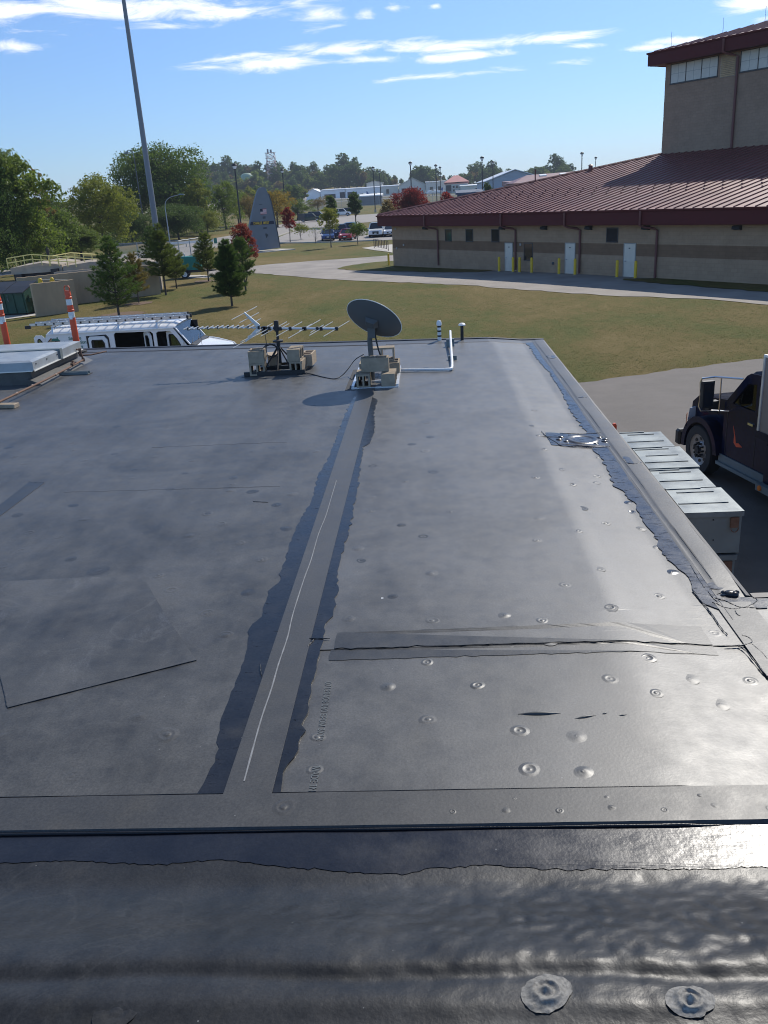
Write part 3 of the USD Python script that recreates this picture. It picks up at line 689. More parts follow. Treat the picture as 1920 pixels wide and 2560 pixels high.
bead([(-.82, 3.26), (-.822, 6.5), (-.82, 11.4)], .003, 1)
bead([(-1.05, 3.26), (-1.048, 6.5), (-1.05, 11.4)], .002, 2)
for i, (a, b) in enumerate((((-.83, 4.62), (-.80, 4.70)), ((-.83, 4.72), (-.70, 4.71)), ((-1.06, 4.3), (-1.09, 4.42)))):
    bead([a, b], .004, 30 + i, off=.013)
# the lap across the right field: cleaned band, raw edge, lapped bump running to the roof edge
part(rb, 'cleaned_band', flat(wavy([(-.66, 4.592), (1.62, 4.592), (1.62, 4.82), (1.0, 4.82), (-.66, 4.79)], .004, .05, 3), .0092, .0015), M['cleaned'])
part(rb, 'cleaned_band', flat(wavy([(-.68, 4.46), (1.0, 4.475), (1.62, 4.48), (1.62, 4.584), (-.68, 4.584)], .004, .05, 4), .0028, .0015), M['cleaned'])
lapl = [A3(-.86, 4.588, 0), A3(0, 4.588, 0), A3(.9, 4.588, 0), A3(1.75, 4.588, 0)]
bead(lapl, .0022, 4, off=.004)
# termination cover strip across the front, its bolts, its two mastic lines, and the tarry band below it
part(rb, 'cover_strip', B().hull([(x, y, z) for x in (-3.4, 3.2) for y, z in ((3.0, ROOF), (3.012, ROOF + .018), (3.235, ROOF + .018), (3.25, ROOF))]), M['rubber_strip'])
bead([(-3.4, 3.256), (0, 3.254), (3.1, 3.25)], .004, 5, off=.006)
bead([(-3.4, 2.995), (-1, 2.998), (1, 2.996), (3.1, 2.992)], .008, 6, off=.007)
sl = R(crop(0, 1860, 1920 / 1659), [(0, 258), (160, 252), (330, 262), (480, 250), (570, 262), (700, 272), (800, 280), (880, 281), (930, 268), (1060, 262), (1180, 272), (1300, 272), (1500, 270), (1659, 268)])
shp = Polygon([(-2.6, 3.003), (2.6, 3.003)] + [(2.6, 2.73)] + [tuple(p) for p in open_wavy([tuple(q) for q in sl[::-1]], .0035, .02, 8)] + [(-2.6, 2.80)]).buffer(0)
sv, sf = sheet(shp, .03, 0, z=0)
sv[:, 2] = front_z(sv[:, 0], sv[:, 1]) + .0025 + .0016 * (meshkit.fbm(sv * [40, 34, 0], 3, 2) - .4) * sst((sv[:, 0] + .2) / 1.4)
part(rb, 'tar_band', (sv, sf), M['shiny'], smooth=True)


def dimple(c, r=.045, h=.012, seed=0, mat='rubber', name='fastener_plate', zf=None, n=18):
    """A round fastener plate telegraphing through the membrane: rim, shallow moat and a bolt-head bump."""
    g = np.random.default_rng(seed)
    h *= .40
    r *= .86
    prof = ([(1.5, -.06), (1.25, .10), (1.0, .42), (.86, .50), (.66, .25), (.48, .22), (.34, .7), (.18, .95), (.0001, .98)],
            [(1.7, -.06), (1.35, .12), (1.05, .40), (.8, .62), (.55, .74), (.35, .82), (.2, .92), (.1, .98), (.0001, 1.0)],
            [(1.6, -.06), (1.3, .14), (1.05, .50), (.9, .48), (.7, .10), (.5, -.02), (.3, .02), (.16, .3), (.0001, .38)])[int(g.integers(3))]
    k = g.uniform(.35, 1.15)
    if zf is None and c[1] > 5 and g.uniform() < .3 and mat in ('rubber', 'rubber_right'):
        mat, k = 'cleaned', k * .6
    v = B().lathe([(a * r, b * h * k) for a, b in prof], n=n).get()
    vv = v[0]
    an_ = np.arctan2(vv[:, 1], vv[:, 0])
    rad0 = np.hypot(vv[:, 0], vv[:, 1])
    vv[:, :2] *= (1 + g.uniform(.02, .10) * np.sin(2 * an_ + seed) + g.uniform(0, .07) * np.sin(3 * an_ + 2 * seed))[:, None] * g.uniform(.85, 1.12)
    inner = np.clip(1 - rad0 / r, 0, 1)[:, None]
    vv[:, :2] += inner * g.normal(0, .12 * r, 2)
    vv[:, 2] *= 1 + .35 * np.sin(an_ + seed * 1.7) * (rad0 > .2 * r)
    z = ROOF + float(fall(c[0], c[1])) if zf is None else float(zf(np.array(c[0]), np.array(c[1])))
    off = .0040 if (c[0] > -.94 and c[1] > 4.6) else .0
    return part(rb, name, (vv + [c[0], c[1], z + off], v[1]), M[mat], smooth=True)


CP = crop(760, 1500, 1160 / 1659)
near_f = [(1095, 30), (715, 57), (462, 75), (852, 75), (160, 70), (440, 222), (880, 147), (745, 158), (1227, 203), (1380, 268), (1095, 282), (1260, 331), (300, 310), (620, 305), (442, 427), (772, 467), (975, 488), (1650, 397), (805, 605), (1000, 615), (38, 605), (50, 490), (1470, 95), (1600, 262), (1490, 355)]
for i, q in enumerate(near_f):
    dimple(at(*CP(*q), ROOF), .036, .013, i, 'rubber_near' if q[1] > 150 else 'rubber_right')
C2 = crop(480, 960, 640 / 1416)
for i, q in enumerate([(555, 610), (520, 800), (385, 970), (310, 1150), (80, 1265), (185, 1385), (430, 1280), (740, 1022), (735, 1150), (1180, 540), (1290, 372), (1215, 335), (1070, 135), (1300, 215), (1318, 295), (1000, 455), (995, 630), (990, 705), (1160, 783), (1280, 845), (935, 980), (920, 910), (1330, 1050), (1110, 1180), (865, 1300), (1330, 1310), (1335, 488), (1340, 590), (605, 1600), (480, 1985), (690, 375), (325, 375), (440, 352), (230, 520), (220, 557), (330, 540), (215, 590), (85, 715), (160, 772), (265, 878)]):
    dimple(at(*C2(*q), ROOF), .040, .010, 40 + i, 'primer' if q in ((740, 1022), (735, 1150), (430, 1280), (605, 1600)) else 'rubber' if at(*C2(*q), ROOF)[0] < -.9 else 'rubber_right')
C3 = crop(0, 1100, 700 / 1659)
for i, q in enumerate([(1120, 567), (1230, 437), (1310, 497), (1425, 610), (1550, 710), (1470, 905), (1015, 888), (1220, 1027), (1340, 1153), (120, 658), (130, 842), (350, 573), (500, 470), (435, 388), (1005, 292), (1380, 222), (1490, 245), (1370, 262), (1095, 198), (1140, 122), (920, 100), (780, 227), (940, 803), (580, 775), (1130, 1540), (820, 1640), (985, 1745), (430, 1990), (420, 705), (500, 122), (680, 82), (895, 400), (740, 280), (1490, 68), (20, 745), (10, 1760)]):
    big = q in ((580, 775), (985, 1745))
    dimple(at(*C3(*q), ROOF), .06 if big else .04, .012 if big else .008, 90 + i, 'rubber')
g = np.random.default_rng(77)
for i in range(64):
    x, y = g.uniform(-6.5, .2), g.uniform(6.2, 15.4)
    if abs(x + .93) < .5 or (-1.3 < x < -.3 and 11.8 < y < 14.4) or (-3.1 < x < -1.9 and 13 < y < 14.7) or x < -6.3 and y > 13:
        continue
    dimple((x, y), .040, .010, 200 + i, 'rubber' if x < -.94 else 'rubber_right')
C6 = crop(1300, 820, 620 / 1659)
for i, q in enumerate([(520, 840), (268, 942), (510, 968), (505, 1015), (340, 1040), (105, 1002), (415, 1200), (745, 1198), (720, 1135), (130, 1275), (570, 1292), (800, 1310), (385, 1360), (115, 1422), (920, 1432), (1015, 1595), (525, 1615), (300, 1722), (925, 1768), (600, 1870), (150, 1960), (125, 720), (70, 655), (150, 812), (85, 545)]):
    dimple(at(*C6(*q), ROOF), .036, .012, 300 + i, 'primer_edge' if q in ((1015, 1595), (745, 1198), (720, 1135)) else 'rubber_right')
for i, x in enumerate(np.arange(.02, 2.2, .23)):
    dimple((x + .01 * sin(i * 7), 3.09 + .02 * sin(i * 3)), .014, .007, 400 + i, 'rubber_strip', 'bolt_head', zf=lambda a, b: ROOF + .018, n=12)
for i, x in enumerate(np.arange(.3, 2.2, .41)):
    dimple((x, 3.17), .009, .005, 440 + i, 'rubber_strip', 'bolt_head', zf=lambda a, b: ROOF + .018, n=10)
# pale round patches and the fasteners in the foreground sheet
for i, (q, r) in enumerate((((1180, 2145), .082), ((1490, 2165), .07), ((615, 1742), .05), ((250, 2190), .05))):
    zz = ROOF + .2 if q[1] > 2000 else ROOF + .018
    c = at(q[0] * K, q[1] * K, zz)
    gg = np.random.default_rng(i)
    ang = np.linspace(0, 2 * PI, 28, endpoint=False)
    rr = r * (1 + .12 * np.sin(ang * 2 + i) + gg.normal(0, .03, 28))
    if i < 2:
        pv, pf = sheet([(c[0] + b * cos(a), c[1] + .92 * b * sin(a)) for a, b in zip(ang, rr)], .012, 0, z=0)
        dd = np.hypot(pv[:, 0] - c[0], pv[:, 1] - c[1]) / r
        pv[:, 2] = front_z(pv[:, 0], pv[:, 1]) + .004 + .012 * np.exp(-((dd - .5) / .12) ** 2) + .024 * np.exp(-(dd / .2) ** 2) + .007 * (meshkit.fbm(pv * [60, 60, 0], 2, i) - .5)
        part(rb, 'patch', (pv, pf), M['patch_pale'], smooth=True)
    else:
        dimple(c, r, .012, 500 + i, 'rubber_front' if i == 3 else 'rubber_strip', zf=front_z if i == 3 else (lambda a, b: ROOF + .018))
# the square patch with a raw edge at the left, old seams, scraps
e1 = [at(*C3(x, y), ROOF) for x, y in ((45, 1590), (1165, 1307), (1000, 1070), (840, 800), (-200, 850), (0, 1400))]
part(rb, 'patch', flat([p[:2] for p in e1], .0035, .003), M['rubber_scuffed'])
bead([e1[0], e1[1]], .0035, 12, off=.004)
bead([e1[0], at(*C3(0, 1400), ROOF)], .0025, 13, off=.004)
part(rb, 'patch', flat(R(C3, [(-60, 440), (0, 385), (172, 250), (262, 255), (30, 430), (-40, 480)]), .003, .003), M['cleaned'])
for i, (a, b) in enumerate((((380, 310), (1659, 275)), ((900, 45), (1700, 12)), ((172, 250), (262, 254)), ((1500, 365), (1590, 370)))):
    bead([at(*C3(*a), ROOF), at(*C3(*b), ROOF)], .0011 if i < 2 else .004, 60 + i, off=.001)
for i, (a, b, r) in enumerate((((765, 408), (918, 405), .016), ((968, 425), (1045, 412), .010), ((1065, 408), (1085, 404), .006), ((1125, 414), (1155, 410), .006))):
    p, q = at(*CP(*a), ROOF), at(*CP(*b), ROOF)
    w = np.linspace(0, 1, 12)
    part(rb, 'wrinkle', B().tube(np.outer(1 - w, p) + np.outer(w, q), r * np.sin(PI * np.clip(w, .04, .96)) * .8, 8), M['rubber_near'], smooth=True)
for i, (zf, q) in enumerate(((C2, (1052, 1188)), (C3, (610, 822)), (C3, (402, 1640)), (C3, (770, 632)), (CP, (305, 127)), (crop(0, 1860, 1920 / 1659), (1365, 402)))):
    p = at(*zf(*q), ROOF + (.12 if i == 5 else 0))
    part(rb, 'debris', box(p - A3(.008, .006, .002), p + A3(.008, .006, .006), .5 * i), M['white' if i in (0, 1, 2) else 'black' if i < 5 else 'yellow'])
# factory print running along the sheet
for word, zf, a, b in (('MADE IN', crop(700, 1640, 200 / 1229), (505, 1700), (440, 2080)), ('07120406 060 EPDM 3X12', crop(700, 1640, 200 / 1229), (700, 400), (560, 1300))):
    p, q = at(*zf(*a), ROOF), at(*zf(*b), ROOF)
    v, f = text(word, .036, .0005, False)
    L = np.linalg.norm(q - p)
    v = v * [L / v[:, 0].max(), 1, 1]
    part(rb, 'printed_text', (rotz(v, math.atan2(q[1] - p[1], q[0] - p[0])) + [p[0], p[1], ROOF + .0030], f), M['print'])
# right-hand edge: cant, flat metal-edged flashing, primer smear and the drop edge
yf, yn = far_edge(2.0) - .03, 5.22
edge = [(1.80, .002), (1.835, .011), (1.845, .008), (1.885, .012), (1.895, .021), (2.03, .022)]
ey = np.arange(yn, yf, .25)
ev = np.array([[x + .006 * sin(y * 3 + i), y, ROOF + float(fall(x, y)) + .004 + z * (.15 + .85 * float(sst((y - 5.2) / .5))) + .002 * sin(y * 5 + i * 2)] for y in ey for i, (x, z) in enumerate(edge)])
k6 = len(edge)
ef = np.array([[a * k6 + i, a * k6 + i + 1, (a + 1) * k6 + i + 1, (a + 1) * k6 + i] for a in range(len(ey) - 1) for i in range(k6 - 1)])
part(rb, 'edge_flashing', (ev, ef), M['rubber_strip'], smooth=40)
part(rb, 'edge_trim', B().hull([(x, y, z) for y in (yn, yf + .03) for x, z in ((2.031, ROOF - .16), (2.031, ROOF - .030), (2.058, ROOF - .036), (2.062, ROOF - .16))]), M['steel_dark'])
part(rb, 'edge_trim', B().hull([(x, y, z) for x in (2.07, 7.0) for y, z in ((5.19, ROOF - .16), (5.19, ROOF - .034), (5.26, ROOF - .036), (5.27, ROOF - .16))]), M['brown_trim'])
fe = []
fx = [-14, 1.05, 1.35, 1.65, 2.06]
bt_, bf_ = B(), B()
for x0, x1 in zip(fx, fx[1:]):
    a, b = A3(x0, far_edge(x0), float(fall(x0, 0))), A3(x1, far_edge(x1), float(fall(x1, 0)))
    bt_.hull([p + A3(0, dy, ROOF + z) for p in (a, b) for dy, z in ((-.10, 0), (-.075, .026), (-.02, .030), (0, .026), (0, -.14), (-.03, -.14))])
    bf_.hull([p + A3(0, dy, ROOF + z) for p in (a, b) for dy, z in ((-.42, .004), (-.40, .011), (-.12, .014), (-.10, .004))])
part(rb, 'edge_trim', bt_, M['steel_dark'])
part(rb, 'edge_flashing', bf_, M['rubber_strip'])
pe = [at(*C6(x, y), ROOF - .042)[:2] for x, y in [(20, 90), (60, 120), (100, 190), (150, 250), (200, 300), (240, 370), (270, 410), (300, 480), (340, 560), (420, 660), (450, 720), (500, 830), (540, 870), (580, 920), (615, 1000), (625, 1060), (690, 1090), (720, 1140), (780, 1180), (800, 1240), (820, 1290), (880, 1360), (920, 1440), (950, 1510), (1040, 1590), (1100, 1640), (1150, 1720), (1180, 1800), (1240, 1850)]]
pe = [tuple(p) for p in open_wavy(pe, .012, .05, 21)]
cut = len(pe)
part(rb, 'primer_band', flat(pe[:cut] + [(1.84, 5.0), (1.84, 9), (1.84, 15.7)], .0115, .003), M['primer_edge'])
for i, q in enumerate(((215, 195), (400, 455), (745, 885))):
    p = at(*C6(*q), ROOF - .03)
    part(rb, 'patch', flat(wavy([(1.90, p[1] - .13), (2.02, p[1] - .12), (2.02, p[1] + .10), (1.90, p[1] + .12)], .010, .03, i), .0255, .002), M['primer_edge'])
    bead([(1.90, p[1] - .10), (1.96, p[1] - .14), (2.02, p[1] - .10)], .004, 80 + i, off=.027)
bead([(1.89, 5.5), (1.89, 8), (1.89, 12), (1.89, 15.6)], .0035, 14, off=.016)
bead([(1.84, 4.9), (1.84, 8), (1.84, 12), (1.84, 15.6)], .003, 15, off=.012)
# the drain in its sealed patch beside the right edge
part(rb, 'seam_strip', flat([(1.80, 3.26), (2.03, 3.26), (2.035, 4.2), (2.03, 5.14), (1.80, 5.14), (1.805, 4.2)], .0125, .003), M['rubber_strip'])
dc = at(*C6(415, 752), ROOF - .035)
part(rb, 'patch', flat(wavy([(dc[0] - .36, dc[1] - .22), (dc[0] + .34, dc[1] - .27), (dc[0] + .33, dc[1] + .25), (dc[0] - .36, dc[1] + .28)], .008, .06, 5), .0098, .004), M['primer_edge'])
for i, pts in enumerate(([(-.40, .32), (-.37, .10), (-.30, -.12), (-.24, -.26), (.0, -.28), (.34, -.27)], [(-.40, .1), (-.2, .08), (.05, .1), (.3, .12)], [(-.2, .26), (.1, .27), (.3, .28)])):
    bead([(dc[0] + a, dc[1] + b) for a, b in pts], .006, 90 + i, off=.012)


def drape(b):
    v, f = b.get()
    v[:, 2] += fall(v[:, 0], v[:, 1])
    return v, f


part(rb, 'drain', drape(B().lathe([(.20, .010), (.17, .030), (.13, .030), (.10, .016), (.09, .012)], (dc[0], dc[1], ROOF), 22)), M['shiny'], smooth=True)
part(rb, 'drain_hole', drape(B().lathe([(.105, .0165), (.0001, .0165)], (dc[0], dc[1], ROOF), 18)), M['black'])
for i in range(10):
    a = i * .65
    part(rb, 'mastic_lump', drape(B().lathe([(.042, .008), (.034, .020), (.015, .027), (.0001, .028)], (dc[0] + .25 * cos(a), dc[1] + (.15 + .03 * sin(i * 5)) * sin(a), ROOF), 10)), M['shiny'], smooth=True)
# loose mastic and torn strings at the inside corner
CC = crop(1700, 1400, 220 / 1659)
for i, pts in enumerate(([(245, 485), (470, 750), (640, 960), (790, 1180), (905, 1305)], [(210, 10), (330, 220), (470, 430)], [(540, 500), (650, 640), (720, 700), (700, 730)], [(660, 620), (850, 670), (1000, 740), (1160, 795), (1300, 770), (1460, 670), (1410, 610), (1300, 575)],
                         [(620, 700), (740, 750), (860, 800), (1060, 825), (1160, 800)], [(700, 550), (900, 490), (1040, 500)], [(1050, 860), (1090, 930), (1150, 950)], [(1200, 800), (1470, 805)], [(1100, 1510), (1230, 1590), (1450, 1840), (1659, 2090)], [(1370, 1480), (1560, 1640), (1659, 1760)], [(860, 1520), (1100, 1510), (1250, 1490), (1370, 1440), (1310, 1360), (1180, 1315)])):
    bead([at(*CC(x, y), ROOF) for x, y in pts], .0055 if i not in (9,) else .003, 110 + i, off=.012)
bp = at(*CC(1130, 555), ROOF)
for dx, dy, r in ((-.06, .005, .036), (-.035, -.012, .026), (-.10, .012, .020), (-.015, .01, .018)):
    part(rb, 'mastic_lump', B().lathe([(r, .002), (r * .85, .012), (r * .4, .018), (.0001, .019)], (min(bp[0], 2.05) + dx, bp[1] + dy, ROOF - .03), 12), M['sealant'], smooth=True)
cs = [at(*CC(*q), ROOF)[:2] for q in ((700, 560), (1040, 500), (1160, 600), (1659, 600), (1659, 800), (1200, 800), (900, 800), (500, 740), (420, 660))]
part(rb, 'tar_band', flat(wavy(cs, .008, .04, 6), .0105, .004), M['shiny'])
part(rb, 'primer_band', flat(wavy([tuple(at(*CC(*q), ROOF)[:2]) for q in ((480, 360), (760, 290), (870, 310), (940, 420), (760, 470), (520, 430))], .01, .04, 7), .0125, .002), M['primer_edge'])

# ================================================================== THE BEIGE BUILDING WITH RED METAL ROOFS
RZ = math.atan2(BU[1], BU[0])
bb = thing('metal_roof_building', 'beige block building with dark red standing-seam roof and tall upper storey', 'building', BW, RZ)
L_, D_ = 60.0, 44.0          # length along the front, depth
TS, TD = 14.57, 14.58        # the tall storey's corner: along, back
part(bb, 'wall', box((0, 0, -.4), (L_, D_, 3.20)), M['block'])
OV, FZ0, FZ1, SL = .8, 3.22, 4.0, .206
part(bb, 'soffit', box((-OV, -OV, FZ0 - .05), (L_, D_, FZ0)), M['fascia_red'])
part(bb, 'fascia', box((-OV - .03, -OV - .03, FZ0 - .02), (L_, -OV + .04, FZ1 - .05)), M['fascia_red'])
part(bb, 'fascia', box((-OV - .03, -OV + .045, FZ0 - .02), (-OV + .04, D_, FZ1 - .05)), M['fascia_red'])
part(bb, 'gutter', B().hull([(x, y, z) for x in (-OV - .10, L_) for y, z in ((-OV - .10, FZ1 - .10), (-OV - .12, FZ1 - .01), (-OV, FZ1 - .01), (-OV - .03, FZ1 - .12))]), M['fascia_red'])


def roofz(d):
    return FZ1 + SL * (d + OV)


PW, TOPD = .61, 17.6
for i in range(int((L_ + OV) / PW)):
    s0, s1 = -OV + i * PW, -OV + (i + 1) * PW
    t0, t1 = min(s0, TOPD), min(s1, TOPD)
    B_ = B()
    a, b, c, d = (s0, -OV - .06, FZ1), (s1, -OV - .06, FZ1), (s1, t1, roofz(t1)), (s0, t0, roofz(t0))
    v = [a, b, c, d] + [(x, y, z - .04) for x, y, z in (a, b, c, d)]
    B_.add(v, [[0, 1, 2, 3], [4, 7, 6, 5], [0, 4, 5, 1], [1, 5, 6, 2], [2, 6, 7, 3], [3, 7, 4, 0]])
    r0, r1 = A3(s1 - .03, -OV - .09, FZ1), A3(s1 - .03, t1, roofz(t1))
    B_.hull([p + A3(dx, 0, dz) for p in (r0, r1) for dx, dz in ((-.024, -.005), (-.018, .055), (.018, .055), (.024, -.005))])
    part(bb, 'roof_panel', B_, M['roof_red'])
# the hip side and the top of the low roof, out of sight from here
part(bb, 'roof_side', B().add([(-OV, -OV, FZ1), (-OV, D_, FZ1), (TOPD, D_ - 1, roofz(TOPD)), (TOPD, TOPD, roofz(TOPD)), (L_, TOPD, roofz(TOPD)), (L_, D_ - 1, roofz(TOPD))], [[0, 3, 2], [0, 2, 1], [3, 4, 5], [3, 5, 2]]), M['roof_red'])
part(bb, 'hip_cap', B().hull([A3(*p) + A3(dx, -dx, dz) for p in ((-OV, -OV, FZ1), (TOPD, TOPD, roofz(TOPD))) for dx, dz in ((-.09, .04), (.09, .04), (0, .12), (0, 0))]), M['roof_red'])
for row, d in enumerate((2.9, 3.7, 4.5)):
    for i in range(int((46 if row < 3 else 0) / (2 * PW))):
        s = -OV + (2 * i + 1 + (row % 2)) * PW - .03
        if s < d + 1:
            continue
        z = roofz(d) + .07
        part(bb, 'snow_guard', B().hull([(s - .05, d, z - .02), (s + .05, d, z - .02), (s - .05, d + .09, z), (s + .05, d + .09, z), (s - .04, d + .02, z + .055), (s + .04, d + .02, z + .055)]), M['pipe_red'])


def window(s0, s1, z0, z1, y=0.0, parent=None):
    P = parent or bb
    f = part(P, 'window', B().box((s0, y - .02, z0), (s0 + .05, y + .05, z1)).box((s1 - .05, y - .02, z0), (s1, y + .05, z1)).box((s0 + .05, y - .02, z1 - .05), (s1 - .05, y + .05, z1)).box((s0 + .05, y - .05, z0), (s1 - .05, y + .05, z0 + .05)), M['frame_dark'])
    part(f, 'pane', box((s0 + .05, y - .008, z0 + .05), (s1 - .05, y + .02, z1 - .05)), M['pane_dark'])
    return f


for s0, s1, z0, z1 in ((7.31, 8.15, 2.03, 2.90), (9.83, 10.71, 2.03, 2.92), (12.75, 13.63, 2.04, 2.91), (16.14, 17.04, .92, 2.06), (23.48, 24.42, 2.16, 3.0)):
    window(s0, s1, z0, z1)
for s0, s1, z0, z1 in ((14.21, 15.05, .16, 2.04), (20.05, 20.96, .22, 2.11), (24.90, 25.82, .25, 2.15)):
    fr = part(bb, 'door', B().box((s0 + .05, -.03, z0), (s1 - .05, .02, z1 - .05)), M['door_white'])
    part(fr, 'door_frame', B().box((s0, -.045, z0), (s0 + .05, .02, z1)).box((s1 - .05, -.045, z0), (s1, .02, z1)).box((s0 + .05, -.045, z1 - .05), (s1 - .05, .02, z1)), M['door_trim'])
    part(fr, 'handle', B().tube([(s0 + .14, -.09, z0 + .9), (s0 + .28, -.09, z0 + .9)], .018).tube([(s0 + .14, -.09, z0 + .9), (s0 + .14, -.02, z0 + .9)], .018), M['chrome'])
    part(fr, 'door_plate', box((s0 + .38, -.036, z1 - .32), (s0 + .5, -.029, z1 - .26)), M['mon_dark'])
for s in (6.47, 15.39, 21.40, 27.35, 36.0):
    pts = [(s - .55, -OV - .09, FZ1 - .08), (s - .55, -OV - .09, FZ0 - .06), (s - .42, -OV + .1, FZ0 - .16), (s - .12, -.22, FZ0 - .26), (s, -.10, FZ0 - .38), (s, -.10, .30)]
    part(bb, 'downspout', B().tube(pts, .065, 8), M['pipe_red'], smooth=50)
for s in (4.90, 14.03, 18.18, 22.12, 26.54, 32.44):
    part(bb, 'wall_light', B().hull([(s + a * .22, y, z) for a in (-1, 1) for y, z in ((-.02, 2.86), (-.02, 3.10), (-.26, 2.92), (-.22, 3.08))]), M['black_iron'])
for s, z in ((1.6, 1.62), (.5, 2.85), (15.75, 1.85), (18.9, .75), (.55, 1.35)):
    part(bb, 'wall_box', box((s, -.06, z), (s + .16, -.001, z + .16), ch=.01), M['door_trim'] if z > 1 else M['mon_dark'])
# tall upper storey
T0, T1, TL, TDp = 7.0, 13.12, 34.0, 24.0
part(bb, 'tower_wall', box((TS, TD, T0), (TS + TL, TD + TDp, T1)), M['tower_wall'])
TO, TF0, TF1, TSL = .86, 13.12, 13.92, .235
part(bb, 'soffit', box((TS - TO, TD - TO, TF0 - .04), (TS + TL, TD + TDp, TF0 + .01)), M['fascia_red'])
part(bb, 'fascia', box((TS - TO - .03, TD - TO - .03, TF0 - .06), (TS + TL, TD - TO + .04, TF1 - .03)), M['fascia_red'])
part(bb, 'fascia', box((TS - TO - .03, TD - TO + .045, TF0 - .06), (TS - TO + .04, TD + TDp, TF1 - .03)), M['fascia_red'])
part(bb, 'gutter', B().hull([(x, y, z) for x in (TS - TO - .12, TS + TL) for y, z in ((TD - TO - .10, TF1 - .1), (TD - TO - .13, TF1), (TD - TO, TF1), (TD - TO - .03, TF1 - .12))]), M['fascia_red'])
for i in range(42):
    s0, s1 = -TO + i * PW, -TO + (i + 1) * PW
    t0, t1 = min(s0, 11.5), min(s1, 11.5)
    zf = lambda d: TF1 + TSL * (d + TO)
    a, b, c, d = (TS + s0, TD - TO - .08, TF1), (TS + s1, TD - TO - .08, TF1), (TS + s1, TD + t1, zf(t1)), (TS + s0, TD + t0, zf(t0))
    B_ = B().add([a, b, c, d] + [(x, y, z - .04) for x, y, z in (a, b, c, d)], [[0, 1, 2, 3], [4, 7, 6, 5], [0, 4, 5, 1], [1, 5, 6, 2], [2, 6, 7, 3], [3, 7, 4, 0]])
    r0, r1 = A3(TS + s1 - .03, TD - TO - .1, TF1), A3(TS + s1 - .03, TD + t1, zf(t1))
    B_.hull([p + A3(dx, 0, dz) for p in (r0, r1) for dx, dz in ((-.024, -.005), (-.018, .055), (.018, .055), (.024, -.005))])
    part(bb, 'tower_roof_panel', B_, M['roof_red'])
part(bb, 'tower_roof_side', B().add([(TS - TO, TD - TO, TF1), (TS - TO, TD + TDp, TF1), (TS + 11.5, TD + TDp - .5, TF1 + TSL * (11.5 + TO)), (TS + 11.5, TD + 11.5, TF1 + TSL * (11.5 + TO))], [[0, 3, 2], [0, 2, 1]]), M['roof_red'])
for d in (.2, 2.6, 4.5, 9.6):
    part(bb, 'lightning_rod', B().tube([(TS + d, TD + d, TF1 + TSL * (d + TO)), (TS + d, TD + d, TF1 + TSL * (d + TO) + .95)], .012, 5), M['mon_dark'])
for s0, n in ((.49, 3), (6.23, 3)):
    z0, z1, w = 11.80, 12.98, 1.32
    f = B()
    f.box((TS + s0 - .05, TD - .05, z0 - .10), (TS + s0 + n * w + .05, TD + .05, z0)).box((TS + s0 - .05, TD - .03, z1), (TS + s0 + n * w + .05, TD + .05, z1 + .05))
    for k in range(n + 1):
        f.box((TS + s0 + k * w - .03, TD - .03, z0), (TS + s0 + k * w + .03, TD + .05, z1))
    f = part(bb, 'window_band', f, M['frame_dark'])
    for k in range(n):
        part(f, 'pane', box((TS + s0 + k * w + .03, TD - .012, z0), (TS + s0 + (k + 1) * w - .03, TD + .02, z1)), M['translucent_panel'])
        part(f, 'glazing_bar', B().box((TS + s0 + k * w + .03, TD - .016, (z0 + z1) / 2 - .008), (TS + s0 + (k + 1) * w - .03, TD + .0, (z0 + z1) / 2 + .008)).box((TS + s0 + (k + .5) * w - .008, TD - .018, z0), (TS + s0 + (k + .5) * w + .008, TD + .0, z1)), M['galv_dull'])
lv = part(bb, 'louver', box((TS + 4.66, TD - .012, 11.62), (TS + 5.9, TD + .02, 12.98)), M['door_trim'])
for k in range(12):
    z = 11.66 + k * .11
    part(lv, 'slat', B().hull([(TS + x, TD + y, z + dz) for x in (4.70, 5.86) for y, dz in ((-.012, .075), (-.012, .09), (-.075, 0), (-.075, .015))]), M['tan'])
part(bb, 'downspout', B().tube([(TS + 5.5, TD - TO - .08, TF1 - .1), (TS + 5.5, TD - TO - .08, TF0 - .05), (TS + 5.75, TD - .45, TF0 - .22), (TS + 6.05, TD - .10, TF0 - .36), (TS + 6.08, TD - .10, 7.16)], .085, 8), M['pipe_red'], smooth=50)
part(bb, 'roof_vent', B().lathe([(.16, 0), (.16, .35), (.22, .36), (.0001, .48)], (11.4, 10.6, roofz(10.6)), 12), M['pipe_red'], smooth=40)
part(bb, 'roof_vent', B().tube([(8.2, 8.0, roofz(8.0)), (8.2, 8.0, roofz(8) + .9)], .05, 6), M['pipe_red'])

# bollards before the wall
def bollard(label, p, h=.98, src=[]):
    z = float(terrain(p[0], p[1]))
    if not src:
        t = thing('bollard', label, 'bollard', (p[0], p[1], z), group='yellow bollards along the beige building')
        part(t, 'post', B().lathe([(.085, -.1), (.085, h - .06), (.075, h - .02), (.045, h + .012), (.0001, h + .02)], n=14), M['yellow'], smooth=50)
        part(t, 'base_collar', B().lathe([(.13, -.02), (.13, .03), (.086, .05)], n=14), M['concrete'])
        src.append(t)
    else:
        copy(src[0], label, (p[0], p[1], z))


def on_wall(zf, q, off):
    """Point of the upright plane OFF metres in front of the wall that the measured point lies on."""
    d = ray(*zf(*q))
    return EYE + ((BW - BN * off - EYE) @ BN) / (d @ BN) * d


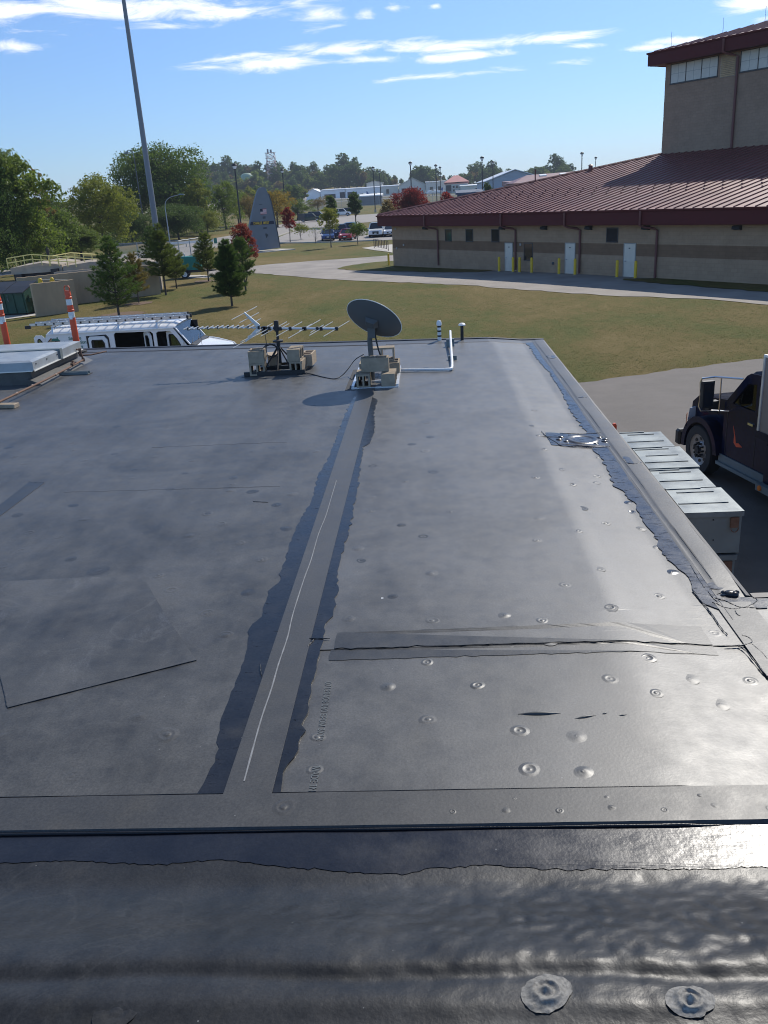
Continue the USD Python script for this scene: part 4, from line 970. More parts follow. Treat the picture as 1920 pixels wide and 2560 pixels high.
for lab, zf, q in (('yellow bollard alone at the far left corner of the beige building', Z3, (200, 848)), ('yellow bollard left of the leftmost white door', Z3, (962, 882)), ('yellow bollard right of the leftmost white door, just left of the downspout', Z3, (1058, 882)),
                   ('yellow bollard just right of the downspout, left of the low dark window', Z3, (1103, 884)), ('yellow bollard at the right edge of the low dark window', Z3, (1186, 890)), ('yellow bollard left of the middle white door', Z3, (1375, 900)),
                   ('yellow bollard right of the middle white door', Z3, (1485, 905)), ('yellow bollard left of the rightmost white door', Z4, (413, 2012)), ('yellow bollard right of the rightmost white door', Z4, (547, 2018))):
    bollard(lab, on_wall(zf, q, .55 if q[0] != 200 else .05))

# ================================================================== THINGS ON OUR ROOF
# hatch
HX, HY0, HY1 = -6.5, 13.62, 15.66
ht = thing('roof_hatch', 'galvanized two-lid metal cover on a black roof curb at the left edge', 'roof hatch', (HX, HY0, ROOF))
W_ = -4.2
part(ht, 'curb', box((W_, .02, -.02), (-.06, HY1 - HY0 - .02, .235)), M['rubber'])
part(ht, 'skirt', B().hull([(x, y, z) for y in (-.10, HY1 - HY0 + .1) for x, z in ((-.1, .10), (-.055, .10), (.16, .0), (-.1, .0))]), M['rubber_near'])
l1 = part(ht, 'lid', B().hull([(x, y, z) for x, y in ((W_, 0), (0, 0), (0, 1.10), (W_, 1.10)) for z in (.225, .365)] + [(x, y, .385) for x, y in ((W_, .08), (-.08, .08), (-.08, 1.06), (W_, 1.06))]), M['galv'])
part(l1, 'drip_edge', B().hull([(x, y, z) for x in (W_, .02) for y in (-.02, .012) for z in (.215, .23)]).hull([(x, y, z) for x in (-.012, .022) for y in (-.02, 1.08) for z in (.215, .23)]), M['alu_bright'])
for y in (.12, .55, .98):
    part(l1, 'screw', B().lathe([(.014, 0), (.01, .012), (.0001, .014)], (0.0, y, .32), 8, 'x'), M['black_iron'])
l2 = part(ht, 'lid', B().hull([(x, y, z) for x, y in ((W_, 1.13), (.015, 1.13), (.015, HY1 - HY0), (W_, HY1 - HY0)) for z in (.225, .375)] + [(x, y, .395) for x, y in ((W_, 1.14), (-.07, 1.14), (-.07, HY1 - HY0 - .08), (W_, HY1 - HY0 - .08))]), M['galv'])
part(l2, 'drip_edge', B().hull([(x, y, z) for x in (.003, .037) for y in (1.13, HY1 - HY0 + .02) for z in (.215, .23)]), M['alu_bright'])
part(ht, 'joint_cap', B().hull([(x, y, z) for x in (W_, .03) for y, z in ((1.06, .225), (1.06, .40), (1.155, .405), (1.155, .225))]), M['galv_dull'])
# delineator posts beyond it
def delineator(label, p, lean=0, h=1.28, src=[]):
    if src:
        return copy(src[0], label, p)
    t = thing('delineator_post', label, 'marker post', p, group='orange marker posts behind the roof hatch')
    part(t, 'post', B().lathe([(.062, .05), (.060, h * .5), (.055, h - .16), (.050, h - .13)], n=18), M['orange'], smooth=40)
    for z in (h - .34, h - .58):
        part(t, 'reflective_band', B().lathe([(.0595, z), (.0600, z + .005), (.0585, z + .11), (.056, z + .113)], n=18), M['reflective'], smooth=40)
        part(t, 'ring', B().lathe([(.057, z + .115), (.066, z + .125), (.066, z + .15), (.055, z + .16)], n=18), M['orange'], smooth=40)
    part(t, 'grip', B().hull([(sx * .055, sy * .03, h - .15) for sx in (-1, 1) for sy in (-1, 1)] + [(sx * .05, sy * .02, h - .07) for sx in (-1, 1) for sy in (-1, 1)]).tube([(-.045, 0, h - .09), (-.052, 0, h - .01), (-.03, 0, h + .02), (.03, 0, h + .02), (.052, 0, h - .01), (.045, 0, h - .09)], .012, 8), M['orange'])
    part(t, 'base', B().lathe([(.17, 0), (.17, .03), (.10, .05), (.065, .07)], n=20), M['rubber_tyre'])
    part(t, 'sticker', box((-.03, -.064, h * .52), (.03, -.055, h * .52 + .07)), M['white'])
    src.append(t)
    return t


pA = aty(165 * K, 740 * K, 16.75)
pB = aty(17 * K, 748 * K, 16.75)
delineator('orange and white marker post right behind the right end of the hatch', (pA[0] + .005, 16.75, ROOF), h=aty(145 * K, 620 * K, 16.75)[2] - ROOF)
delineator('orange and white marker post cut by the left edge of the picture', (pB[0], 16.75, ROOF - .02))
# rusty gas pipe on blocks
gp = thing('gas_pipe', 'rusty steel pipe running along the roof beside the hatch', 'pipe')
gpp = [(-6.44, 7.5, 3.02), (-6.38, 11, 3.025), (-6.33, 12.2, 3.03), (-6.31, 13.6, 3.03), (-6.36, 15.35, 3.03)]
part(gp, 'pipe_run', B().tube(smoothpath(gpp, 4), .017, 10), M['rust'], smooth=True)
part(gp, 'riser', B().tube([(-6.36, 15.35, 3.03), (-6.40, 15.37, 3.22)], .017, 10).tube([(-6.40, 15.37, 3.20), (-6.52, 15.45, 3.22)], .015, 8), M['rust'], smooth=40)
for p in ((-6.36, 15.35, 3.03), (-6.40, 15.37, 3.12), (-6.40, 15.37, 3.21)):
    part(gp, 'elbow_fitting', B().lathe([(.0001, -.03), (.026, -.03), (.028, 0), (.026, .03), (.0001, .03)], p, 12), M['rust'], smooth=40)
for y in (11.7, 12.55, 13.1, 14.0):
    part(gp, 'coupling', B().lathe([(.0175, -.03), (.023, -.03), (.023, .03), (.0175, .03)], (-6.33 + .005 * (y - 12), y, 3.028), 12, 'y'), M['rust_pale'], smooth=40)
part(gp, 'valve', B().box((-6.36, 14.75, 3.03), (-6.31, 14.85, 3.075)).tube([(-6.335, 14.80, 3.07), (-6.335, 14.80, 3.10)], .008).box((-6.36, 14.79, 3.10), (-6.31, 14.81, 3.11)), M['rust'])
part(gp, 'side_branch', B().tube([(-6.40, 15.37, 3.11), (-6.24, 15.44, 3.10), (-6.06, 15.75, 3.10)], .014, 8), M['rust'], smooth=True)
sb = thing('pipe_block', 'weathered concrete block under the rusty pipe at the left edge', 'block', (-6.2, 11.95, ROOF), -.12)
part(sb, 'block', box((-.22, -.075, 0), (.15, .075, .058), ch=.012), M['cinder'])
part(sb, 'chipped_face', B().hull([(.15, -.07, .003), (.15, .07, .003), (.153, -.06, .055), (.153, .065, .055), (.13, -.05, .059), (.13, .06, .059)]), M['cinder_pale'])
su = thing('pipe_support', 'strut channel cradle holding up the rusty pipe beside the hatch', 'pipe support', (-6.1, 14.35, ROOF), -.05)
part(su, 'channel', B().box((-.32, -.05, 0), (.22, -.035, .05)).box((-.32, .035, 0), (.22, .05, .05)).box((-.32, -.035, 0), (.22, .035, .012)), M['galv_dull'])
part(su, 'rubber_pad', box((-.36, -.09, -.001), (.25, .09, -.0002 + .004)), M['rubber_tyre'])

# television antenna on a black sled weighed down with blocks
AX, AY = -2.47, 13.85
an = thing('tv_antenna', 'long-boom television antenna on a black tripod sled', 'antenna', (AX, AY, ROOF))
part(an, 'mast', B().tube([(0, 0, .12), (0, 0, .49)], .030, 12).tube([(0, 0, .49), (.005, 0, .79)], .022, 12), M['black_iron'], smooth=40)
part(an, 'collar', B().lathe([(.0001, .46), (.085, .46), (.085, .485), (.03, .50)], n=16), M['black_iron'], smooth=40)
for i, (x, y) in enumerate(((-.24, -.22), (.22, -.24), (.21, .30), (-.24, .30), (.02, -.42), (.06, .4))):
    part(an, 'leg', B().tube([(0, 0, .40), (x, y, .04)], .013, 8), M['black_iron'])
fr = part(an, 'sled_frame', B().box((-.52, -.44, 0), (.46, -.39, .07)).box((-.40, .28, 0), (.44, .33, .07)).box((-.30, -.05, .02), (.32, .0, .08)).hull([(x, y, z) for x, y in ((-.48, -.40), (-.43, -.40), (-.33, .30), (-.28, .30)) for z in (.0, .05)]).hull([(x, y, z) for x, y in ((.38, -.40), (.43, -.40), (.42, .46), (.47, .46)) for z in (.0, .05)]), M['black_iron'])
part(fr, 'base_plate', box((-.56, -.46, -.0005), (.48, -.30, .006)), M['black'])
bo = [(-1.52, -.01, .742), (-.9, -.005, .738), (-.24, 0, .70), (.0, 0, .675), (.98, .0, .625)]
part(an, 'boom', B().tube(bo[2:], .021, 10).tube(bo[:3], .013, 8), M['alu'], smooth=40)
part(an, 'balun_box', box((-.25, -.03, .60), (-.15, .03, .72), ch=.01), M['black'])
part(an, 'mast_clamp', B().box((-.035, -.035, .63), (.035, .03, .80), ch=.006), M['black_iron'])


def bz(x):
    return np.interp(x, [b[0] for b in bo], [b[2] for b in bo])


ED = A3(.55, .80, .215)   # direction of the rods (the array is slightly rolled)
for x, a, b in ((.97, .34, .34), (.72, .30, .30), (.66, .16, .18), (.46, .40, .42), (.44, .20, .12), (.22, .30, .34), (.06, .22, .0), (-.03, .30, .34), (-.12, .17, .30), (-.20, .20, .20)):
    c = A3(x, 0, bz(x))
    part(an, 'element', B().tube([c - ED * b, c + ED * a], .0055, 6), M['alu_bright'])
    part(an, 'insulator', box(c - A3(.026, .03, .032), c + A3(.026, .03, .026), ch=.006), M['black'])
for i, x in enumerate(np.linspace(-.33, -1.48, 15)):
    c = A3(x, -.01, bz(x) + .012)
    e = ED * (.075 - .0018 * i)
    part(an, 'director', B().tube([c - e, c + e], .0095, 6), M['alu_bright'])
    if i % 2 == 0:
        part(an, 'insulator', box(c + A3(.025, -.02, -.035), c + A3(.055, .02, .012)), M['black'])
hub = A3(-.27, 0, .70)
for tip, n in ((A3(-.50, .02, .945), 3), (A3(-.53, .0, .50), 3)):
    part(an, 'reflector_arm', B().hull([p + A3(dx, dy, dz) for p, w in ((hub, .05), (tip, .018)) for dx, dy, dz in ((0, -.012, -w), (0, -.012, w), (0, .012, -w), (0, .012, w))]), M['alu'])
    for k in range(n):
        c = hub + (tip - hub) * (.38 + .31 * k)
        e = ED * (.16 + .07 * k)
        part(an, 'element', B().tube([c - e, c + e], .0055, 6), M['alu_bright'])
cb = part(an, 'coax_cable', B().tube(smoothpath([(-.20, -.01, .61), (-.19, -.02, .45), (-.20, -.04, .3)], 6), .006, 6), M['black'], smooth=True)
g = np.linspace(0, 2 * PI * 3.1, 60)
part(an, 'cable_coil', B().tube(np.stack([-.12 + (.125 + .012 * np.sin(g * 1.7)) * np.cos(g), -.08 + .01 * g / 6, .335 + (.10 + .012 * np.cos(g * 1.3)) * np.sin(g)], 1), .0075, 6), M['black'], smooth=True)


def cinder(label, p, size, rz, mat='cinder', group=None, holes='z', parent_name='cinder_block'):
    """Hollow block: two cores through one axis."""
    sx, sy, sz = size
    dim = {'z': (sx, sy, sz), 'x': (sy, sz, sx), 'y': (sx, sz, sy)}[holes]
    P = Polygon([(-dim[0] / 2, -dim[1] / 2), (dim[0] / 2, -dim[1] / 2), (dim[0] / 2, dim[1] / 2), (-dim[0] / 2, dim[1] / 2)])
    for c in (-1, 1):
        w, h = (dim[0] - .10) / 4 - .002, dim[1] / 2 - .032
        cx, cy = (c * (dim[0] / 4 - .008), 0) if dim[0] >= dim[1] else (0, c * (dim[1] / 4 - .008))
        if dim[0] < dim[1]:
            w, h = dim[0] / 2 - .032, (dim[1] - .10) / 4 - .002
        P = P.difference(Polygon([(cx - w, cy - h), (cx + w, cy - h), (cx + w, cy + h), (cx - w, cy + h)]).buffer(.006))
    v, f = B().prism(P, -dim[2] / 2, dim[2] / 2).get()
    if holes == 'x':
        v = v[:, [2, 0, 1]]
    if holes == 'y':
        v = np.stack([v[:, 0], -v[:, 2], v[:, 1]], 1)
    t = part(None, parent_name, (rotz(v, rz) + [p[0], p[1], p[2] + sz / 2], f), M[mat])
    return tag(t, label, 'cinder block', group)


gA = 'blocks weighing down the television antenna sled'
cinder('lower block of the left stack on the antenna sled', (-2.79, 13.60, ROOF + .008), (.245, .38, .19), .10, group=gA, holes='y')
cinder('upper block of the left stack on the antenna sled, cores facing up', (-2.785, 13.62, ROOF + .199), (.245, .38, .19), .06, group=gA)
cinder('pale block standing behind the left stack on the antenna sled', (-2.60, 14.05, ROOF + .05), (.19, .38, .19), .25, 'cinder_pale', gA, 'x')
cinder('lower block of the right stack on the antenna sled', (-2.14, 13.62, ROOF + .008), (.20, .40, .19), -.06, group=gA, holes='y')
cinder('upper block of the right stack on the antenna sled, cores facing right', (-2.17, 13.64, ROOF + .199), (.20, .40, .19), -.04, 'cinder', gA, 'x')
cinder('pale block behind the right stack on the antenna sled', (-2.02, 14.02, ROOF + .05), (.19, .40, .19), -.05, 'cinder_pale', gA)
# satellite dish on its ballast frame
DX, DY = -.83, 12.85
sd = thing('satellite_dish', 'grey satellite dish seen from behind on a post in a block-weighted frame', 'satellite dish', (DX, DY, ROOF))
part(sd, 'ballast_tray', B().box((-.33, -.78, .0), (.35, -.74, .022)).box((-.33, .62, 0), (.30, .66, .05)).box((-.33, -.74, 0), (-.29, .62, .045)).box((.31, -.74, 0), (.35, .66, .045)).box((-.29, -.40, .0), (.31, -.37, .04)), M['alu'])
part(sd, 'protection_mat', box((-.42, -.82, -.001), (.38, .70, .0035)), M['rubber_tyre'])
part(sd, 'mast', B().tube([(-.05, -.30, .02), (-.05, -.30, .34), (-.055, -.32, .62), (-.03, -.33, .76)], .038, 14), M['dish_arm'], smooth=40)
for a in ((-.22, -.55, .05), (.10, .10, .05), (-.2, .1, .05)):
    part(sd, 'strut', B().tube([(-.05, -.30, .40), a], .012, 8), M['dish_arm'])
part(sd, 'feed_cable', B().tube(smoothpath([(.03, -.34, .70), (.06, -.36, .52), (.10, -.35, .38), (.16, -.30, .28)], 6), .012, 8), M['black'], smooth=True)
# the bowl: an oval paraboloid facing away and up to the sun's side
DC = A3(-.0, -.42, .895)                      # centre of its back, local
bn = A3(sin(rad(30)) * cos(rad(33)), cos(rad(30)) * cos(rad(33)), sin(rad(33)))   # where it looks
ax1 = np.cross(bn, [0, 0, 1.0]); ax1 /= np.linalg.norm(ax1)
ax2 = np.cross(ax1, bn)
rl = rad(20)
e1_, e2_ = ax1 * cos(rl) - ax2 * sin(rl), ax1 * sin(rl) + ax2 * cos(rl)
Rr = np.linspace(0, 1, 10)
Th = np.linspace(0, 2 * PI, 48, endpoint=False)
RA, RBb, DEP = .435, .335, .075


def bowl(off):
    pts = [DC + bn * (DEP * (r ** 2) + off) + e1_ * RA * r * cos(t) + e2_ * RBb * r * sin(t) for r in Rr for t in Th]
    f = [[i * 48 + j, i * 48 + (j + 1) % 48, (i + 1) * 48 + (j + 1) % 48, (i + 1) * 48 + j] for i in range(9) for j in range(48)]
    return np.array(pts), np.array(f)


vb, fb = bowl(0)
vf, ff = bowl(.004)
part(sd, 'reflector', B().add(vb, fb[:, ::-1]).add(vf, ff), M['dish'], smooth=40)
rimp = [DC + bn * (DEP + .002) + e1_ * RA * cos(t) + e2_ * RBb * sin(t) for t in np.r_[Th, 0]]
part(sd, 'rim', B().tube(rimp, .006, 6, False), M['alu_bright'], smooth=True)
part(sd, 'mounting_bracket', B().hull([DC - bn * .004 + e1_ * a * .10 + e2_ * b * .07 for a in (-1, 1) for b in (-1, 1)] + [DC - bn * .07 + e1_ * a * .06 + e2_ * b * .045 for a in (-1, 1) for b in (-1, 1)]).hull([A3(-.08, -.40, .66), A3(.03, -.40, .66), A3(-.08, -.28, .66), A3(.03, -.28, .66), A3(-.07, -.40, .82), A3(.04, -.40, .82), A3(-.05, -.34, .84), A3(.03, -.34, .84)]), M['dish_arm'])
part(sd, 'feed_arm', B().tube([DC - e2_ * RBb * .95 + bn * .02, DC - e2_ * .22 + bn * .42], .016, 8), M['dish_arm'])
part(sd, 'feed_horn', B().lathe([(.0001, -.05), (.03, -.05), (.035, .03), (.0001, .04)], DC - e2_ * .2 + bn * .44, 12), M['white'])
gD = 'blocks weighing down the satellite dish frame'
cinder('front block bridging the two lower blocks of the dish frame', (-.815, 12.36, ROOF + .205), (.40, .20, .20), .0, group=gD, holes='z')
cinder('lower left block at the front of the dish frame', (-.99, 12.32, ROOF + .006), (.20, .40, .195), .02, group=gD, holes='y')
cinder('lower right pale-topped block at the front of the dish frame', (-.62, 12.28, ROOF + .006), (.20, .40, .195), -.03, 'cinder', group=gD, holes='x')
cinder('upper block at the back of the dish frame, cores facing us', (-.76, 13.22, ROOF + .20), (.40, .20, .20), .0, group=gD, holes='y')
cinder('lower right block at the back of the dish frame', (-.585, 13.10, ROOF + .006), (.20, .40, .195), .0, 'cinder', group=gD)
cinder('lower left block at the back of the dish frame', (-1.0, 13.15, ROOF + .006), (.20, .40, .195), .0, 'cinder', group=gD)
ca = thing('roof_cable', 'thin black cable looping over the roof from the antenna sled to the dish', 'cable')
cc = [at(*Z5(x, y), ROOF + z) for x, y, z in ((508, 550, .02), (560, 556, .008), (640, 576, .007), (715, 588, .007), (760, 570, .03), (800, 530, .10), (850, 465, .22), (905, 430, .33))]
part(ca, 'cable', B().tube(smoothpath(cc, 8), .007, 6), M['black'], smooth=True)
# white conduit along the right of the dish, and the vents by the far edge
cv = thing('conduit', 'white conduit leaving the dish frame and turning towards the far roof edge', 'conduit')
part(cv, 'pipe', B().tube(smoothpath([(-.47, 13.18, 2.985), (-.1, 13.12, 2.985), (.20, 13.06, 2.985), (.29, 13.07, 2.987), (.315, 13.16, 2.99), (.33, 13.6, 3.0), (.35, 14.8, 3.06), (.37, 15.9, 3.13)], 8), .022, 10), M['white_pipe'], smooth=True)
for y in (14.0, 15.3):
    part(cv, 'saddle', box((.28, y - .02, ROOF), (.42, y + .02, 3.0 + (y - 13.6) * .05)), M['galv_dull'])
vp = thing('vent_pipe', 'short white vent pipe with black bands at the far roof edge', 'vent pipe', (.17, 15.96, ROOF))
part(vp, 'pipe', B().lathe([(.034, 0), (.034, .30)], n=14), M['white_pipe'], smooth=True)
part(vp, 'cap', B().lathe([(.046, .29), (.048, .33), (.035, .37), (.0001, .385)], n=14), M['white_pipe'], smooth=True)
for z in (.08, .17, .25):
    part(vp, 'band', B().lathe([(.0345, z), (.038, z + .004), (.038, z + .026), (.0345, z + .03)], n=14), M['black'])
vq = thing('vent_pipe', 'short black vent pipe with a flat white cap at the far roof edge', 'vent pipe', (.585, 15.88, ROOF))
part(vq, 'pipe', B().lathe([(.030, 0), (.028, .28)], n=14), M['black_iron'], smooth=True)
part(vq, 'cap', B().lathe([(.0001, .275), (.062, .275), (.066, .295), (.04, .318), (.0001, .322)], n=16), M['white_pipe'], smooth=40)

# ================================================================== VEHICLES AND YARD
def wheel(parent, c, r, w, rim='chrome', name='wheel', n=24, holes=0):
    """c: hub centre on the axle, local; axle along y."""
    t = part(parent, name, B().lathe([(r * .62, -w / 2), (r * .93, -w / 2), (r, -w * .34), (r, w * .34), (r * .93, w / 2), (r * .62, w / 2)], c, n, 'y'), M['rubber_tyre'], smooth=40)
    for s in (-1, 1):
        part(t, 'rim', B().lathe([(r * .63, s * w * .46), (r * .58, s * w * .36), (r * .34, s * w * .22), (r * .22, s * w * .40), (.0001, s * w * .42)], c, n, 'y'), M[rim], smooth=40)
    for k in range(holes):
        a = 2 * PI * k / holes
        for s in (-1, 1):
            part(t, 'rim_hole', B().lathe([(r * .085, -.006), (r * .085, .006), (.0001, .0062)], A3(*c) + A3(r * .47 * cos(a), s * w * .30, r * .47 * sin(a)), 10, 'y'), M['black'])
    return t


# ---- white van
VC = 1.0305
vx = lambda x, z: (EYE[0] + VC * x, EYE[2] + VC * (z - EYE[2]))   # readings were taken 26.2 m out; its near side stands at 27.0
VY = 27.0
van = thing('work_van', 'white work van with open doors and ladders on its roof rack beyond the roof', 'van', (-9.3, VY + 1.0, 0))
vo = A3(-9.3, VY + 1.0, 0)


def vs(x, z):
    a, b = vx(x, z)
    return a - vo[0], b


XR, XW = vs(-11.93, 2)[0], vs(-7.5, 2)[0]        # rear end, windscreen top
ZR = vs(0, 2.24)[1] - .015                        # roof top
ZGUT = vs(0, 2.09)[1]                               # gutter
zb = .45
side = [(XR, zb), (XR, ZGUT - .12), (XR + .05, ZGUT), (XW - .42, ZGUT), (XW - .38, ZGUT - .02), (XW - .02, 1.42), (XW + .5, 1.33), (XW + 1.05, 1.16), (XW + 1.18, 1.0), (XW + 1.2, zb)]
SP = Polygon(side)
op1 = Polygon([(vs(-9.76, 2)[0], .5), (vs(-9.76, 2)[0], ZGUT - .12), (vs(-9.70, 2)[0], ZGUT - .06), (vs(-8.60, 2)[0], ZGUT - .08), (vs(-8.53, 2)[0], ZGUT - .14), (vs(-8.53, 2)[0], .5)])
op2 = Polygon([(vs(-8.43, 2)[0], .5), (vs(-8.43, 2)[0], ZGUT - .14), (vs(-8.36, 2)[0], ZGUT - .09), (vs(-7.98, 2)[0], ZGUT - .09), (vs(-7.62, 1.55)[0], 1.42), (vs(-7.62, 1.55)[0], .5)])
part(van, 'body_side', B().sidep(SP.difference(op1).difference(op2), -1.0, -.955), M['van_white'])
part(van, 'body_side', B().sidep(SP, .955, 1.0), M['van_white'])
rv, rf_ = [], []
prof = [(-1.0, ZGUT), (-.97, ZGUT + .05), (-.86, ZR - .05), (-.65, ZR), (0, ZR + .03), (.65, ZR), (.86, ZR - .05), (.97, ZGUT + .05), (1.0, ZGUT)]
xsr = [XR + .06, XR + .16, XW - .9, XW - .42, XW - .30]
for i, x in enumerate(xsr):
    k = (.55, 1, 1, .85, .55)[i]
    for y, z in prof:
        rv.append((x, y * (1 if i in (1, 2, 3) else .985), ZGUT + (z - ZGUT) * k))
for i in range(len(xsr) - 1):
    for j in range(8):
        rf_.append([i * 9 + j, (i + 1) * 9 + j, (i + 1) * 9 + j + 1, i * 9 + j + 1])
part(van, 'roof', B().add(rv, rf_), M['van_white'], smooth=40)
part(van, 'gutter', B().box((XR + .05, -1.03, ZGUT - .02), (XW - .40, -.99, ZGUT + .012)).box((XR + .05, .99, ZGUT - .02), (XW - .40, 1.03, ZGUT + .012)), M['white'])
part(van, 'interior', B().box((XR + .1, -.93, .5), (XW - 1.25, -.90, .55)).box((XR + .04, -.93, .46), (XW + .1, .93, .5)).box((XR + .04, .91, .5), (XW - .1, .95, ZGUT - .02)).box((XR + .04, -.94, ZGUT - .03), (XW - .45, .94, ZGUT - .01)).box((XR, -.95, .5), (XR + .03, .2, ZGUT - .05)), M['van_inside'])
for y in (-.5, .5):
    part(van, 'seat', B().hull([(XW - 1.0 + a, y + b, c) for a in (0, .5) for b in (-.25, .25) for c in (.75, .95)]).hull([(XW - 1.1 + a, y + b, c) for a, c in ((0, .9), (.14, .9), (-.12, 1.55), (-.02, 1.55)) for b in (-.22, .22)]), M['van_inside'])
part(van, 'steering_wheel', B().tube([(XW - .42 + .06 * sin(t), -.5 + .19 * cos(t), 1.28 + .17 * sin(t)) for t in np.linspace(0, 2 * PI, 20)], .014, 6), M['trim_black'])
part(van, 'dashboard', B().hull([(XW + a, y, z) for a, z in ((-.25, 1.0), (.1, 1.0), (-.20, 1.30), (.1, 1.36)) for y in (-.92, .92)]), M['trim_black'])
ws = [(XW - .36, ZGUT + .01), (XW + .06, 1.44)]
f = part(van, 'windscreen_frame', B().hull([(x + a, y, z) for (x, z) in ws for a in (0, .04) for y in (-.99, -.93)]).hull([(x + a, y, z) for (x, z) in ws for a in (0, .04) for y in (.93, .99)]).hull([(XW - .40, y, ZGUT + .06) for y in (-.93, .93)] + [(XW - .36, y, ZGUT) for y in (-.93, .93)] + [(XW - .34, y, ZGUT + .03) for y in (-.95, .95)] + [(XW - .42, y, ZGUT + .02) for y in (-.95, .95)]), M['van_white'])
part(f, 'windscreen', B().hull([(x + a, y, z) for (x, z) in ws for a in (.012, .024) for y in (-.93, .93)]), M['van_glass'])
part(f, 'wiper', B().tube([(XW + .09, -.7, 1.44), (XW - .02, -.15, 1.56)], .010, 5).tube([(XW + .09, .1, 1.44), (XW - .02, .6, 1.56)], .010, 5), M['trim_black'])
part(van, 'cowl', B().hull([(XW + a, y, z) for a, z in ((.03, 1.40), (.03, 1.445), (.24, 1.40), (.24, 1.36)) for y in (-.90, .90)]), M['trim_black'])
part(van, 'bonnet', B().hull([(XW + .2, -.93, 1.36), (XW + .2, .93, 1.36), (XW + .2, 0, 1.41), (XW + 1.02, -.86, 1.17), (XW + 1.02, .86, 1.17), (XW + 1.0, 0, 1.215), (XW + 1.16, -.8, 1.0), (XW + 1.16, .8, 1.0), (XW + .2, -.93, 1.0), (XW + .2, .93, 1.0)]), M['van_white'])
part(van, 'grille', box((XW + 1.17, -.6, .72), (XW + 1.22, .6, .98)), M['trim_black'])
part(van, 'bumper', box((XW + 1.1, -.98, .42), (XW + 1.32, .98, .64), ch=.04), M['chrome'])
for y in (-.78, .78):
    part(van, 'headlight', box((XW + 1.16, y - .13, .74), (XW + 1.215, y + .13, .96), ch=.015), M['lamp_glass'])
part(van, 'aerial', B().tube([(XW + .42, -.8, 1.33), (XW + .40, -.8, 2.0)], .006, 5), M['black'])
# open doors: the slanted leaf in the loading opening, the driver's door, the hinged rear side door, the rear barn door
def leaf(name, x0, x1, z0, z1, swing, hinge, y=-1.0, label=None, glass='van_glass', cut=0):
    """A door leaf with a window; swung about its hinge edge."""
    P = Polygon([(x0, z0), (x1, z0), (x1, z1 - .12 - cut), (x1 - .1 - cut * .8, z1), (x0 + .06, z1), (x0, z1 - .06)])
    W = Polygon([(x0 + .10, 1.36), (x1 - .11, 1.36), (x1 - .11, z1 - .22 - cut), (x1 - .17 - cut * .7, z1 - .12), (x0 + .13, z1 - .12), (x0 + .10, z1 - .16)])
    hx = x0 if hinge == 0 else x1
    def sw(b):
        v, f = b.get()
        return rotz(v, swing, (hx, y, 0)), f
    d = part(van, name, sw(B().sidep(P.difference(W), y - .02, y + .03)), M['van_white'], label)
    part(d, 'window', sw(B().sidep(W, y - .004, y + .004)), M[glass])
    part(d, 'window_seal', sw(B().sidep(W.buffer(.012).difference(W.buffer(-.02)), y - .028, y + .036)), M['trim_black'])
    part(d, 'handle', sw(B().box((x0 + .12, y - .06, 1.2), (x0 + .28, y - .02, 1.24))), M['trim_black'])
    return d


a = vs(-10.62, 2)[0]
part(van, 'door_gap', B().sidep(Polygon([(vs(-10.64, 2)[0], .6), (vs(-10.64, 2)[0], ZGUT - .12), (vs(-10.0, 2)[0], ZGUT - .10), (vs(-9.93, 2)[0], ZGUT - .2), (vs(-9.90, 2)[0], .6)]), -1.006, -.999), M['trim_black'])
leaf('cargo_door', vs(-10.58, 2)[0], vs(-9.97, 2)[0], .55, ZGUT - .14, -.06, 1, y=-1.03, label='half-open cargo door leaf with a square window')
leaf('cargo_door', vs(-9.0, 2)[0], vs(-8.60, 2)[0], .55, ZGUT - .10, -.75, 1, y=-1.02, label='cargo door leaf standing open at an angle')
leaf('driver_door', vs(-8.23, 2)[0], vs(-7.60, 2)[0], .55, ZGUT - .10, -.42, 1, y=-1.03, label='driver door swung open', cut=.22)
rd = leaf('rear_door', XR - .36, XR - .02, .55, ZGUT - .02, .35, 1, y=-.96, label='rear barn door folded open at the back end')
for y in (-.86, .86):
    for x in (XR + .95, XW - .05):
        wheel(van, (x, y, .36), .36, .23)
v, f = text('Service', .075, .004)
ox, oz = vs(-11.22, 1.905)
def side_text(word, h, x0, x1, z, mat='sign_green', name='lettering', y=-1.003):
    v, f = text(word, h, .004)
    L = x1 - x0
    v = v * [L / (v[:, 0].max() - v[:, 0].min()), 1, 1]
    return part(van, name, (np.stack([v[:, 0] - v[:, 0].min() + x0, y - v[:, 2], v[:, 1] + z], 1), f), M[mat])
side_text('Service', .095, vs(-11.20, 0)[0], vs(-10.80, 0)[0], vs(0, 1.885)[1])
side_text('Construction', .095, vs(-11.38, 0)[0], vs(-10.66, 0)[0], vs(0, 1.752)[1])
side_text('Company', .095, vs(-11.26, 0)[0], vs(-10.78, 0)[0], vs(0, 1.625)[1])
lx, lz = vs(-11.86, 1.80)
part(van, 'logo_house', B().sidep(Polygon([(lx, lz), (lx + .20, lz), (lx + .20, lz + .07), (lx + .11, lz + .16), (lx, lz + .06)]), -1.006, -1.0), M['tan'])
part(van, 'logo_roof', B().sidep(Polygon([(lx + .10, lz + .07), (lx + .16, lz + .155), (lx + .30, lz + .155), (lx + .30, lz + .20), (lx + .33, lz + .20), (lx + .33, lz + .15), (lx + .40, lz + .07)]), -1.007, -1.001), M['sign_green'])
part(van, 'logo_house', B().sidep(Polygon([(lx + .21, lz), (lx + .39, lz), (lx + .39, lz + .065), (lx + .21, lz + .065)]), -1.006, -1.0), M['rust'])
part(van, 'logo_roof', B().sidep(Polygon([(lx - .03, lz + .05), (lx + .11, lz + .18), (lx + .16, lz + .13), (lx + .11, lz + .14), (lx, lz + .04)]), -1.008, -1.002), M['rust'])
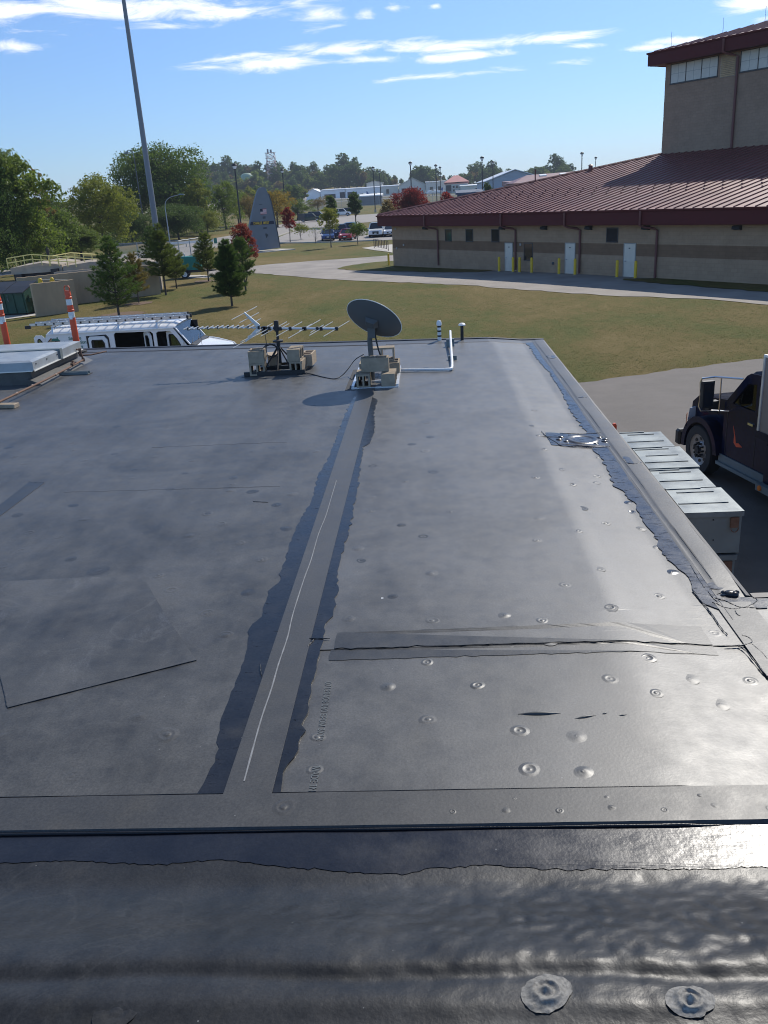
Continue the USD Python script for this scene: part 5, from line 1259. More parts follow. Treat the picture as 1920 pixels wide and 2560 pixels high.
for x in (vs(-11.67, 2)[0], vs(-9.58, 2)[0], vs(-8.37, 2)[0]):
    part(van, 'rack_bar', B().box((x - .025, -1.0, ZR + .07), (x + .025, 1.0, ZR + .11)).hull([(x + a, y, z) for a in (-.03, .03) for y, z in ((-1.03, ZGUT - .02), (-1.0, ZGUT - .02), (-.95, ZR + .10), (-.92, ZR + .10))]).hull([(x + a, y, z) for a in (-.03, .03) for y, z in ((1.03, ZGUT - .02), (1.0, ZGUT - .02), (.95, ZR + .10), (.92, ZR + .10))]), M['alu'])


def ladder(label, x0, x1, y, z0, n, mat='alu', tilt=0.0, h=.36):
    """Lies on its edge on the rack, so its rungs stand upright."""
    t = thing('extension_ladder', label, 'ladder', (x0, y, z0))
    L = x1 - x0
    for yy, zz in ((0, 0), (0, h)):
        part(t, 'rail', B().box((0, -.04, zz - .045), (L, -.032, zz + .045)).box((0, -.04, zz - .045), (L, .03, zz - .035)).box((0, -.04, zz + .035), (L, .03, zz + .045)), M[mat])
    for k in range(n):
        x = .2 + (L - .4) * k / (n - 1)
        part(t, 'rung', B().tube([(x, 0, -.03), (x, 0, h + .03)], .018, 8), M[mat])
        part(t, 'rung_cap', B().box((x - .025, -.047, -.03), (x + .025, -.039, .02)).box((x - .025, -.047, h - .02), (x + .025, -.039, h + .03)), M['trim_black'])
    part(t, 'foot', B().box((L, -.05, -.06), (L + .05, .04, .06)).box((L, -.05, h - .06), (L + .05, .04, h + .06)), M['trim_black'])
    part(t, 'foot', B().box((-.12, -.02, -.1), (0, .02, -.02)).box((-.08, -.02, h - .02), (0, .02, h + .08)), M['trim_black'])
    return t


lx0, lx1 = vs(-12.41, 2.3)[0] + vo[0], vs(-7.46, 2.3)[0] + vo[0]
# lying flat on the rack: built in plan
def flat_ladder(label, x0, x1, y, z, n, w):
    t = thing('extension_ladder', label, 'ladder', (x0, y, z))
    L = x1 - x0
    for yy in (0, w):
        part(t, 'rail', B().box((0, yy - .012, -.045), (L, yy - .004, .045)).box((0, yy - .012, .037), (L, yy + .02, .045)).box((0, yy - .012, -.045), (L, yy + .02, -.037)), M['alu'])
    for k in range(n):
        x = .22 + (L - .44) * k / (n - 1)
        part(t, 'rung', B().tube([(x, -.02, 0), (x, w, 0)], .018, 8), M['alu'])
        part(t, 'rung_cap', B().lathe([(.0001, -.006), (.030, -.006), (.030, .004)], (x, -.016, 0), 10, 'y'), M['trim_black'])
    part(t, 'foot', B().box((L, -.03, -.07), (L + .06, .03, .05)).box((L, w - .03, -.07), (L + .06, w + .03, .05)), M['trim_black'])
    part(t, 'foot', B().hull([(a, b, c) for a in (-.16, .02) for b in (-.03, .03) for c in (-.12, -.02)]), M['trim_black'])
    return t


flat_ladder('aluminium ladder on the van rack, the one on the near side', lx0 + .02, lx1 + .02, VY + .10, ZR + .165, 17, .42)
flat_ladder('aluminium ladder on the van rack, lying on top and further back', lx0 + .35, lx1 - .2, VY + .62, ZR + .17, 15, .40)
for x in (vs(-9.0, 2.4)[0] + vo[0], vs(-7.9, 2.4)[0] + vo[0]):
    pass

# ---- dark truck at the right
TH = A3(-.22, .9755, 0); TL_ = A3(-.9755, -.22, 0)
TO_ = A3(6.20, 16.64, 0)
tk = thing('box_truck', 'dark blue truck with a big chrome-armed mirror and a tan box body', 'truck', TO_, math.atan2(TH[1], TH[0]))
HB = Polygon([(.72, .55), (.78, .95), (.72, 1.30), (.50, 1.46), (-.62, 1.60), (-.72, 1.60), (-.72, .55)]).difference(Polygon([(.56 * cos(t), .50 + .56 * sin(t)) for t in np.linspace(0, PI, 16)] + [(-.56, .3), (.56, .3)]))
part(tk, 'bonnet', B().sidep(HB, -.82, .82), M['truck_paint'])
for s in (-1, 1):
    fen = [(.66 * cos(t), .50 + .66 * sin(t)) for t in np.linspace(-.1, PI * .97, 18)]
    fin = [(.54 * cos(t), .50 + .54 * sin(t)) for t in np.linspace(PI * .97, -.1, 18)]
    part(tk, 'fender', B().sidep(Polygon(fen + fin), s * .80, s * 1.06), M['truck_paint'], smooth=40)
    part(tk, 'headlight', B().hull([(.60, s * .70, .95), (.78, s * .66, .95), (.60, s * .98, .95), (.60, s * .70, 1.22), (.72, s * .68, 1.22), (.58, s * .96, 1.2)]), M['lamp_glass'])
    part(tk, 'turn_signal', B().hull([(.60, s * 1.0, .86), (.66, s * .96, .86), (.50, s * 1.07, .86), (.60, s * 1.0, 1.1), (.65, s * .96, 1.1), (.50, s * 1.07, 1.1)]), M['amber'])
    wheel(tk, (0, s * .92, .50), .50, .28, 'wheel_grey', holes=8)
    for dz in (0,):
        wheel(tk, (-4.6, s * .90, .50), .50, .5, 'chrome')
    t_ = B()
    for k in range(10):
        a = 2 * PI * k / 10
        t_.lathe([(.02, -.02), (.02, .05), (.0001, .055)] if s > 0 else [(.02, .02), (.02, -.05), (.0001, -.055)], (.13 * cos(a), s * 1.03, .50 + .13 * sin(a)), 6, 'y')
    part(tk, 'hub_nuts', t_.lathe([(.08, -.02 * s), (.075, .06 * s), (.0001, .065 * s)], (0, s * 1.03, .5), 12, 'y'), M['black_iron'])
part(tk, 'bumper', box((.72, -1.08, .40), (.90, 1.08, .72), ch=.04), M['trim_black'])
part(tk, 'grille', box((.74, -.55, .80), (.80, .55, 1.25)), M['chrome'])
CABP = Polygon([(-.66, .50), (-.66, 1.58), (-1.28, 2.20), (-1.40, 2.26), (-2.08, 2.30), (-2.16, 2.24), (-2.16, .50)])
WIN = Polygon([(-.90, 1.62), (-1.33, 2.06), (-1.60, 2.10), (-1.62, 1.62)])
WIN2 = Polygon([(-1.78, 1.62), (-1.80, 2.10), (-2.0, 2.12), (-2.06, 2.05), (-2.06, 1.62)])
for s in (-1, 1):
    y0, y1 = (.90, .96) if s > 0 else (-.96, -.90)
    part(tk, 'cab_side', B().sidep(CABP.difference(WIN).difference(WIN2), y0, y1), M['truck_paint'])
    part(tk, 'side_window', B().sidep(WIN, s * .93 - .004, s * .93 + .004), M['truck_glass'])
    part(tk, 'side_window', B().sidep(WIN2, s * .93 - .004, s * .93 + .004), M['truck_glass'])
    part(tk, 'door_seam', box((-1.706, s * .955, .62), (-1.694, s * .964, 2.12)), M['black'])
    part(tk, 'door_seam', box((-.79, s * .955, .62), (-.775, s * .964, 1.52)), M['black'])
    part(tk, 'door_handle', box((-1.62, s * .955, 1.36), (-1.46, s * .985, 1.40)), M['chrome'])
    part(tk, 'running_board', B().box((-2.6, s * .80, .40), (-.62, s * 1.04, .46)).box((-2.6, s * .96, .46), (-.62, s * .985, .60)), M['galv_dull'])
    m_ = part(tk, 'mirror', B().hull([(-.70 + a, s * (1.22 + b), z) for a in (0, .10) for b in (0, .22) for z in (1.52, 2.02)]), M['trim_black'])
    part(m_, 'mirror_arm', B().tube([(-1.16, s * .95, 2.12), (-.72, s * 1.24, 2.10), (-.66, s * 1.46, 2.08), (-.64, s * 1.47, 2.0), (-.64, s * 1.47, 1.56), (-.66, s * 1.44, 1.48), (-.70, s * 1.2, 1.46), (-.80, s * .95, 1.45)], .018, 8).tube([(-.80, s * 1.16, 2.1), (-.78, s * 1.14, 1.46)], .014, 8), M['chrome'], smooth=40)
    part(m_, 'mirror_glass', box((-.712, s * 1.24, 1.55), (-.70, s * 1.42, 1.99)), M['car_glass'])
    part(tk, 'wing_mirror', B().hull([(-.42 + a, s * (.94 + b), 1.36 + c) for a in (0, .12) for b in (0, .20) for c in (0, .20)]).hull([(-.40, s * .90, 1.30), (-.30, s * .90, 1.30), (-.40, s * .97, 1.40), (-.30, s * .97, 1.40)]), M['trim_black'])
part(tk, 'cab_roof', B().hull([(-1.30, -.92, 2.2), (-1.30, .92, 2.2), (-1.45, -.90, 2.30), (-1.45, .90, 2.30), (-1.9, -.75, 2.40), (-1.9, .75, 2.40), (-2.1, -.75, 2.40), (-2.1, .75, 2.40), (-2.16, -.92, 2.26), (-2.16, .92, 2.26)]), M['truck_paint'])
part(tk, 'windscreen', B().hull([(x, y, z) for x, z in ((-.70, 1.58), (-.69, 1.60), (-1.28, 2.19), (-1.29, 2.17)) for y in (-.89, .89)]), M['truck_glass'])
part(tk, 'cab_floor', box((-2.12, -.89, .5), (-.7, .89, .62)), M['trim_black'])
part(tk, 'cab_back', box((-2.16, -.89, .5), (-2.11, .89, 2.25)), M['truck_paint'])
part(tk, 'dashboard', B().hull([(x, y, z) for x, z in ((-.7, 1.3), (-1.0, 1.3), (-.72, 1.58), (-.95, 1.56)) for y in (-.88, .88)]), M['trim_black'])
for y in (-.45, .45):
    part(tk, 'seat', B().hull([(-1.5 + a, y + b, c) for a in (0, .5) for b in (-.25, .25) for c in (.9, 1.1)]).hull([(-1.62 + a, y + b, c) for a, c in ((0, 1.05), (.14, 1.05), (-.1, 1.8), (0, 1.8)) for b in (-.24, .24)]), M['trim_black'])
for y in (-.6, -.2, .2, .6):
    part(tk, 'roof_marker_light', B().lathe([(.055, 0), (.050, .035), (.025, .055), (.0001, .06)], (-1.62, y, 2.335), 12), M['amber'], smooth=True)
part(tk, 'beacon', B().lathe([(.06, 0), (.06, .07), (.035, .10), (.0001, .105)], (-1.75, .62, 2.37), 12), M['amber'], smooth=40)
part(tk, 'box_body', box((-6.2, -1.28, 1.48), (-2.24, 1.28, 2.72)), M['truck_box'])
part(tk, 'box_front', box((-2.24, -.9, 1.52), (-2.23, .9, 2.70)), M['truck_box'])
part(tk, 'box_roof', B().box((-6.22, -1.30, 2.72), (-2.22, 1.30, 2.76)), M['alu_bright'])
part(tk, 'box_corner', box((-2.265, 1.26, 1.48), (-2.22, 1.30, 2.72)), M['alu'])
part(tk, 'box_corner', box((-2.265, -1.30, 1.48), (-2.22, -1.26, 2.72)), M['alu'])
part(tk, 'box_rail', B().box((-6.2, 1.1, 1.36), (-2.20, 1.30, 1.48)).box((-6.2, -1.30, 1.36), (-2.20, -1.1, 1.48)), M['truck_paint'])
part(tk, 'chassis', B().box((-6.2, -.45, .55), (-.5, -.35, .85)).box((-6.2, .35, .55), (-.5, .45, .85)), M['black_iron'])
bt = part(tk, 'tool_box', B().box((-4.0, .70, .62), (-2.45, 1.26, 1.30), ch=.02), M['truck_paint'])
part(bt, 'tool_box_step', box((-4.1, .95, .50), (-2.42, 1.36, .62)), M['galv_dull'])
part(bt, 'side_marker', B().lathe([(.05, 0), (.045, .02), (.0001, .025)], (-2.55, 1.36, .565), 12, 'y'), M['amber'])
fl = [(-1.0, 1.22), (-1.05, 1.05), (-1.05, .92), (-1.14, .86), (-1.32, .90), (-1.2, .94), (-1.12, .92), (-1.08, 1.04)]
part(tk, 'flame_decal', B().sidep(Polygon(fl).buffer(.004), .9605, .9635), M['orange'])  # reflection of an orange marker, painted onto the door as a flat shape

# ---- galvanised boxes along the building's right side
g5 = 'long galvanized boxes stacked in two layers beside the roof edge'
units = ((11.03, 12.04), (12.09, 12.98), (13.03, 14.19), (14.25, 15.22))
names = ('nearest', 'second from the near end', 'third from the near end', 'farthest')
for k, (y0, y1) in enumerate(units):
    for lv_ in (1, 0):
        z0, z1 = (.63, 1.25) if lv_ else (.0, .60)
        lab = f'{"top" if lv_ else "bottom"} galvanized box, {names[k]} in the row along the roof edge'
        t = thing('steel_box', lab, 'metal box', (3.36, y0, z0 + .012))
        w, L, h = ((.80, .755, .80, .74)[k], y1 - y0 - .02, z1 - z0 - (.0, .012, .0, .016)[k]) if lv_ else (.76, y1 - y0 - .05, z1 - z0)
        part(t, 'body', box((.02, .02, 0), (w - .02, L - .02, h - .035)), M['galv_dull'])
        ld = part(t, 'lid', B().box((0, 0, h - .035), (w, L, h)).box((0, 0, h - .075), (w, .012, h - .035)), M['galv_lid'])
        if lv_:
            for j in range(3 if L > 1.1 else 2):
                yy = .03 + (L - .06) * (j + .5) / (3 if L > 1.1 else 2) + .08
                part(ld, 'lid_rib', box((.02 + .1 * (j % 2), yy, h), (w - .10 - .06 * j, yy + .03, h + .012)), M['galv_lid'])
            part(ld, 'lid_rib', box((.0, L - .03, h), (w - .3, L + .0, h + .014)), M['galv_lid'])
        pl_ = part(t, 'latch_plate', B().box((w - .17, -.004, h - .24), (w - .06, .02, h - .09)), M['rust'])
        part(pl_, 'pull_ring', B().tube([(w - .115 + .05 * cos(a), -.014, h - .24 + .06 * sin(a)) for a in np.linspace(PI, 2 * PI, 10)], .007, 6), M['rust'])
        for q in ((.4, .5), (.42, .2), (.38, .10)):
            part(t, 'bolt', B().lathe([(.010, .02), (.010, .012), (.0001, .011)], (q[0] * w / .8, 0, q[1] * h / .62), 8, 'y'), M['black_iron'])
    
op = aty(*Z6(630, 660), 17.5)
dl = thing('delineator_post', 'small orange marker post on the asphalt beyond the galvanized boxes', 'marker post', (op[0], 17.5, 0))
hh = aty(*Z6(630, 637), 17.5)[2]
part(dl, 'post', B().lathe([(.055, 0), (.055, hh - .05), (.03, hh), (.0001, hh)], n=14), M['orange'], smooth=40)
part(dl, 'base', B().lathe([(.18, 0), (.18, .03), (.06, .07)], n=16), M['rubber_tyre'])

# ---- loading ramp, retaining walls and dumpster at the left
lr = thing('loading_ramp', 'concrete loading ramp with retaining walls and yellow railings at the left', 'loading ramp')
c0, c1 = A3(-22.95, 49.9, 0), A3(-21.1, 51.6, 0)           # near wall, face towards us
wd = (c1 - c0) / np.linalg.norm(c1 - c0)
wn = A3(-wd[1], wd[0], 0)


def wall_seg(a, b, z0, z1, t=.28, zb=None):
    a, b = A3(*a[:2], 0), A3(*b[:2], 0)
    d = (b - a) / np.linalg.norm(b - a)
    n = A3(-d[1], d[0], 0) * t
    zb = z1 if zb is None else zb
    return B().hull([p + q + A3(0, 0, z) for p, zt in ((a, z1), (b, zb)) for q in (A3(0, 0, 0), n) for z in (z0, zt)])


part(lr, 'retaining_wall', wall_seg(c0, c1, -.2, 1.86), M['concrete_wall'])
c2 = ground(*ZC(980, 690)); c3 = A3(-15.6, 63.5, 0)
part(lr, 'retaining_wall', wall_seg(A3(-25.6, 53.9, 0), A3(-18.4, 59.6, 0), -.2, 1.98, .3), M['concrete_wall'])
part(lr, 'retaining_wall', wall_seg(A3(-34, 50.2, 0), A3(-26.3, 55.1, 0), -.2, 1.62, .3), M['concrete_wall'])
# raised dock with humped deck
dk = [A3(-27.0, 56.6, 0), A3(-24.3, 57.4, 0), A3(-20.5, 61.4, 0)]
part(lr, 'deck', B().hull([(-27.4, 57.0, 2.0), (-27.4, 57.0, 2.42), (-25.6, 57.7, 2.62), (-24.3, 57.9, 2.42), (-24.3, 57.9, 2.0), (-28.2, 61.5, 2.0), (-28.2, 61.5, 2.42), (-26.3, 62.5, 2.62), (-24.8, 62.5, 2.42), (-24.8, 62.5, 2.0)]), M['concrete'])
part(lr, 'dock_wall', B().hull([(-27.35, 57.2, -.2), (-27.35, 57.2, 2.0), (-24.35, 58.05, -.2), (-24.35, 58.05, 2.0), (-28, 61, -.2), (-28, 61, 2.0), (-25, 62, -.2), (-25, 62, 2.0)]), M['wood_dark'])
part(lr, 'dock_beam', B().hull([(x, y, z) for x, y in ((-27.1, 56.85), (-24.4, 57.62), (-24.42, 57.5), (-27.1, 56.73)) for z in (1.42, 1.62)]).hull([(x, y, z) for x, y in ((-27.1, 56.8), (-26.7, 56.92), (-27.1, 57.2), (-26.7, 57.3)) for z in (0, 2.0)]).hull([(x, y, z) for x, y in ((-24.9, 57.4), (-24.5, 57.52), (-24.9, 57.8), (-24.5, 57.9)) for z in (0, 2.2)]), M['wood_dark'])
part(lr, 'ramp', B().hull([(-24.25, 57.9, -.2), (-24.25, 57.9, 2.30), (-22.8, 59.2, 2.42), (-19.2, 62.6, 2.0), (-19.2, 62.6, -.2), (-25.2, 62.2, -.2), (-25.2, 62.2, 2.30), (-23.6, 63.2, 2.42), (-20.2, 66.2, 2.0), (-20.2, 66.2, -.2)]), M['concrete'])
part(lr, 'ramp_kerb', B().hull([(-24.5, 56.9, 1.6), (-24.5, 56.9, 2.02), (-19.3, 61.3, 1.6), (-19.3, 61.3, 1.95), (-24.3, 57.2, 1.6), (-24.3, 57.2, 2.02), (-19.1, 61.6, 1.6), (-19.1, 61.6, 1.95)]), M['concrete'])


def railing(pts, n, top=.62, mid=.32):
    """Two-rail tube railing through the base points."""
    p = np.array(pts)
    d = np.r_[0, np.cumsum(np.linalg.norm(np.diff(p, axis=0), axis=1))]
    rl_ = None
    for h, nm in ((top, 'top_rail'), (mid, 'mid_rail')):
        r_ = part(lr, nm, B().tube(p + A3(0, 0, h), .032, 8), M['rail_yellow'])
    for t in np.linspace(0, d[-1], n):
        q = A3(*[np.interp(t, d, p[:, k]) for k in range(3)])
        part(lr, 'rail_post', B().tube([q, q + A3(0, 0, top)], .030, 8), M['rail_yellow'])


rp1 = [aty(*ZC(x, y), Y) for x, y, Y in ((105, 258, 56.7), (410, 205, 57.1), (640, 222, 57.5), (960, 240, 58.3))]
railing(rp1, 9)
rp2 = [aty(*ZC(x, y), Y) for x, y, Y in ((628, 232, 57.6), (908, 180, 59.3), (1275, 200, 61.5))]
railing(rp2, 7)
for lab, q, z in (('yellow dome-topped post at the left, above the dumpster', (508, 432), 1.75), ('yellow dome-topped post right of the one above the dumpster', (655, 422), 1.75), ('yellow dome-topped post in front of the ramp kerb', (1040, 318), 1.70), ('yellow dome-topped post at the far end of the retaining wall, behind a pine', (1450, 205), 1.6)):
    Y = {508: 52.2, 655: 53.2, 1040: 58.4, 1450: 62}[q[0]]
    p = aty(*ZC(*q), Y)
    t = thing('guard_post', lab, 'bollard', (p[0], p[1], 0))
    part(t, 'post', B().lathe([(.13, -.1), (.13, p[2] + .12), (.11, p[2] + .20), (.06, p[2] + .245), (.0001, p[2] + .255)], n=14), M['yellow'], smooth=50)
    part(t, 'chain_eye', B().tube([(.13, 0, p[2] + .1), (.20, 0, p[2] + .1)], .02, 6), M['galv_dull'])
pc = thing('guard_cable', 'slack cable strung between the yellow guard posts over the wall', 'cable')
ps = [aty(*ZC(x, y), Y) for x, y, Y in ((500, 395, 52.2), (655, 398, 53.2), (920, 405, 54.6))]
part(pc, 'cable', B().tube(smoothpath(ps, 6), .022, 6), M['galv_dull'])
du = thing('dumpster', 'dark green dumpster with a sloping black lid between concrete walls', 'dumpster', (-25.25, 52.0, 0), math.atan2(wd[1], wd[0]) - .85)
DW, DD = 2.7, 1.75
part(du, 'body', B().hull([(x, y, z) for x in (-DW / 2, DW / 2) for y, z in ((-DD / 2 + .1, .12), (DD / 2, .12), (-DD / 2, 1.30), (DD / 2, 1.80))]), M['dumpster'])
for x in (-.67, .67):
    part(du, 'lid', B().hull([(x + a, y, z) for a in (-.65, .65) for y, z in ((-DD / 2 - .08, 1.31), (-DD / 2 - .08, 1.35), (DD / 2, 1.81), (DD / 2, 1.86), (0, 1.64))]), M['dumpster_lid'])
for x in np.linspace(-1.2, 1.2, 5):
    part(du, 'stiffener', B().hull([(x + a, y, z) for a in (-.04, .04) for y, z in ((-DD / 2 + .10, .15), (-DD / 2 + .04, .15), (-DD / 2 - .0, 1.26), (-DD / 2 - .05, 1.26))]), M['dumpster'])
for s in (-1, 1):
    part(du, 'fork_pocket', B().box((s * (DW / 2 + .001), -.55, .75), (s * (DW / 2 + .12), .45, .98)), M['dumpster'])
part(du, 'notice', B().hull([(x, y, z) for x in (-.62, -.16) for y, z in ((-DD / 2 + .03, .68), (-DD / 2 + .015, .68), (-DD / 2 - .035, 1.18), (-DD / 2 - .05, 1.18))]), M['paper'])
part(du, 'notice', B().hull([(x, y, z) for x in (-1.12, -.9) for y, z in ((-DD / 2 + .0, .98), (-DD / 2 - .015, .98), (-DD / 2 - .035, 1.20), (-DD / 2 - .05, 1.20))]), M['tan'])
part(du, 'notice_stripe', B().hull([(x, y, z) for x in (-.55, -.36) for y, z in ((-DD / 2 - .02, 1.06), (-DD / 2 - .045, 1.06), (-DD / 2 - .03, 1.14), (-DD / 2 - .056, 1.14))]), M['sign_green'])
part(du, 'latch', B().tube([(.28, -DD / 2 - .02, .85), (.28, -DD / 2 - .10, 1.0), (.28, -DD / 2 - .06, 1.2)], .025, 6), M['galv_dull'])
dsn = thing('generator_trailer', 'teal towable generator on black wheels between young pines', 'generator', ground(*ZG(645, 925)), .15)
part(dsn, 'cabinet', B().hull([(x, y, z) for x in (-1.05, 1.15) for y in (-.6, .6) for z in (.62, 1.62)] + [(x, y, 1.70) for x in (-1.0, 1.1) for y in (-.55, .55)]), M['gen_green'])
part(dsn, 'cabinet_vent', box((-.9, -.61, .8), (-.35, -.602, 1.2)), M['black'])
part(dsn, 'cabinet_door', B().box((.0, -.612, .75), (.9, -.601, 1.5)), M['gen_green'])
part(dsn, 'exhaust', B().tube([(-.15, -.2, 1.6), (-.15, -.2, 1.88), (-.2, -.2, 1.95)], .05, 8), M['galv'])
part(dsn, 'chassis', B().box((-1.2, -.6, .42), (1.35, .6, .60)).hull([(x, y, z) for x, y in ((1.3, -.5), (1.3, .5), (2.3, -.05), (2.3, .05)) for z in (.42, .52)]), M['trim_black'])
for y in (-.68, .68):
    wheel(dsn, (-.25, y, .33), .33, .2, 'white')
    part(dsn, 'mudguard', B().sidep(Polygon([(-.25 + .42 * cos(t), .33 + .42 * sin(t)) for t in np.linspace(0, PI, 12)] + [(-.25 + .38 * cos(t), .33 + .38 * sin(t)) for t in np.linspace(PI, 0, 12)]), y - .12, y + .12), M['trim_black'])
part(dsn, 'panel_light', box((.93, -.615, 1.3), (1.02, -.6, 1.38)), M['white'])

# ================================================================== MONUMENT, POLES, LAMPS
mo_a, mo_b = A3(-20.75, 104.6, 0), A3(-18.0, 106.4, 0)
md = (mo_b - mo_a) / np.linalg.norm(mo_b - mo_a)
mo = thing('tail_fin_monument', 'tall grey aircraft tail fin standing upright as a monument, with flag and name band', 'monument', mo_a, math.atan2(md[1], md[0]))
MS = .0174 * 106 / 106
zm = crop(600, 450, 120 / 1397)


def mpt(x, y):
    """Measured point on the fin's face, in its own along/up coordinates."""
    n = A3(-md[1], md[0], 0)
    d = ray(*zm(x, y))
    p = EYE + ((mo_a - EYE) @ n) / (d @ n) * d
    return (p - mo_a) @ md, p[2]


out = [mpt(*q) for q in ((350, 2075), (1120, 1970), (1070, 1650), (1010, 1330), (950, 1010), (880, 660), (800, 400), (745, 250), (700, 215), (640, 205), (560, 225), (510, 290), (460, 430), (400, 660), (340, 960), (280, 1250), (245, 1480), (235, 1700), (290, 1900))]
FO = Polygon(out).buffer(0)
v, f = B().sidep(FO, -.30, .30).get()
zmx = v[:, 2].max()
v[:, 1] *= 1.15 - .72 * np.clip(v[:, 2] / zmx, 0, 1)
part(mo, 'fin', (v, f), M['mon_grey'])
th = lambda z: .30 * (1.15 - .72 * z / zmx)
dk_ = Polygon([mpt(*q) for q in ((1120, 1970), (1070, 1650), (1010, 1330), (950, 1010), (880, 660), (800, 400))] + [(mpt(*q)[0] + .16, mpt(*q)[1]) for q in ((800, 400), (880, 660), (950, 1010), (1010, 1330), (1070, 1650), (1120, 1970))])
vv, ff_ = B().sidep(dk_.buffer(0), -.24, .24).get()
vv[:, 1] *= 1.15 - .72 * np.clip(vv[:, 2] / zmx, 0, 1)
part(mo, 'rudder', (vv, ff_), M['mon_dark'])


def decal(name, pts, mat, lift=.012, par=None):
    P = [mpt(*q) for q in pts]
    b = B()
    b.hull([(x, -th(z) - l, z) for x, z in P for l in (0.0, lift)])
    return part(par or mo, name, b, M[mat])


band = decal('name_band', ((285, 1222), (955, 1188), (975, 1280), (270, 1318)), 'navy')
bt0, bt1 = mpt(365, 1295), mpt(770, 1270)
for word, a, b, hgt in (('CHARLIE', (365, 1300), (620, 1285), .27), ('WEST', (650, 1283), (830, 1278), .27)):
    p0, p1 = mpt(*a), mpt(*b)
    v, f = text(word, hgt, .02)
    L = p1[0] - p0[0]
    v = v * [L / v[:, 0].max(), 1, 1]
    sl_ = (p1[1] - p0[1]) / L
    zz = v[:, 1] + p0[1] + v[:, 0] * sl_
    part(band, 'lettering', (np.stack([v[:, 0] + p0[0], -th(zz) - .012 - v[:, 2], zz], 1), f), M['gold'])
fl0 = [mpt(*q) for q in ((560, 845), (745, 845), (750, 990), (560, 990))]
x0, x1, z0, z1 = fl0[0][0], fl0[1][0], fl0[2][1], fl0[0][1]
fg = part(mo, 'flag', B().hull([(x, -th(z) - l, z) for x in (x0, x1) for z in (z0, z1) for l in (0, .008)]), M['flag_white'])
sh = (z1 - z0) / 13
for k in range(0, 13, 2):
    za, zb_ = z0 + k * sh, z0 + (k + 1) * sh
    part(fg, 'stripe', B().hull([(x, -th(z) - l, z) for x in (x0, x1) for z in (za, zb_) for l in (.006, .013)]), M['flag_red'])
part(fg, 'canton', B().hull([(x, -th(z) - l, z) for x in (x0, x0 + (x1 - x0) * .42) for z in (z0 + 6 * sh, z1) for l in (.006, .017)]), M['navy'])
for pts in (((530, 705), (630, 700), (630, 718), (530, 722)), ((640, 1060), (720, 1055), (725, 1125), (640, 1130)), ((650, 1375), (755, 1365), (755, 1420), (650, 1430)), ((715, 1550), (745, 1550), (760, 1680), (730, 1685)), ((700, 1580), (790, 1575), (790, 1640), (740, 1650))):
    decal('access_hatch', pts, 'mon_dark', .008)
part(mo, 'plinth', B().hull([(x, y, z) for x, y in ((-1.6, -1.9), (5.0, -1.6), (4.4, 1.5), (-.6, 1.6)) for z in (-.3, .09)]), M['slab'])

# very tall pole at the left
hp0 = aty(*Z1(1018, 745), 104.0)
hp1 = aty(268 * K, 0, 104.0)
d_ = (hp1 - hp0) / (hp1[2] - hp0[2])
hb = A3(hp0[0], 104.0, 0)
hp = thing('tall_mast', 'very tall tapering grey steel mast running out of the top of the picture', 'mast', hb)
part(hp, 'pole', B().tube([(0, 0, -.2), (0, 0, 12), (0, 0, 24), (0, 0, 40)], [.36, .30, .225, .14], 18), M['pole_grey'], smooth=50)
part(hp, 'base_flange', B().lathe([(.55, -.1), (.55, .06), (.37, .09)], n=18), M['pole_grey'])
part(hp, 'hand_hole', box((-.12, -.37, .6), (.12, -.33, 1.1)), M['pole_grey'])
part(hp, 'lamp_ring', B().tube([(.9 * cos(t), .9 * sin(t), 39.6) for t in np.linspace(0, 2 * PI, 24)], .06, 6), M['galv_dull'])


def lamp(label, x, y, H=11.2, first=[]):
    z = float(terrain(x, y))
    if first:
        return copy(first[0], label, (x, y, z), scale=None if abs(H - 11.2) < .3 else (1, 1, H / 11.2))
    t = thing('street_lamp', label, 'street lamp', (x, y, z), group='black post-top lamps around the parking lots')
    part(t, 'post', B().lathe([(.2, -.3), (.19, .5), (.14, .7), (.11, H - 1.3), (.10, H - .8)], n=10), M['black_iron'], smooth=50)
    part(t, 'footing', B().lathe([(.30, -.3), (.30, .75), (.0001, .75)], n=14), M['concrete'])
    part(t, 'collar', B().lathe([(.07, H - .95), (.16, H - .88), (.18, H - .78), (.08, H - .72)], n=12), M['black_iron'])
    part(t, 'globe', B().lathe([(.14, H - .80), (.29, H - .55), (.38, H - .28)], n=14), M['lamp_glass'], smooth=True)
    part(t, 'hood', B().lathe([(.48, H - .30), (.44, H - .12), (.28, H + .02), (.08, H + .08), (.0001, H + .16)], n=14), M['black_iron'], smooth=50)
    first.append(t)
    return t


def lamp_at(label, zf, q, H=11.2):
    """Stands where its top, H above the ground, covers the measured point."""
    d = ray(*zf(*q))
    Y = 100.0
    for _ in range(60):
        p = EYE + d * Y / d[1]
        Y += ((float(terrain(p[0], p[1])) + H) - p[2]) / (d[2] / d[1] - .01) * .8
        Y = min(max(Y, 60), 330)
    p = EYE + d * Y / d[1]
    return lamp(label, p[0], p[1], H)


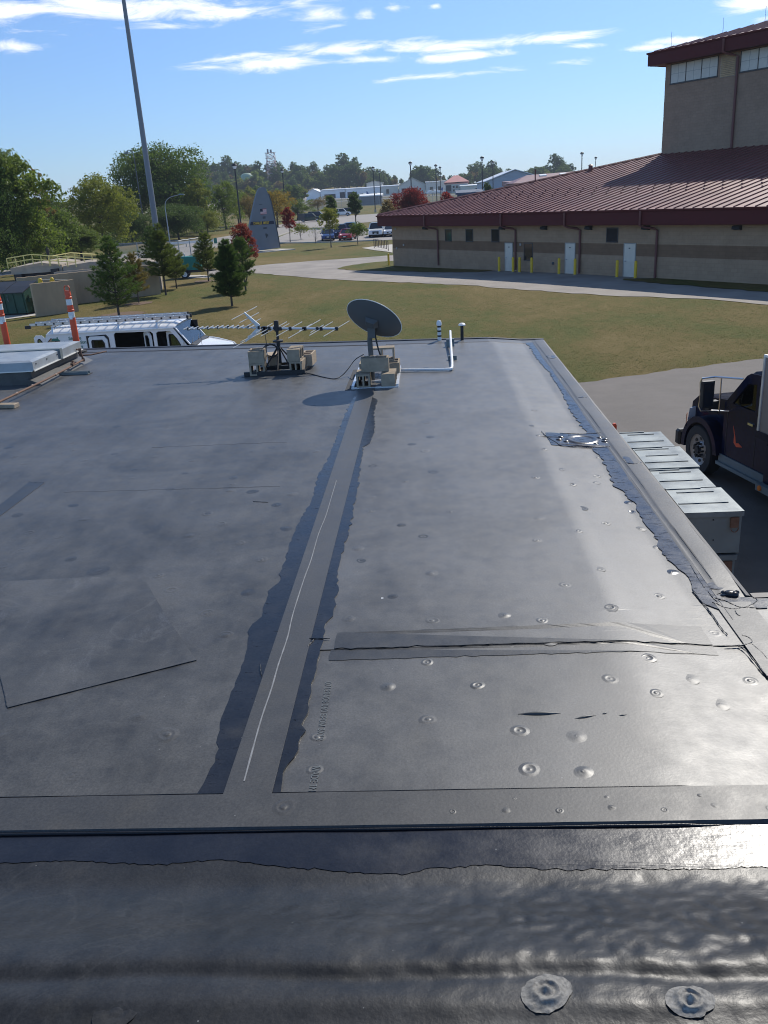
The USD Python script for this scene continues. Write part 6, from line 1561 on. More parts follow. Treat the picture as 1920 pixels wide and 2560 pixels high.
for lab, zf, q in (('black lamp with its top above the dark trees, left of the grey tail fin monument', Z2, (237, 138)), ('black lamp rising between the yellow tree and the monument, above the narrow red tree', Z2, (567, 175)), ('black lamp right of the far pines, tallest left of the big red tree', Z2, (1195, 158)),
                   ('thin black lamp just left of the big red tree, farther back', Z2, (1240, 184)), ('black lamp rising straight out of the big red tree', Z2, (1453, 124)), ('black lamp left of the red-tiled hangar office, the left one of a close pair', Z3, (523, 143)),
                   ('black lamp left of the red-tiled hangar office, the right one of a close pair', Z3, (553, 158)), ('biggest black lamp, in front of the dark evergreen by the roof edge', Z3, (843, 88)), ('black lamp in front of the large grey hangar', Z3, (918, 120)),
                   ('black lamp above the red roof, against clear sky, the taller of two', Z3, (1535, 58)), ('black lamp above the red roof, against clear sky, the shorter one to the right', Z3, (1630, 90))):
    lamp_at(lab, zf, q)
sp = ground(*Z1(1100, 790))
sl0 = aty(*Z1(1075, 565), 118.0)
st = thing('road_lamp', 'pale road lamp with a curved arm beside the access road at the left', 'street lamp', (aty(*Z1(1093, 735), 118)[0], 118.0, float(terrain(-40, 118))))
hh = sl0[2] - float(terrain(-40, 118))
part(st, 'post', B().lathe([(.10, -.2), (.09, .4), (.055, hh)], n=10), M['galv'], smooth=50)
part(st, 'arm', B().tube(smoothpath([(0, 0, hh - .05), (.2, 0, hh + .7), (.9, 0, hh + 1.2), (2.2, 0, hh + 1.45)], 6), .04, 6), M['galv'])
part(st, 'lamp_head', B().hull([(2.0 + a, b, hh + c) for a, b, c in ((0, -.12, 1.40), (0, .12, 1.40), (.8, -.14, 1.36), (.8, .14, 1.36), (.1, 0, 1.58), (.7, 0, 1.52))]), M['galv_dull'])
p0, p1 = aty(*Z1(942, 740), 150.0), aty(*Z1(878, 240), 150.0)
fp = thing('flood_lamp', 'thin dark lamp pole with a bent top in front of the big dark tree', 'street lamp', (p0[0], 150.0, float(terrain(p0[0], 150))))
hh = p1[2] - float(terrain(p0[0], 150))
part(fp, 'post', B().lathe([(.13, -.2), (.07, hh)], n=8), M['mon_dark'])
part(fp, 'lamp_head', B().tube(smoothpath([(0, 0, hh - .1), (-.15, 0, hh + .8), (-.7, 0, hh + 1.1), (-1.2, 0, hh + .8)], 5), .08, 6).hull([(-1.5 + a, b, hh + c) for a in (0, .7) for b in (-.2, .2) for c in (.55, .8)]), M['galv_dull'])
# guard rail, fence, bike rack, small sign
gr = thing('guard_rail', 'short white guard rail at the roadside below the road lamp', 'guard rail', ground(*ZG(330, 415)), .25)
L_g = 6.0
part(gr, 'beam', B().hull([(x, y, z) for x in (0, L_g) for y, z in ((-.04, .45), (.0, .45), (-.04, .78), (.0, .78), (-.08, .6))]), M['white'])
for k in range(4):
    part(gr, 'post', box((.4 + k * 1.7, .0, -.2), (.52 + k * 1.7, .14, .75)), M['galv_dull'])
part(gr, 'end_marker', B().box((L_g + .1, -.1, .2), (L_g + .55, .05, .95)), M['sign_green'])
rk0, rk1 = ground(*Z2(1205, 722)), ground(*Z2(1302, 740))
rk = thing('bike_rack', 'brown wavy tube bicycle rack on the pavement by the building corner', 'bicycle rack', rk0, math.atan2((rk1 - rk0)[1], (rk1 - rk0)[0]))
Lr = float(np.linalg.norm((rk1 - rk0)[:2]))
pts = []
for k in range(9):
    x = .05 + k * (Lr - .1) / 8
    pts += [(x, 0, .25 if k % 2 else .95), (x, 0, .95 if k % 2 else .25)] if k % 2 == 0 else [(x, 0, .25), (x, 0, .95)]
pts = []
for k in range(10):
    x = k * Lr / 9
    pts += ([(x, 0, .2), (x, 0, 1.0)] if k % 2 == 0 else [(x, 0, 1.0), (x, 0, .2)])
pts[0] = (0, 0, 0); pts[-1] = (Lr, 0, 0)
part(rk, 'tube', B().tube(pts, .04, 6), M['brown_trim'])
sg = thing('road_sign', 'small dark sign on two short posts by the access road', 'sign', ground(*Z2(704, 562)))
part(sg, 'panel', box((-.65, -.04, .9), (.65, .04, 2.2)), M['mon_dark'])
for x in (-.5, .5):
    part(sg, 'post', B().tube([(x, .06, -.2), (x, .06, 2.3)], .06, 6), M['concrete'])


def chain_fence(label, pts, h=2.4, step=6.0):
    t = thing('chain_link_fence', label, 'fence')
    P = [A3(*p[:2], float(terrain(*p[:2]))) for p in pts]
    for a, b in zip(P, P[1:]):
        L = np.linalg.norm(b - a)
        n = max(1, int(round(L / step)))
        for k in range(n):
            q = a + (b - a) * k / n
            r = a + (b - a) * (k + 1) / n
            q[2], r[2] = terrain(q[0], q[1]), terrain(r[0], r[1])
            part(t, 'post', B().tube([q, q + A3(0, 0, h + .05)], .06, 6), M['wire'])
            part(t, 'top_rail', B().tube([q + A3(0, 0, h), r + A3(0, 0, h)], .035, 5), M['wire'])
            part(t, 'mesh_panel', B().quad(q + A3(0, 0, .05), r + A3(0, 0, .05), r + A3(0, 0, h - .03), q + A3(0, 0, h - .03)), M['mesh_fence'])
    return t


fpt = lambda q, Y: aty(*Z2(*q), Y)[:2]
chain_fence('tall chain-link fence running behind the upper parking lot', [fpt((600, 470), 250), fpt((660, 480), 272), fpt((780, 460), 305), fpt((980, 440), 318), fpt((1240, 430), 318), (40, 318)], 3.2)
chain_fence('chain-link fence around the foot of the tall mast', [(hb[0] - 4, 101), (hb[0] + 3.5, 100), (hb[0] + 4.5, 106)], 2.0, 2.5)

# ================================================================== CARS
def car(name, label, paint, pos, heading, kind='sedan', first=None):
    t = thing(name, label, {'sedan': 'car', 'suv': 'SUV', 'pickup': 'pickup truck'}[kind], pos, heading)
    L, W, H = {'sedan': (4.6, 1.78, 1.42), 'suv': (4.7, 1.88, 1.78), 'pickup': (5.4, 1.95, 1.85)}[kind]
    a, r = L / 2, .33 if kind == 'sedan' else .38
    belt = .88 if kind == 'sedan' else 1.05
    hood = belt - .06
    wx = (a - .85, -a + .85)
    bp = [(a, .35), (a, .62), (a - .12, hood - .10), (a - .9, hood), (a - 1.15, belt), (-a + .35, belt), (-a + .05, belt - .12), (-a, .62), (-a, .35)]
    bp = Polygon(bp)
    for x in wx:
        bp = bp.difference(Polygon([(x + (r + .06) * cos(u), r + (r + .06) * sin(u)) for u in np.linspace(0, 2 * PI, 20)]))
    v, f = B().sidep(bp, -W / 2, W / 2).get()
    v[:, 1] *= np.where(v[:, 2] > .75, .96, 1) * np.where(np.abs(v[:, 0]) > a - .3, .9, 1)
    part(t, 'body', (v, f), M[paint])
    if kind == 'sedan':
        cb_, rf = [(a - 1.25, belt), (-a + .45, belt)], [(a - 2.05, H), (-a + 1.15, H)]
    elif kind == 'suv':
        cb_, rf = [(a - 1.15, belt), (-a + .10, belt)], [(a - 1.8, H), (-a + .35, H)]
    else:
        cb_, rf = [(a - 1.45, belt), (-a + 1.75, belt)], [(a - 2.05, H), (-a + 2.0, H)]
    w0, w1 = W / 2 * .95, W / 2 * .76
    part(t, 'cabin_glass', B().hull([(x, s * w0, z) for x, z in cb_ for s in (-1, 1)] + [(x, s * w1, z - .05) for x, z in rf for s in (-1, 1)]), M['car_glass'])
    part(t, 'roof', B().hull([(x + dx, s * w1 * 1.01, z - .06) for (x, z), dx in zip(rf, (.06, -.06)) for s in (-1, 1)] + [(x, s * w1 * .9, z + .0) for x, z in rf for s in (-1, 1)]), M[paint])
    for s in (-1, 1):
        for (x, z), (x2, z2) in zip(cb_, rf):
            part(t, 'pillar', B().tube([(x, s * w0 * 1.0, z), (x2, s * w1 * 1.01, z2 - .05)], .05, 5), M[paint])
        part(t, 'pillar', B().tube([((cb_[0][0] + cb_[1][0]) / 2, s * w0 * 1.0, belt), ((rf[0][0] + rf[1][0]) / 2, s * w1 * 1.01, H - .05)], .05, 5), M[paint])
        part(t, 'headlight', B().hull([(a - .28, s * W * .44, hood - .22), (a - .02, s * W * .40, hood - .26), (a - .02, s * W * .24, hood - .26), (a - .28, s * W * .44, hood - .10), (a - .10, s * W * .26, hood - .11)]), M['lamp_glass'])
        part(t, 'tail_light', box((-a - .01, s * W * .30, belt - .32), (-a + .06, s * W * .44, belt - .14)), M['red_lens'])
        part(t, 'wing_mirror', box((a - 1.5, s * W * .48, belt + .02), (a - 1.3, s * W * .56, belt + .17), ch=.03), M[paint])
        for x in wx:
            wheel(t, (x, s * (W / 2 - .12), r), r, .22, 'chrome', n=16)
    part(t, 'grille', box((a - .02, -W * .22, .42), (a + .012, W * .22, hood - .22)), M['trim_black'])
    part(t, 'number_plate', box((a + .012, -.16, .46), (a + .02, .16, .58)), M['paper'])
    part(t, 'underbody', box((-a + .3, -W / 2 + .15, .2), (a - .3, W / 2 - .15, .36)), M['trim_black'])
    if kind == 'pickup':
        part(t, 'bed', B().box((-a, -W / 2 * .95, belt), (-a + 1.7, -W / 2 * .88, belt + .12)).box((-a, W / 2 * .88, belt), (-a + 1.7, W / 2 * .95, belt + .12)).box((-a, -W / 2 * .88, belt), (-a + .08, W / 2 * .88, belt + .12)), M[paint])
    return t


F = -PI / 2
for lab, paint, zf, q, hd, kind in (('bright blue car facing us at the near edge of the parking lot', 'paint_blue', Z2, (885, 668), F + .12, 'sedan'), ('dark navy SUV facing us behind the blue and red cars', 'paint_navy', Z2, (975, 648), F + .05, 'suv'), ('red car facing us beside the blue one, partly behind a small tree', 'paint_red', Z2, (1022, 664), F - .1, 'sedan'),
                                    ('pale sky-blue car mostly hidden behind the round-crowned small tree', 'paint_sky', Z2, (1040, 632), F, 'suv'), ('white pickup truck facing us in the parking lot', 'paint_white', Z2, (1222, 640), F, 'pickup'), ('white car half hidden by the corner of the beige building', 'paint_silver', Z2, (1318, 636), F, 'sedan'),
                                    ('white SUV seen side-on in the upper parking lot', 'paint_white', Z2, (980, 500), .05, 'suv'), ('black SUV behind a pine in the upper parking lot', 'paint_black', Z2, (1045, 490), .1, 'suv'), ('grey-black SUV behind the yellow-green tree in the upper lot', 'paint_black', Z2, (815, 522), .0, 'suv'), ('dark green car leftmost in the upper parking lot', 'paint_green', Z2, (765, 538), .1, 'suv')):
    p = ground(*zf(*q))
    car({'sedan': 'parked_car', 'suv': 'parked_suv', 'pickup': 'pickup_truck'}[kind], lab, paint, p + A3(0, 0, .04), hd, kind)

# ================================================================== AIRFIELD BUILDINGS, FAR OFF
def shed(name, label, zf, L, R, base_y, top_y, Y, depth, wall, roof, rise=0, doors=(), cat='building', flat_=False, windows=(), zbase=None):
    """A long low building whose front spans the measured left and right; doors as fractions of its front."""
    a, b = aty(*zf(L, (base_y + top_y) / 2), Y), aty(*zf(R, (base_y + top_y) / 2), Y)
    z1 = .5 * (aty(*zf(L, top_y), Y)[2] + aty(*zf(R, top_y), Y)[2])
    z0 = float(terrain((a[0] + b[0]) / 2, Y))
    W = b[0] - a[0]
    t = thing(name, label, cat, (a[0], Y, z0))
    H = max(3.0, z1 - z0)
    part(t, 'wall', B().box((0, 0, -3), (W, depth, H)) if not rise else B().hull([(x, y, z) for x in (0, W) for y in (0, depth) for z in (-3, H)]), M[wall])
    if rise:
        part(t, 'gable', B().hull([(x, y, z) for y in (-.05, depth) for x, z in ((0, H), (W, H), (W / 2, H + rise - .2))]), M[wall])
        part(t, 'roof', B().hull([(x, y, z) for y in (-.6, depth + .6) for x, z in ((-.5, H - .1), (-.5, H + .15), (W / 2, H + rise - .05), (W / 2, H + rise + .2))]).hull([(x, y, z) for y in (-.6, depth + .6) for x, z in ((W + .5, H - .1), (W + .5, H + .15), (W / 2, H + rise - .05), (W / 2, H + rise + .2))]), M[roof])
    else:
        part(t, 'roof', B().hull([(x, y, z) for x in (-.4, W + .4) for y, z in ((-.4, H), (-.4, H + .35), (depth, H + .9), (depth, H))]), M[roof])
    for k, (f0, f1, hh) in enumerate(doors):
        d = part(t, 'hangar_door', box((W * f0, -.12, .05), (W * f1, -.02, H * hh)), M['dark_opening'])
    for f0, f1, za, zb_ in windows:
        w_ = part(t, 'window', box((W * f0, -.10, H * za), (W * f1, -.02, H * zb_)), M['pane_dark'])
    return t


Z7 = crop(1050, 400, 400 / 1659)
shed('hangar', 'white gabled hangar, leftmost of the airfield row', Z2, 735, 832, 380, 338, 600, 26, 'hangar_white', 'hangar_roof', rise=2.4)
shed('hangar', 'long white flat hangar with two dark doorways right of the gabled one', Z2, 834, 1005, 378, 318, 598, 22, 'hangar_white', 'hangar_roof', doors=((.15, .6, .55), (.78, .98, .7)))
shed('hangar', 'long white flat hangar with one dark doorway, reaching to the big red tree', Z2, 1007, 1250, 376, 306, 596, 22, 'hangar_white', 'hangar_roof', doors=((.05, .32, .66),))
shed('hangar', 'pale flat hangar end section with blue lettering-like doors behind the red tree', Z2, 1252, 1372, 374, 292, 594, 22, 'hangar_cream', 'hangar_roof', windows=((.3, .45, .2, .7),))
shed('hangar', 'small pale gabled building up the slope above the white hangars', Z2, 1152, 1260, 300, 272, 650, 16, 'hangar_cream', 'hangar_cream', rise=1.6)
shed('hangar', 'wide cream arched hangar with a dark door behind the red tree', Z2, 1376, 1560, 360, 285, 560, 60, 'hangar_cream', 'hangar_cream', rise=4.2, doors=((.10, .70, .72),))
shed('hangar', 'cream flat hangar wing right of the arched one', Z2, 1562, 1700, 360, 262, 555, 40, 'hangar_cream', 'hangar_white', windows=((.2, .35, .2, .6), (.6, .75, .2, .6)))
of = shed('airfield_office', 'cream two-storey office with a red tiled hip roof on the airfield', Z7, 265, 500, 335, 246, 520, 16, 'hangar_cream', 'tile_red', doors=((.02, .25, .9),), windows=((.32, .40, .55, .8), (.46, .54, .55, .8), (.62, .70, .55, .8), (.32, .40, .15, .4), (.62, .70, .15, .4)))
W_of = aty(*Z7(500, 290), 520)[0] - aty(*Z7(265, 290), 520)[0]
H_of = 0.5 * (aty(*Z7(265, 246), 520)[2] + aty(*Z7(500, 246), 520)[2]) - float(terrain(0, 520))
part(of, 'hip_roof', B().hull([(x, y, H_of + .9) for x in (-.8, W_of + .8) for y in (-.8, 17)] + [(W_of * .42, 8, H_of + 4.6), (W_of * .6, 8, H_of + 4.6)]), M['tile_red'])
shed('hangar', 'low cream annex with a white flat roof right of the red-tiled office', Z7, 425, 640, 330, 268, 505, 20, 'hangar_cream', 'hangar_white', doors=((.7, .92, .6),))
shed('hangar', 'large blue-grey gabled hangar with a wide dark door at the right', Z7, 690, 1280, 320, 205, 330, 60, 'hangar_grey', 'hangar_roof', rise=3.4, doors=((.30, .93, .86),))
shed('maintenance_shed', 'dark brown flat-roofed shed with a white roof behind the chain-link fence', Z6 if False else crop(760, 420, 340 / 1659), 672, 940, 505, 378, 335, 14, 'shed_brown', 'hangar_white')
ct = shed('storage_container', 'dark blue container with a pale boat-like load near the building roof line', Z7, 392, 640, 400, 352, 200, 5, 'container_blue', 'container_blue')
rs = shed('red_roofed_annex', 'low annex with dark red roof and two bright skylights behind the main roof', Z7, 1005, 1680, 330, 240, 160, 26, 'block' if False else 'tan', 'roof_red', rise=0)
wa = aty(*Z7(1680, 250), 160)[0] - aty(*Z7(1005, 250), 160)[0]
za = .5 * (aty(*Z7(1005, 240), 160)[2] + aty(*Z7(1680, 240), 160)[2]) - float(terrain(10, 160))
part(rs, 'roof_slope', B().hull([(-.8, -.8, za + .3), (wa, -.8, za + .3), (wa, 8, za + 1.75), (2.6, 8, za + 1.6), (-.8, 18, za + .3), (wa, 18, za + .3)]), M['roof_red'])
for x in (4.6, 8.2):
    part(rs, 'skylight', B().hull([(x + a * 1.2, 5 + b, za + 1.15 + b * .17 + c) for a in (0, 1) for b in (0, 1.3) for c in (0, .25)]), M['alu_bright'])


def plane(label, zf, q, Y, hd, sc, stripe):
    p = aty(*zf(*q), Y)
    t = thing('parked_aeroplane', label, 'aeroplane', (p[0], Y, float(terrain(p[0], Y))), hd, scale=sc)
    part(t, 'fuselage', B().tube([(-4, 0, 1.6), (-3, 0, 1.5), (0, 0, 1.45), (1.6, 0, 1.4), (2.6, 0, 1.25)], [.12, .3, .62, .58, .2], 10), M['white'], smooth=True)
    part(t, 'wing', B().hull([(x, y, z) for x, y in ((-.6, -5), (.6, -5), (-.7, 5), (.7, 5)) for z in (2.05, 2.18)]), M['white'])
    part(t, 'tail_fin', B().hull([(-4.2, y, 1.5) for y in (-.05, .05)] + [(-3.1, y, 1.7) for y in (-.05, .05)] + [(-4.3, y, 2.9) for y in (-.04, .04)] + [(-3.8, y, 2.9) for y in (-.04, .04)]), M[stripe])
    part(t, 'tailplane', B().hull([(x, y, z) for x, y in ((-4.3, -1.6), (-3.5, -1.6), (-4.3, 1.6), (-3.5, 1.6)) for z in (1.62, 1.68)]), M['white'])
    for x, y in ((1.6, 0), (-.3, -1.1), (-.3, 1.1)):
        part(t, 'wheel_leg', B().tube([(x, y * .5, 1.1), (x, y, .2)], .06, 5).lathe([(.0001, -.08), (.2, -.08), (.2, .08), (.0001, .08)], (x, y, .2), 10, 'y'), M['trim_black'])


for lab, q, Y, hd, st_ in (('small white aeroplane parked left of the big red tree', (1215, 355), 520, .4, 'paint_blue'), ('small white aeroplane with blue tail right of the big red tree', (1610, 352), 470, 2.8, 'paint_blue'), ('small white aeroplane parked before the white hangars', (1120, 365), 540, .2, 'flag_red')):
    plane(lab, Z2, q, Y, hd, 1.3, st_)
p = aty(*Z2(326, 235), 640)
wt = thing('water_tank', 'pale green domed water tank on the wooded hill', 'water tank', (p[0], 640, float(terrain(p[0], 640))))
tz = aty(*Z2(326, 200), 640)[2] - float(terrain(p[0], 640))
part(wt, 'tank_wall', B().lathe([(4.3, -2), (4.3, tz - 2.4)], n=28), M['tank_green'], smooth=True)
part(wt, 'dome', B().lathe([(4.5, tz - 2.4), (4.2, tz - 1.4), (3.0, tz - .5), (1.5, tz - .1), (.0001, tz)], n=28), M['tank_green'], smooth=True)
p0, p1 = aty(*Z2(497, 185), 690), aty(*Z2(495, 60), 690)
tz0 = float(terrain(p0[0], 690))
rt = thing('radio_tower', 'red and white lattice tower with platforms on the wooded skyline', 'radio tower', (p0[0], 690, tz0))
Ht = p1[2] - tz0
for sx in (-1, 1):
    for sy in (-1, 1):
        part(rt, 'leg', B().tube([(sx * 3.6, sy * 3.6, -2), (sx * 2.9, sy * 2.9, Ht)], .17, 5), M['tower_redwhite'])
for k in range(9):
    z0_, z1_ = Ht * k / 9, Ht * (k + 1) / 9
    w0_, w1_ = 3.6 - .7 * k / 9, 3.6 - .7 * (k + 1) / 9
    b = B()
    for (ax_, ay_), (bx_, by_) in (((-1, -1), (1, -1)), ((1, -1), (1, 1)), ((1, 1), (-1, 1)), ((-1, 1), (-1, -1))):
        b.tube([(ax_ * w0_, ay_ * w0_, z0_), (bx_ * w1_, by_ * w1_, z1_)], .10, 4).tube([(bx_ * w0_, by_ * w0_, z0_), (ax_ * w1_, ay_ * w1_, z1_)], .10, 4).tube([(ax_ * w1_, ay_ * w1_, z1_), (bx_ * w1_, by_ * w1_, z1_)], .12, 4)
    part(rt, 'bracing', b, M['flag_white' if k % 2 else 'tower_redwhite'])
for z in (Ht * .72, Ht * .86, Ht):
    part(rt, 'platform', B().box((-3.9, -3.9, z - .12), (3.9, 3.9, z)), M['flag_white'])
part(rt, 'antenna_panels', B().box((-1.8, -3.4, Ht), (-.6, -3.0, Ht + 2.4)).box((.4, -3.4, Ht), (1.8, -3.0, Ht + 2.0)), M['mon_grey'])

# ================================================================== TREES
def leaves(g, centres, rad_, n, size, up=.35, out=None, flat_=.55):
    """Leaf faces scattered about clump centres."""
    c = np.repeat(np.asarray(centres, float), n, 0)
    d = g.normal(size=(len(c), 3))
    d /= np.linalg.norm(d, axis=1, keepdims=True)
    p = c + d * (np.repeat(np.broadcast_to(rad_, (len(centres),)), n) * g.uniform(.25, 1, len(c)) ** .5)[:, None] * [1, 1, .75]
    nr = g.normal(size=(len(c), 3)) + d * .8 + [0, 0, up]
    nr /= np.linalg.norm(nr, axis=1, keepdims=True)
    a = np.cross(nr, g.normal(size=(len(c), 3)))
    a /= np.linalg.norm(a, axis=1, keepdims=True)
    b = np.cross(nr, a)
    s = size * g.uniform(.6, 1.35, len(c))[:, None]
    w = s * flat_
    v = np.stack([p - a * s, p - b * w + nr * s * .15, p + a * s, p + b * w + nr * s * .15], 1).reshape(-1, 3)
    k = np.arange(len(c))[:, None] * 4
    return v, np.vstack([k + [0, 1, 2], k + [0, 2, 3]])


def crown_points(g, lobes, n, depth=.45):
    """Clump centres mostly in the outer shell of the lobes (centre, radii)."""
    out = []
    wts = np.array([l[1][0] * l[1][2] for l in lobes])
    for l, k in zip(lobes, (wts / wts.sum() * n).astype(int) + 1):
        d = g.normal(size=(k, 3))
        d /= np.linalg.norm(d, axis=1, keepdims=True)
        d[:, 2] = np.where(d[:, 2] < -.55, -d[:, 2], d[:, 2])
        r = 1 - depth * g.uniform(0, 1, k) ** 1.6
        bump = .82 + .36 * meshkit.noise(d * 2.6 + 10, int(g.integers(1000)))
        out.append(np.asarray(l[0]) + d * np.asarray(l[1]) * (r * bump)[:, None])
    return np.vstack(out)


def limbs(g, base, top, lobes, r0, nb=10):
    b = B()
    base, top = np.asarray(base, float), np.asarray(top, float)
    k = np.linspace(0, 1, 7)
    path = base + (top - base) * k[:, None] + np.c_[g.normal(0, .03, 7), g.normal(0, .03, 7), np.zeros(7)] * np.linalg.norm(top - base) * k[:, None] * .5
    rr = r0 * (1 - k) ** .8 + r0 * .12
    rr[0] *= 1.35
    b.tube(path, rr, 8)
    for _ in range(nb):
        l = lobes[int(g.integers(len(lobes)))]
        d = g.normal(size=3)
        d /= np.linalg.norm(d)
        e = np.asarray(l[0]) + d * np.asarray(l[1]) * .8
        t = g.uniform(.22, .75)
        s = base + (top - base) * t
        if e[2] < s[2]:
            e[2] = s[2] + abs(e[2] - s[2]) * .5 + .2
        m = (s + e) / 2 + [0, 0, .08 * np.linalg.norm(e - s)]
        b.tube(smoothpath([s, m, e], 3), np.linspace(r0 * .38 * (1 - t * .5), r0 * .06, 7), 5)
    return b


def broadleaf(seed, H, W, trunk, clumps, per, size, lobes_n=7, low=.12, mat='leaf_mid', clump_r=.1, tall=1.0):
    """(crown mesh, trunk mesh) of a tree H high and W wide."""
    g = np.random.default_rng(seed)
    lobes = []
    for i in range(lobes_n):
        a = 2 * PI * i / lobes_n * 1.618 * 2 + g.uniform(-.4, .4)
        z = low * H + (1 - low) * H * (.18 + .62 * (i + .5) / lobes_n)
        sp = W * .5 * (1 - .75 * abs((z / H) - .48) * tall) * g.uniform(.42, .66)
        lobes.append(((sp * cos(a), sp * sin(a), z), (W * g.uniform(.24, .32), W * g.uniform(.24, .32), H * g.uniform(.14, .2))))
    lobes.append(((0, 0, H * .83), (W * .24, W * .24, H * .16)))
    lobes.append(((0, 0, H * .55), (W * .34, W * .34, H * .26)))
    pts = crown_points(g, lobes, clumps)
    m = leaves(g, pts, W * clump_r * g.uniform(.55, 1.2, len(pts)), per, size)
    return m, limbs(g, (0, 0, -.3), (g.normal(0, .03) * W, g.normal(0, .03) * W, H * .8), lobes, trunk, 12)


def pine(seed, H, W, trunk, bare, rows, per, needle=.12, width=.012, tufts=7, forks=False, full=1.0):
    g = np.random.default_rng(seed)
    tr = B()
    lean = g.normal(0, .012, 2)
    ax = lambda z: A3(lean[0] * z, lean[1] * z, z)
    tr.tube([ax(-.2), ax(H * .3), ax(H * .65), ax(H * .97)], [trunk, trunk * .8, trunk * .45, trunk * .12], 7)
    if forks:
        tr.tube([ax(.35), ax(.9) + [.18, .1, 0], ax(1.8) + [.3, .15, 0]], [trunk * .8, trunk * .6, trunk * .3], 6)
    cen, dirs = [], []
    for i in range(rows):
        t = (i + g.uniform(.0, .8)) / rows
        z = bare + (H * .97 - bare) * t
        prof = (np.clip(1 - t, 0, 1) ** .75 * (.55 + .45 * min(1, t * 4 + .2))) * full
        k = int(per * g.uniform(.8, 1.2))
        for j in range(k):
            a = 2 * PI * j / k + g.uniform(-.35, .35) + i
            L = W / 2 * prof * g.uniform(.5, 1.28) + .08
            d = A3(cos(a), sin(a), g.uniform(.18, .55) + .5 * t)
            d /= np.linalg.norm(d)
            s, e = ax(z), ax(z) + d * L
            mid = (s + e) / 2 - [0, 0, .05 * L]
            if L > .2:
                tr.tube([s, mid, e], [trunk * .28 * (1 - t * .6), trunk * .18, trunk * .06], 4, False)
            nt = max(2, int(tufts * L / (W / 2) + 1))
            for q in np.linspace(.3, 1.0, nt):
                c = s + (e - s) * q + [0, 0, .04 * L * q] + g.normal(0, .035, 3)
                cen.append(c); dirs.append(d + [0, 0, .25])
                if q > .45 and L > .3:
                    for sg in (-1, 1):
                        sd = A3(-d[1], d[0], .15) * sg * L * .22 * g.uniform(.5, 1.2)
                        cen.append(c + sd); dirs.append(d + sd * 1.5)
    cen, dirs = np.array(cen), np.array(dirs)
    n = 24
    c = np.repeat(cen, n, 0)
    d = np.repeat(dirs, n, 0) + g.normal(0, .55, (len(c), 3))
    d /= np.linalg.norm(d, axis=1, keepdims=True)
    s = np.cross(d, g.normal(size=d.shape))
    s /= np.linalg.norm(s, axis=1, keepdims=True)
    ln = needle * g.uniform(.6, 1.3, len(c))[:, None]
    p = c - d * ln * .15
    v = np.stack([p - s * width, p + s * width, p + d * ln + s * width * .35, p + d * ln - s * width * .35], 1).reshape(-1, 3)
    k = np.arange(len(c))[:, None] * 4
    return (v, np.vstack([k + [0, 1, 2], k + [0, 2, 3]])), tr


def plant(name, label, cat, meshes, mats, p, rz=0, scale=None, group=None, names=('crown', 'trunk')):
    t = thing(name, label, cat, p, rz, group, scale)
    for nm, m, mt in zip(names, meshes, mats):
        part(t, nm, m, M[mt], smooth=nm == 'trunk')
    return t


def on(x, y, dz=0.0):
    return A3(x, y, float(terrain(x, y)) + dz)


# young pines on the lawn
for lab, q, H, W, bare, rows, per, mt, seed, fk, tr_ in (
        ('broad dark young pine nearest us, just above the van', (-17.5, 48.3), 4.3, 3.1, .55, 17, 8, 'needle', 1, False, .075),
        ('thin brownish young pine right behind the broad dark one', (-18.4, 54.7), 3.1, 1.9, .55, 12, 6, 'needle_brown', 2, False, .05),
        ('tall yellow-green young pine with a long bare trunk', (-17.8, 58.7), 4.6, 2.2, 1.15, 18, 8, 'needle_yellow', 3, False, .075),
        ('low bushy yellow-green young pine behind the bare-trunked one', (-18.3, 63.2), 3.0, 2.2, .5, 12, 8, 'needle_yellow', 4, False, .055),
        ('dark green young pine at the left of the bare-trunked one', (-22.3, 71.7), 4.3, 2.6, .7, 16, 7, 'needle', 5, False, .07),
        ('pointed young pine right of the teal generator', (-17.1, 68.0), 3.7, 2.3, .7, 15, 8, 'needle_yellow', 6, False, .06),
        ('dense upright green young pine, tallest of the group in front of the red maple', (-11.4, 50.1), 3.75, 2.05, .42, 20, 11, 'needle', 7, False, .07),
        ('forked young pine in front of the orange-red maple', (-12.3, 58.7), 3.5, 2.5, .95, 12, 8, 'needle', 8, True, .07)):
    m = pine(seed, H, W, tr_, bare, rows, per, forks=fk, needle=.17, width=.0085)
    plant('young_pine', lab, 'pine tree', m, (mt, 'bark'), on(*q))
g = np.random.default_rng(5)


def maple(label, p, H, W, mat, seed, clumps=140, per=26, size=.07, trunk=.06, name='maple_tree', low=.2, lob=6, cr=.12, cat='maple tree', bark='bark_grey', tall=1.0):
    m = broadleaf(seed, H, W, trunk, clumps, per, size, lob, low, clump_r=cr, tall=tall)
    return plant(name, label, cat, m, (mat, bark), p)


pr_ = ground(*Z2(345, 800))
def tree_px(label, zf, x, ytop, Y, wpx, mat, seed, **kw):
    """A tree Y metres off whose tip and spread match the measured ones."""
    s_ = np.hypot(*(np.array(zf(1, 0)) - np.array(zf(0, 0))))
    tip = aty(*zf(x, ytop), Y)
    p = on(tip[0], Y)
    return maple(label, p, float(tip[2] - p[2]) * .97, wpx * s_ * Y / FPX * 1.05, mat, seed, **kw)


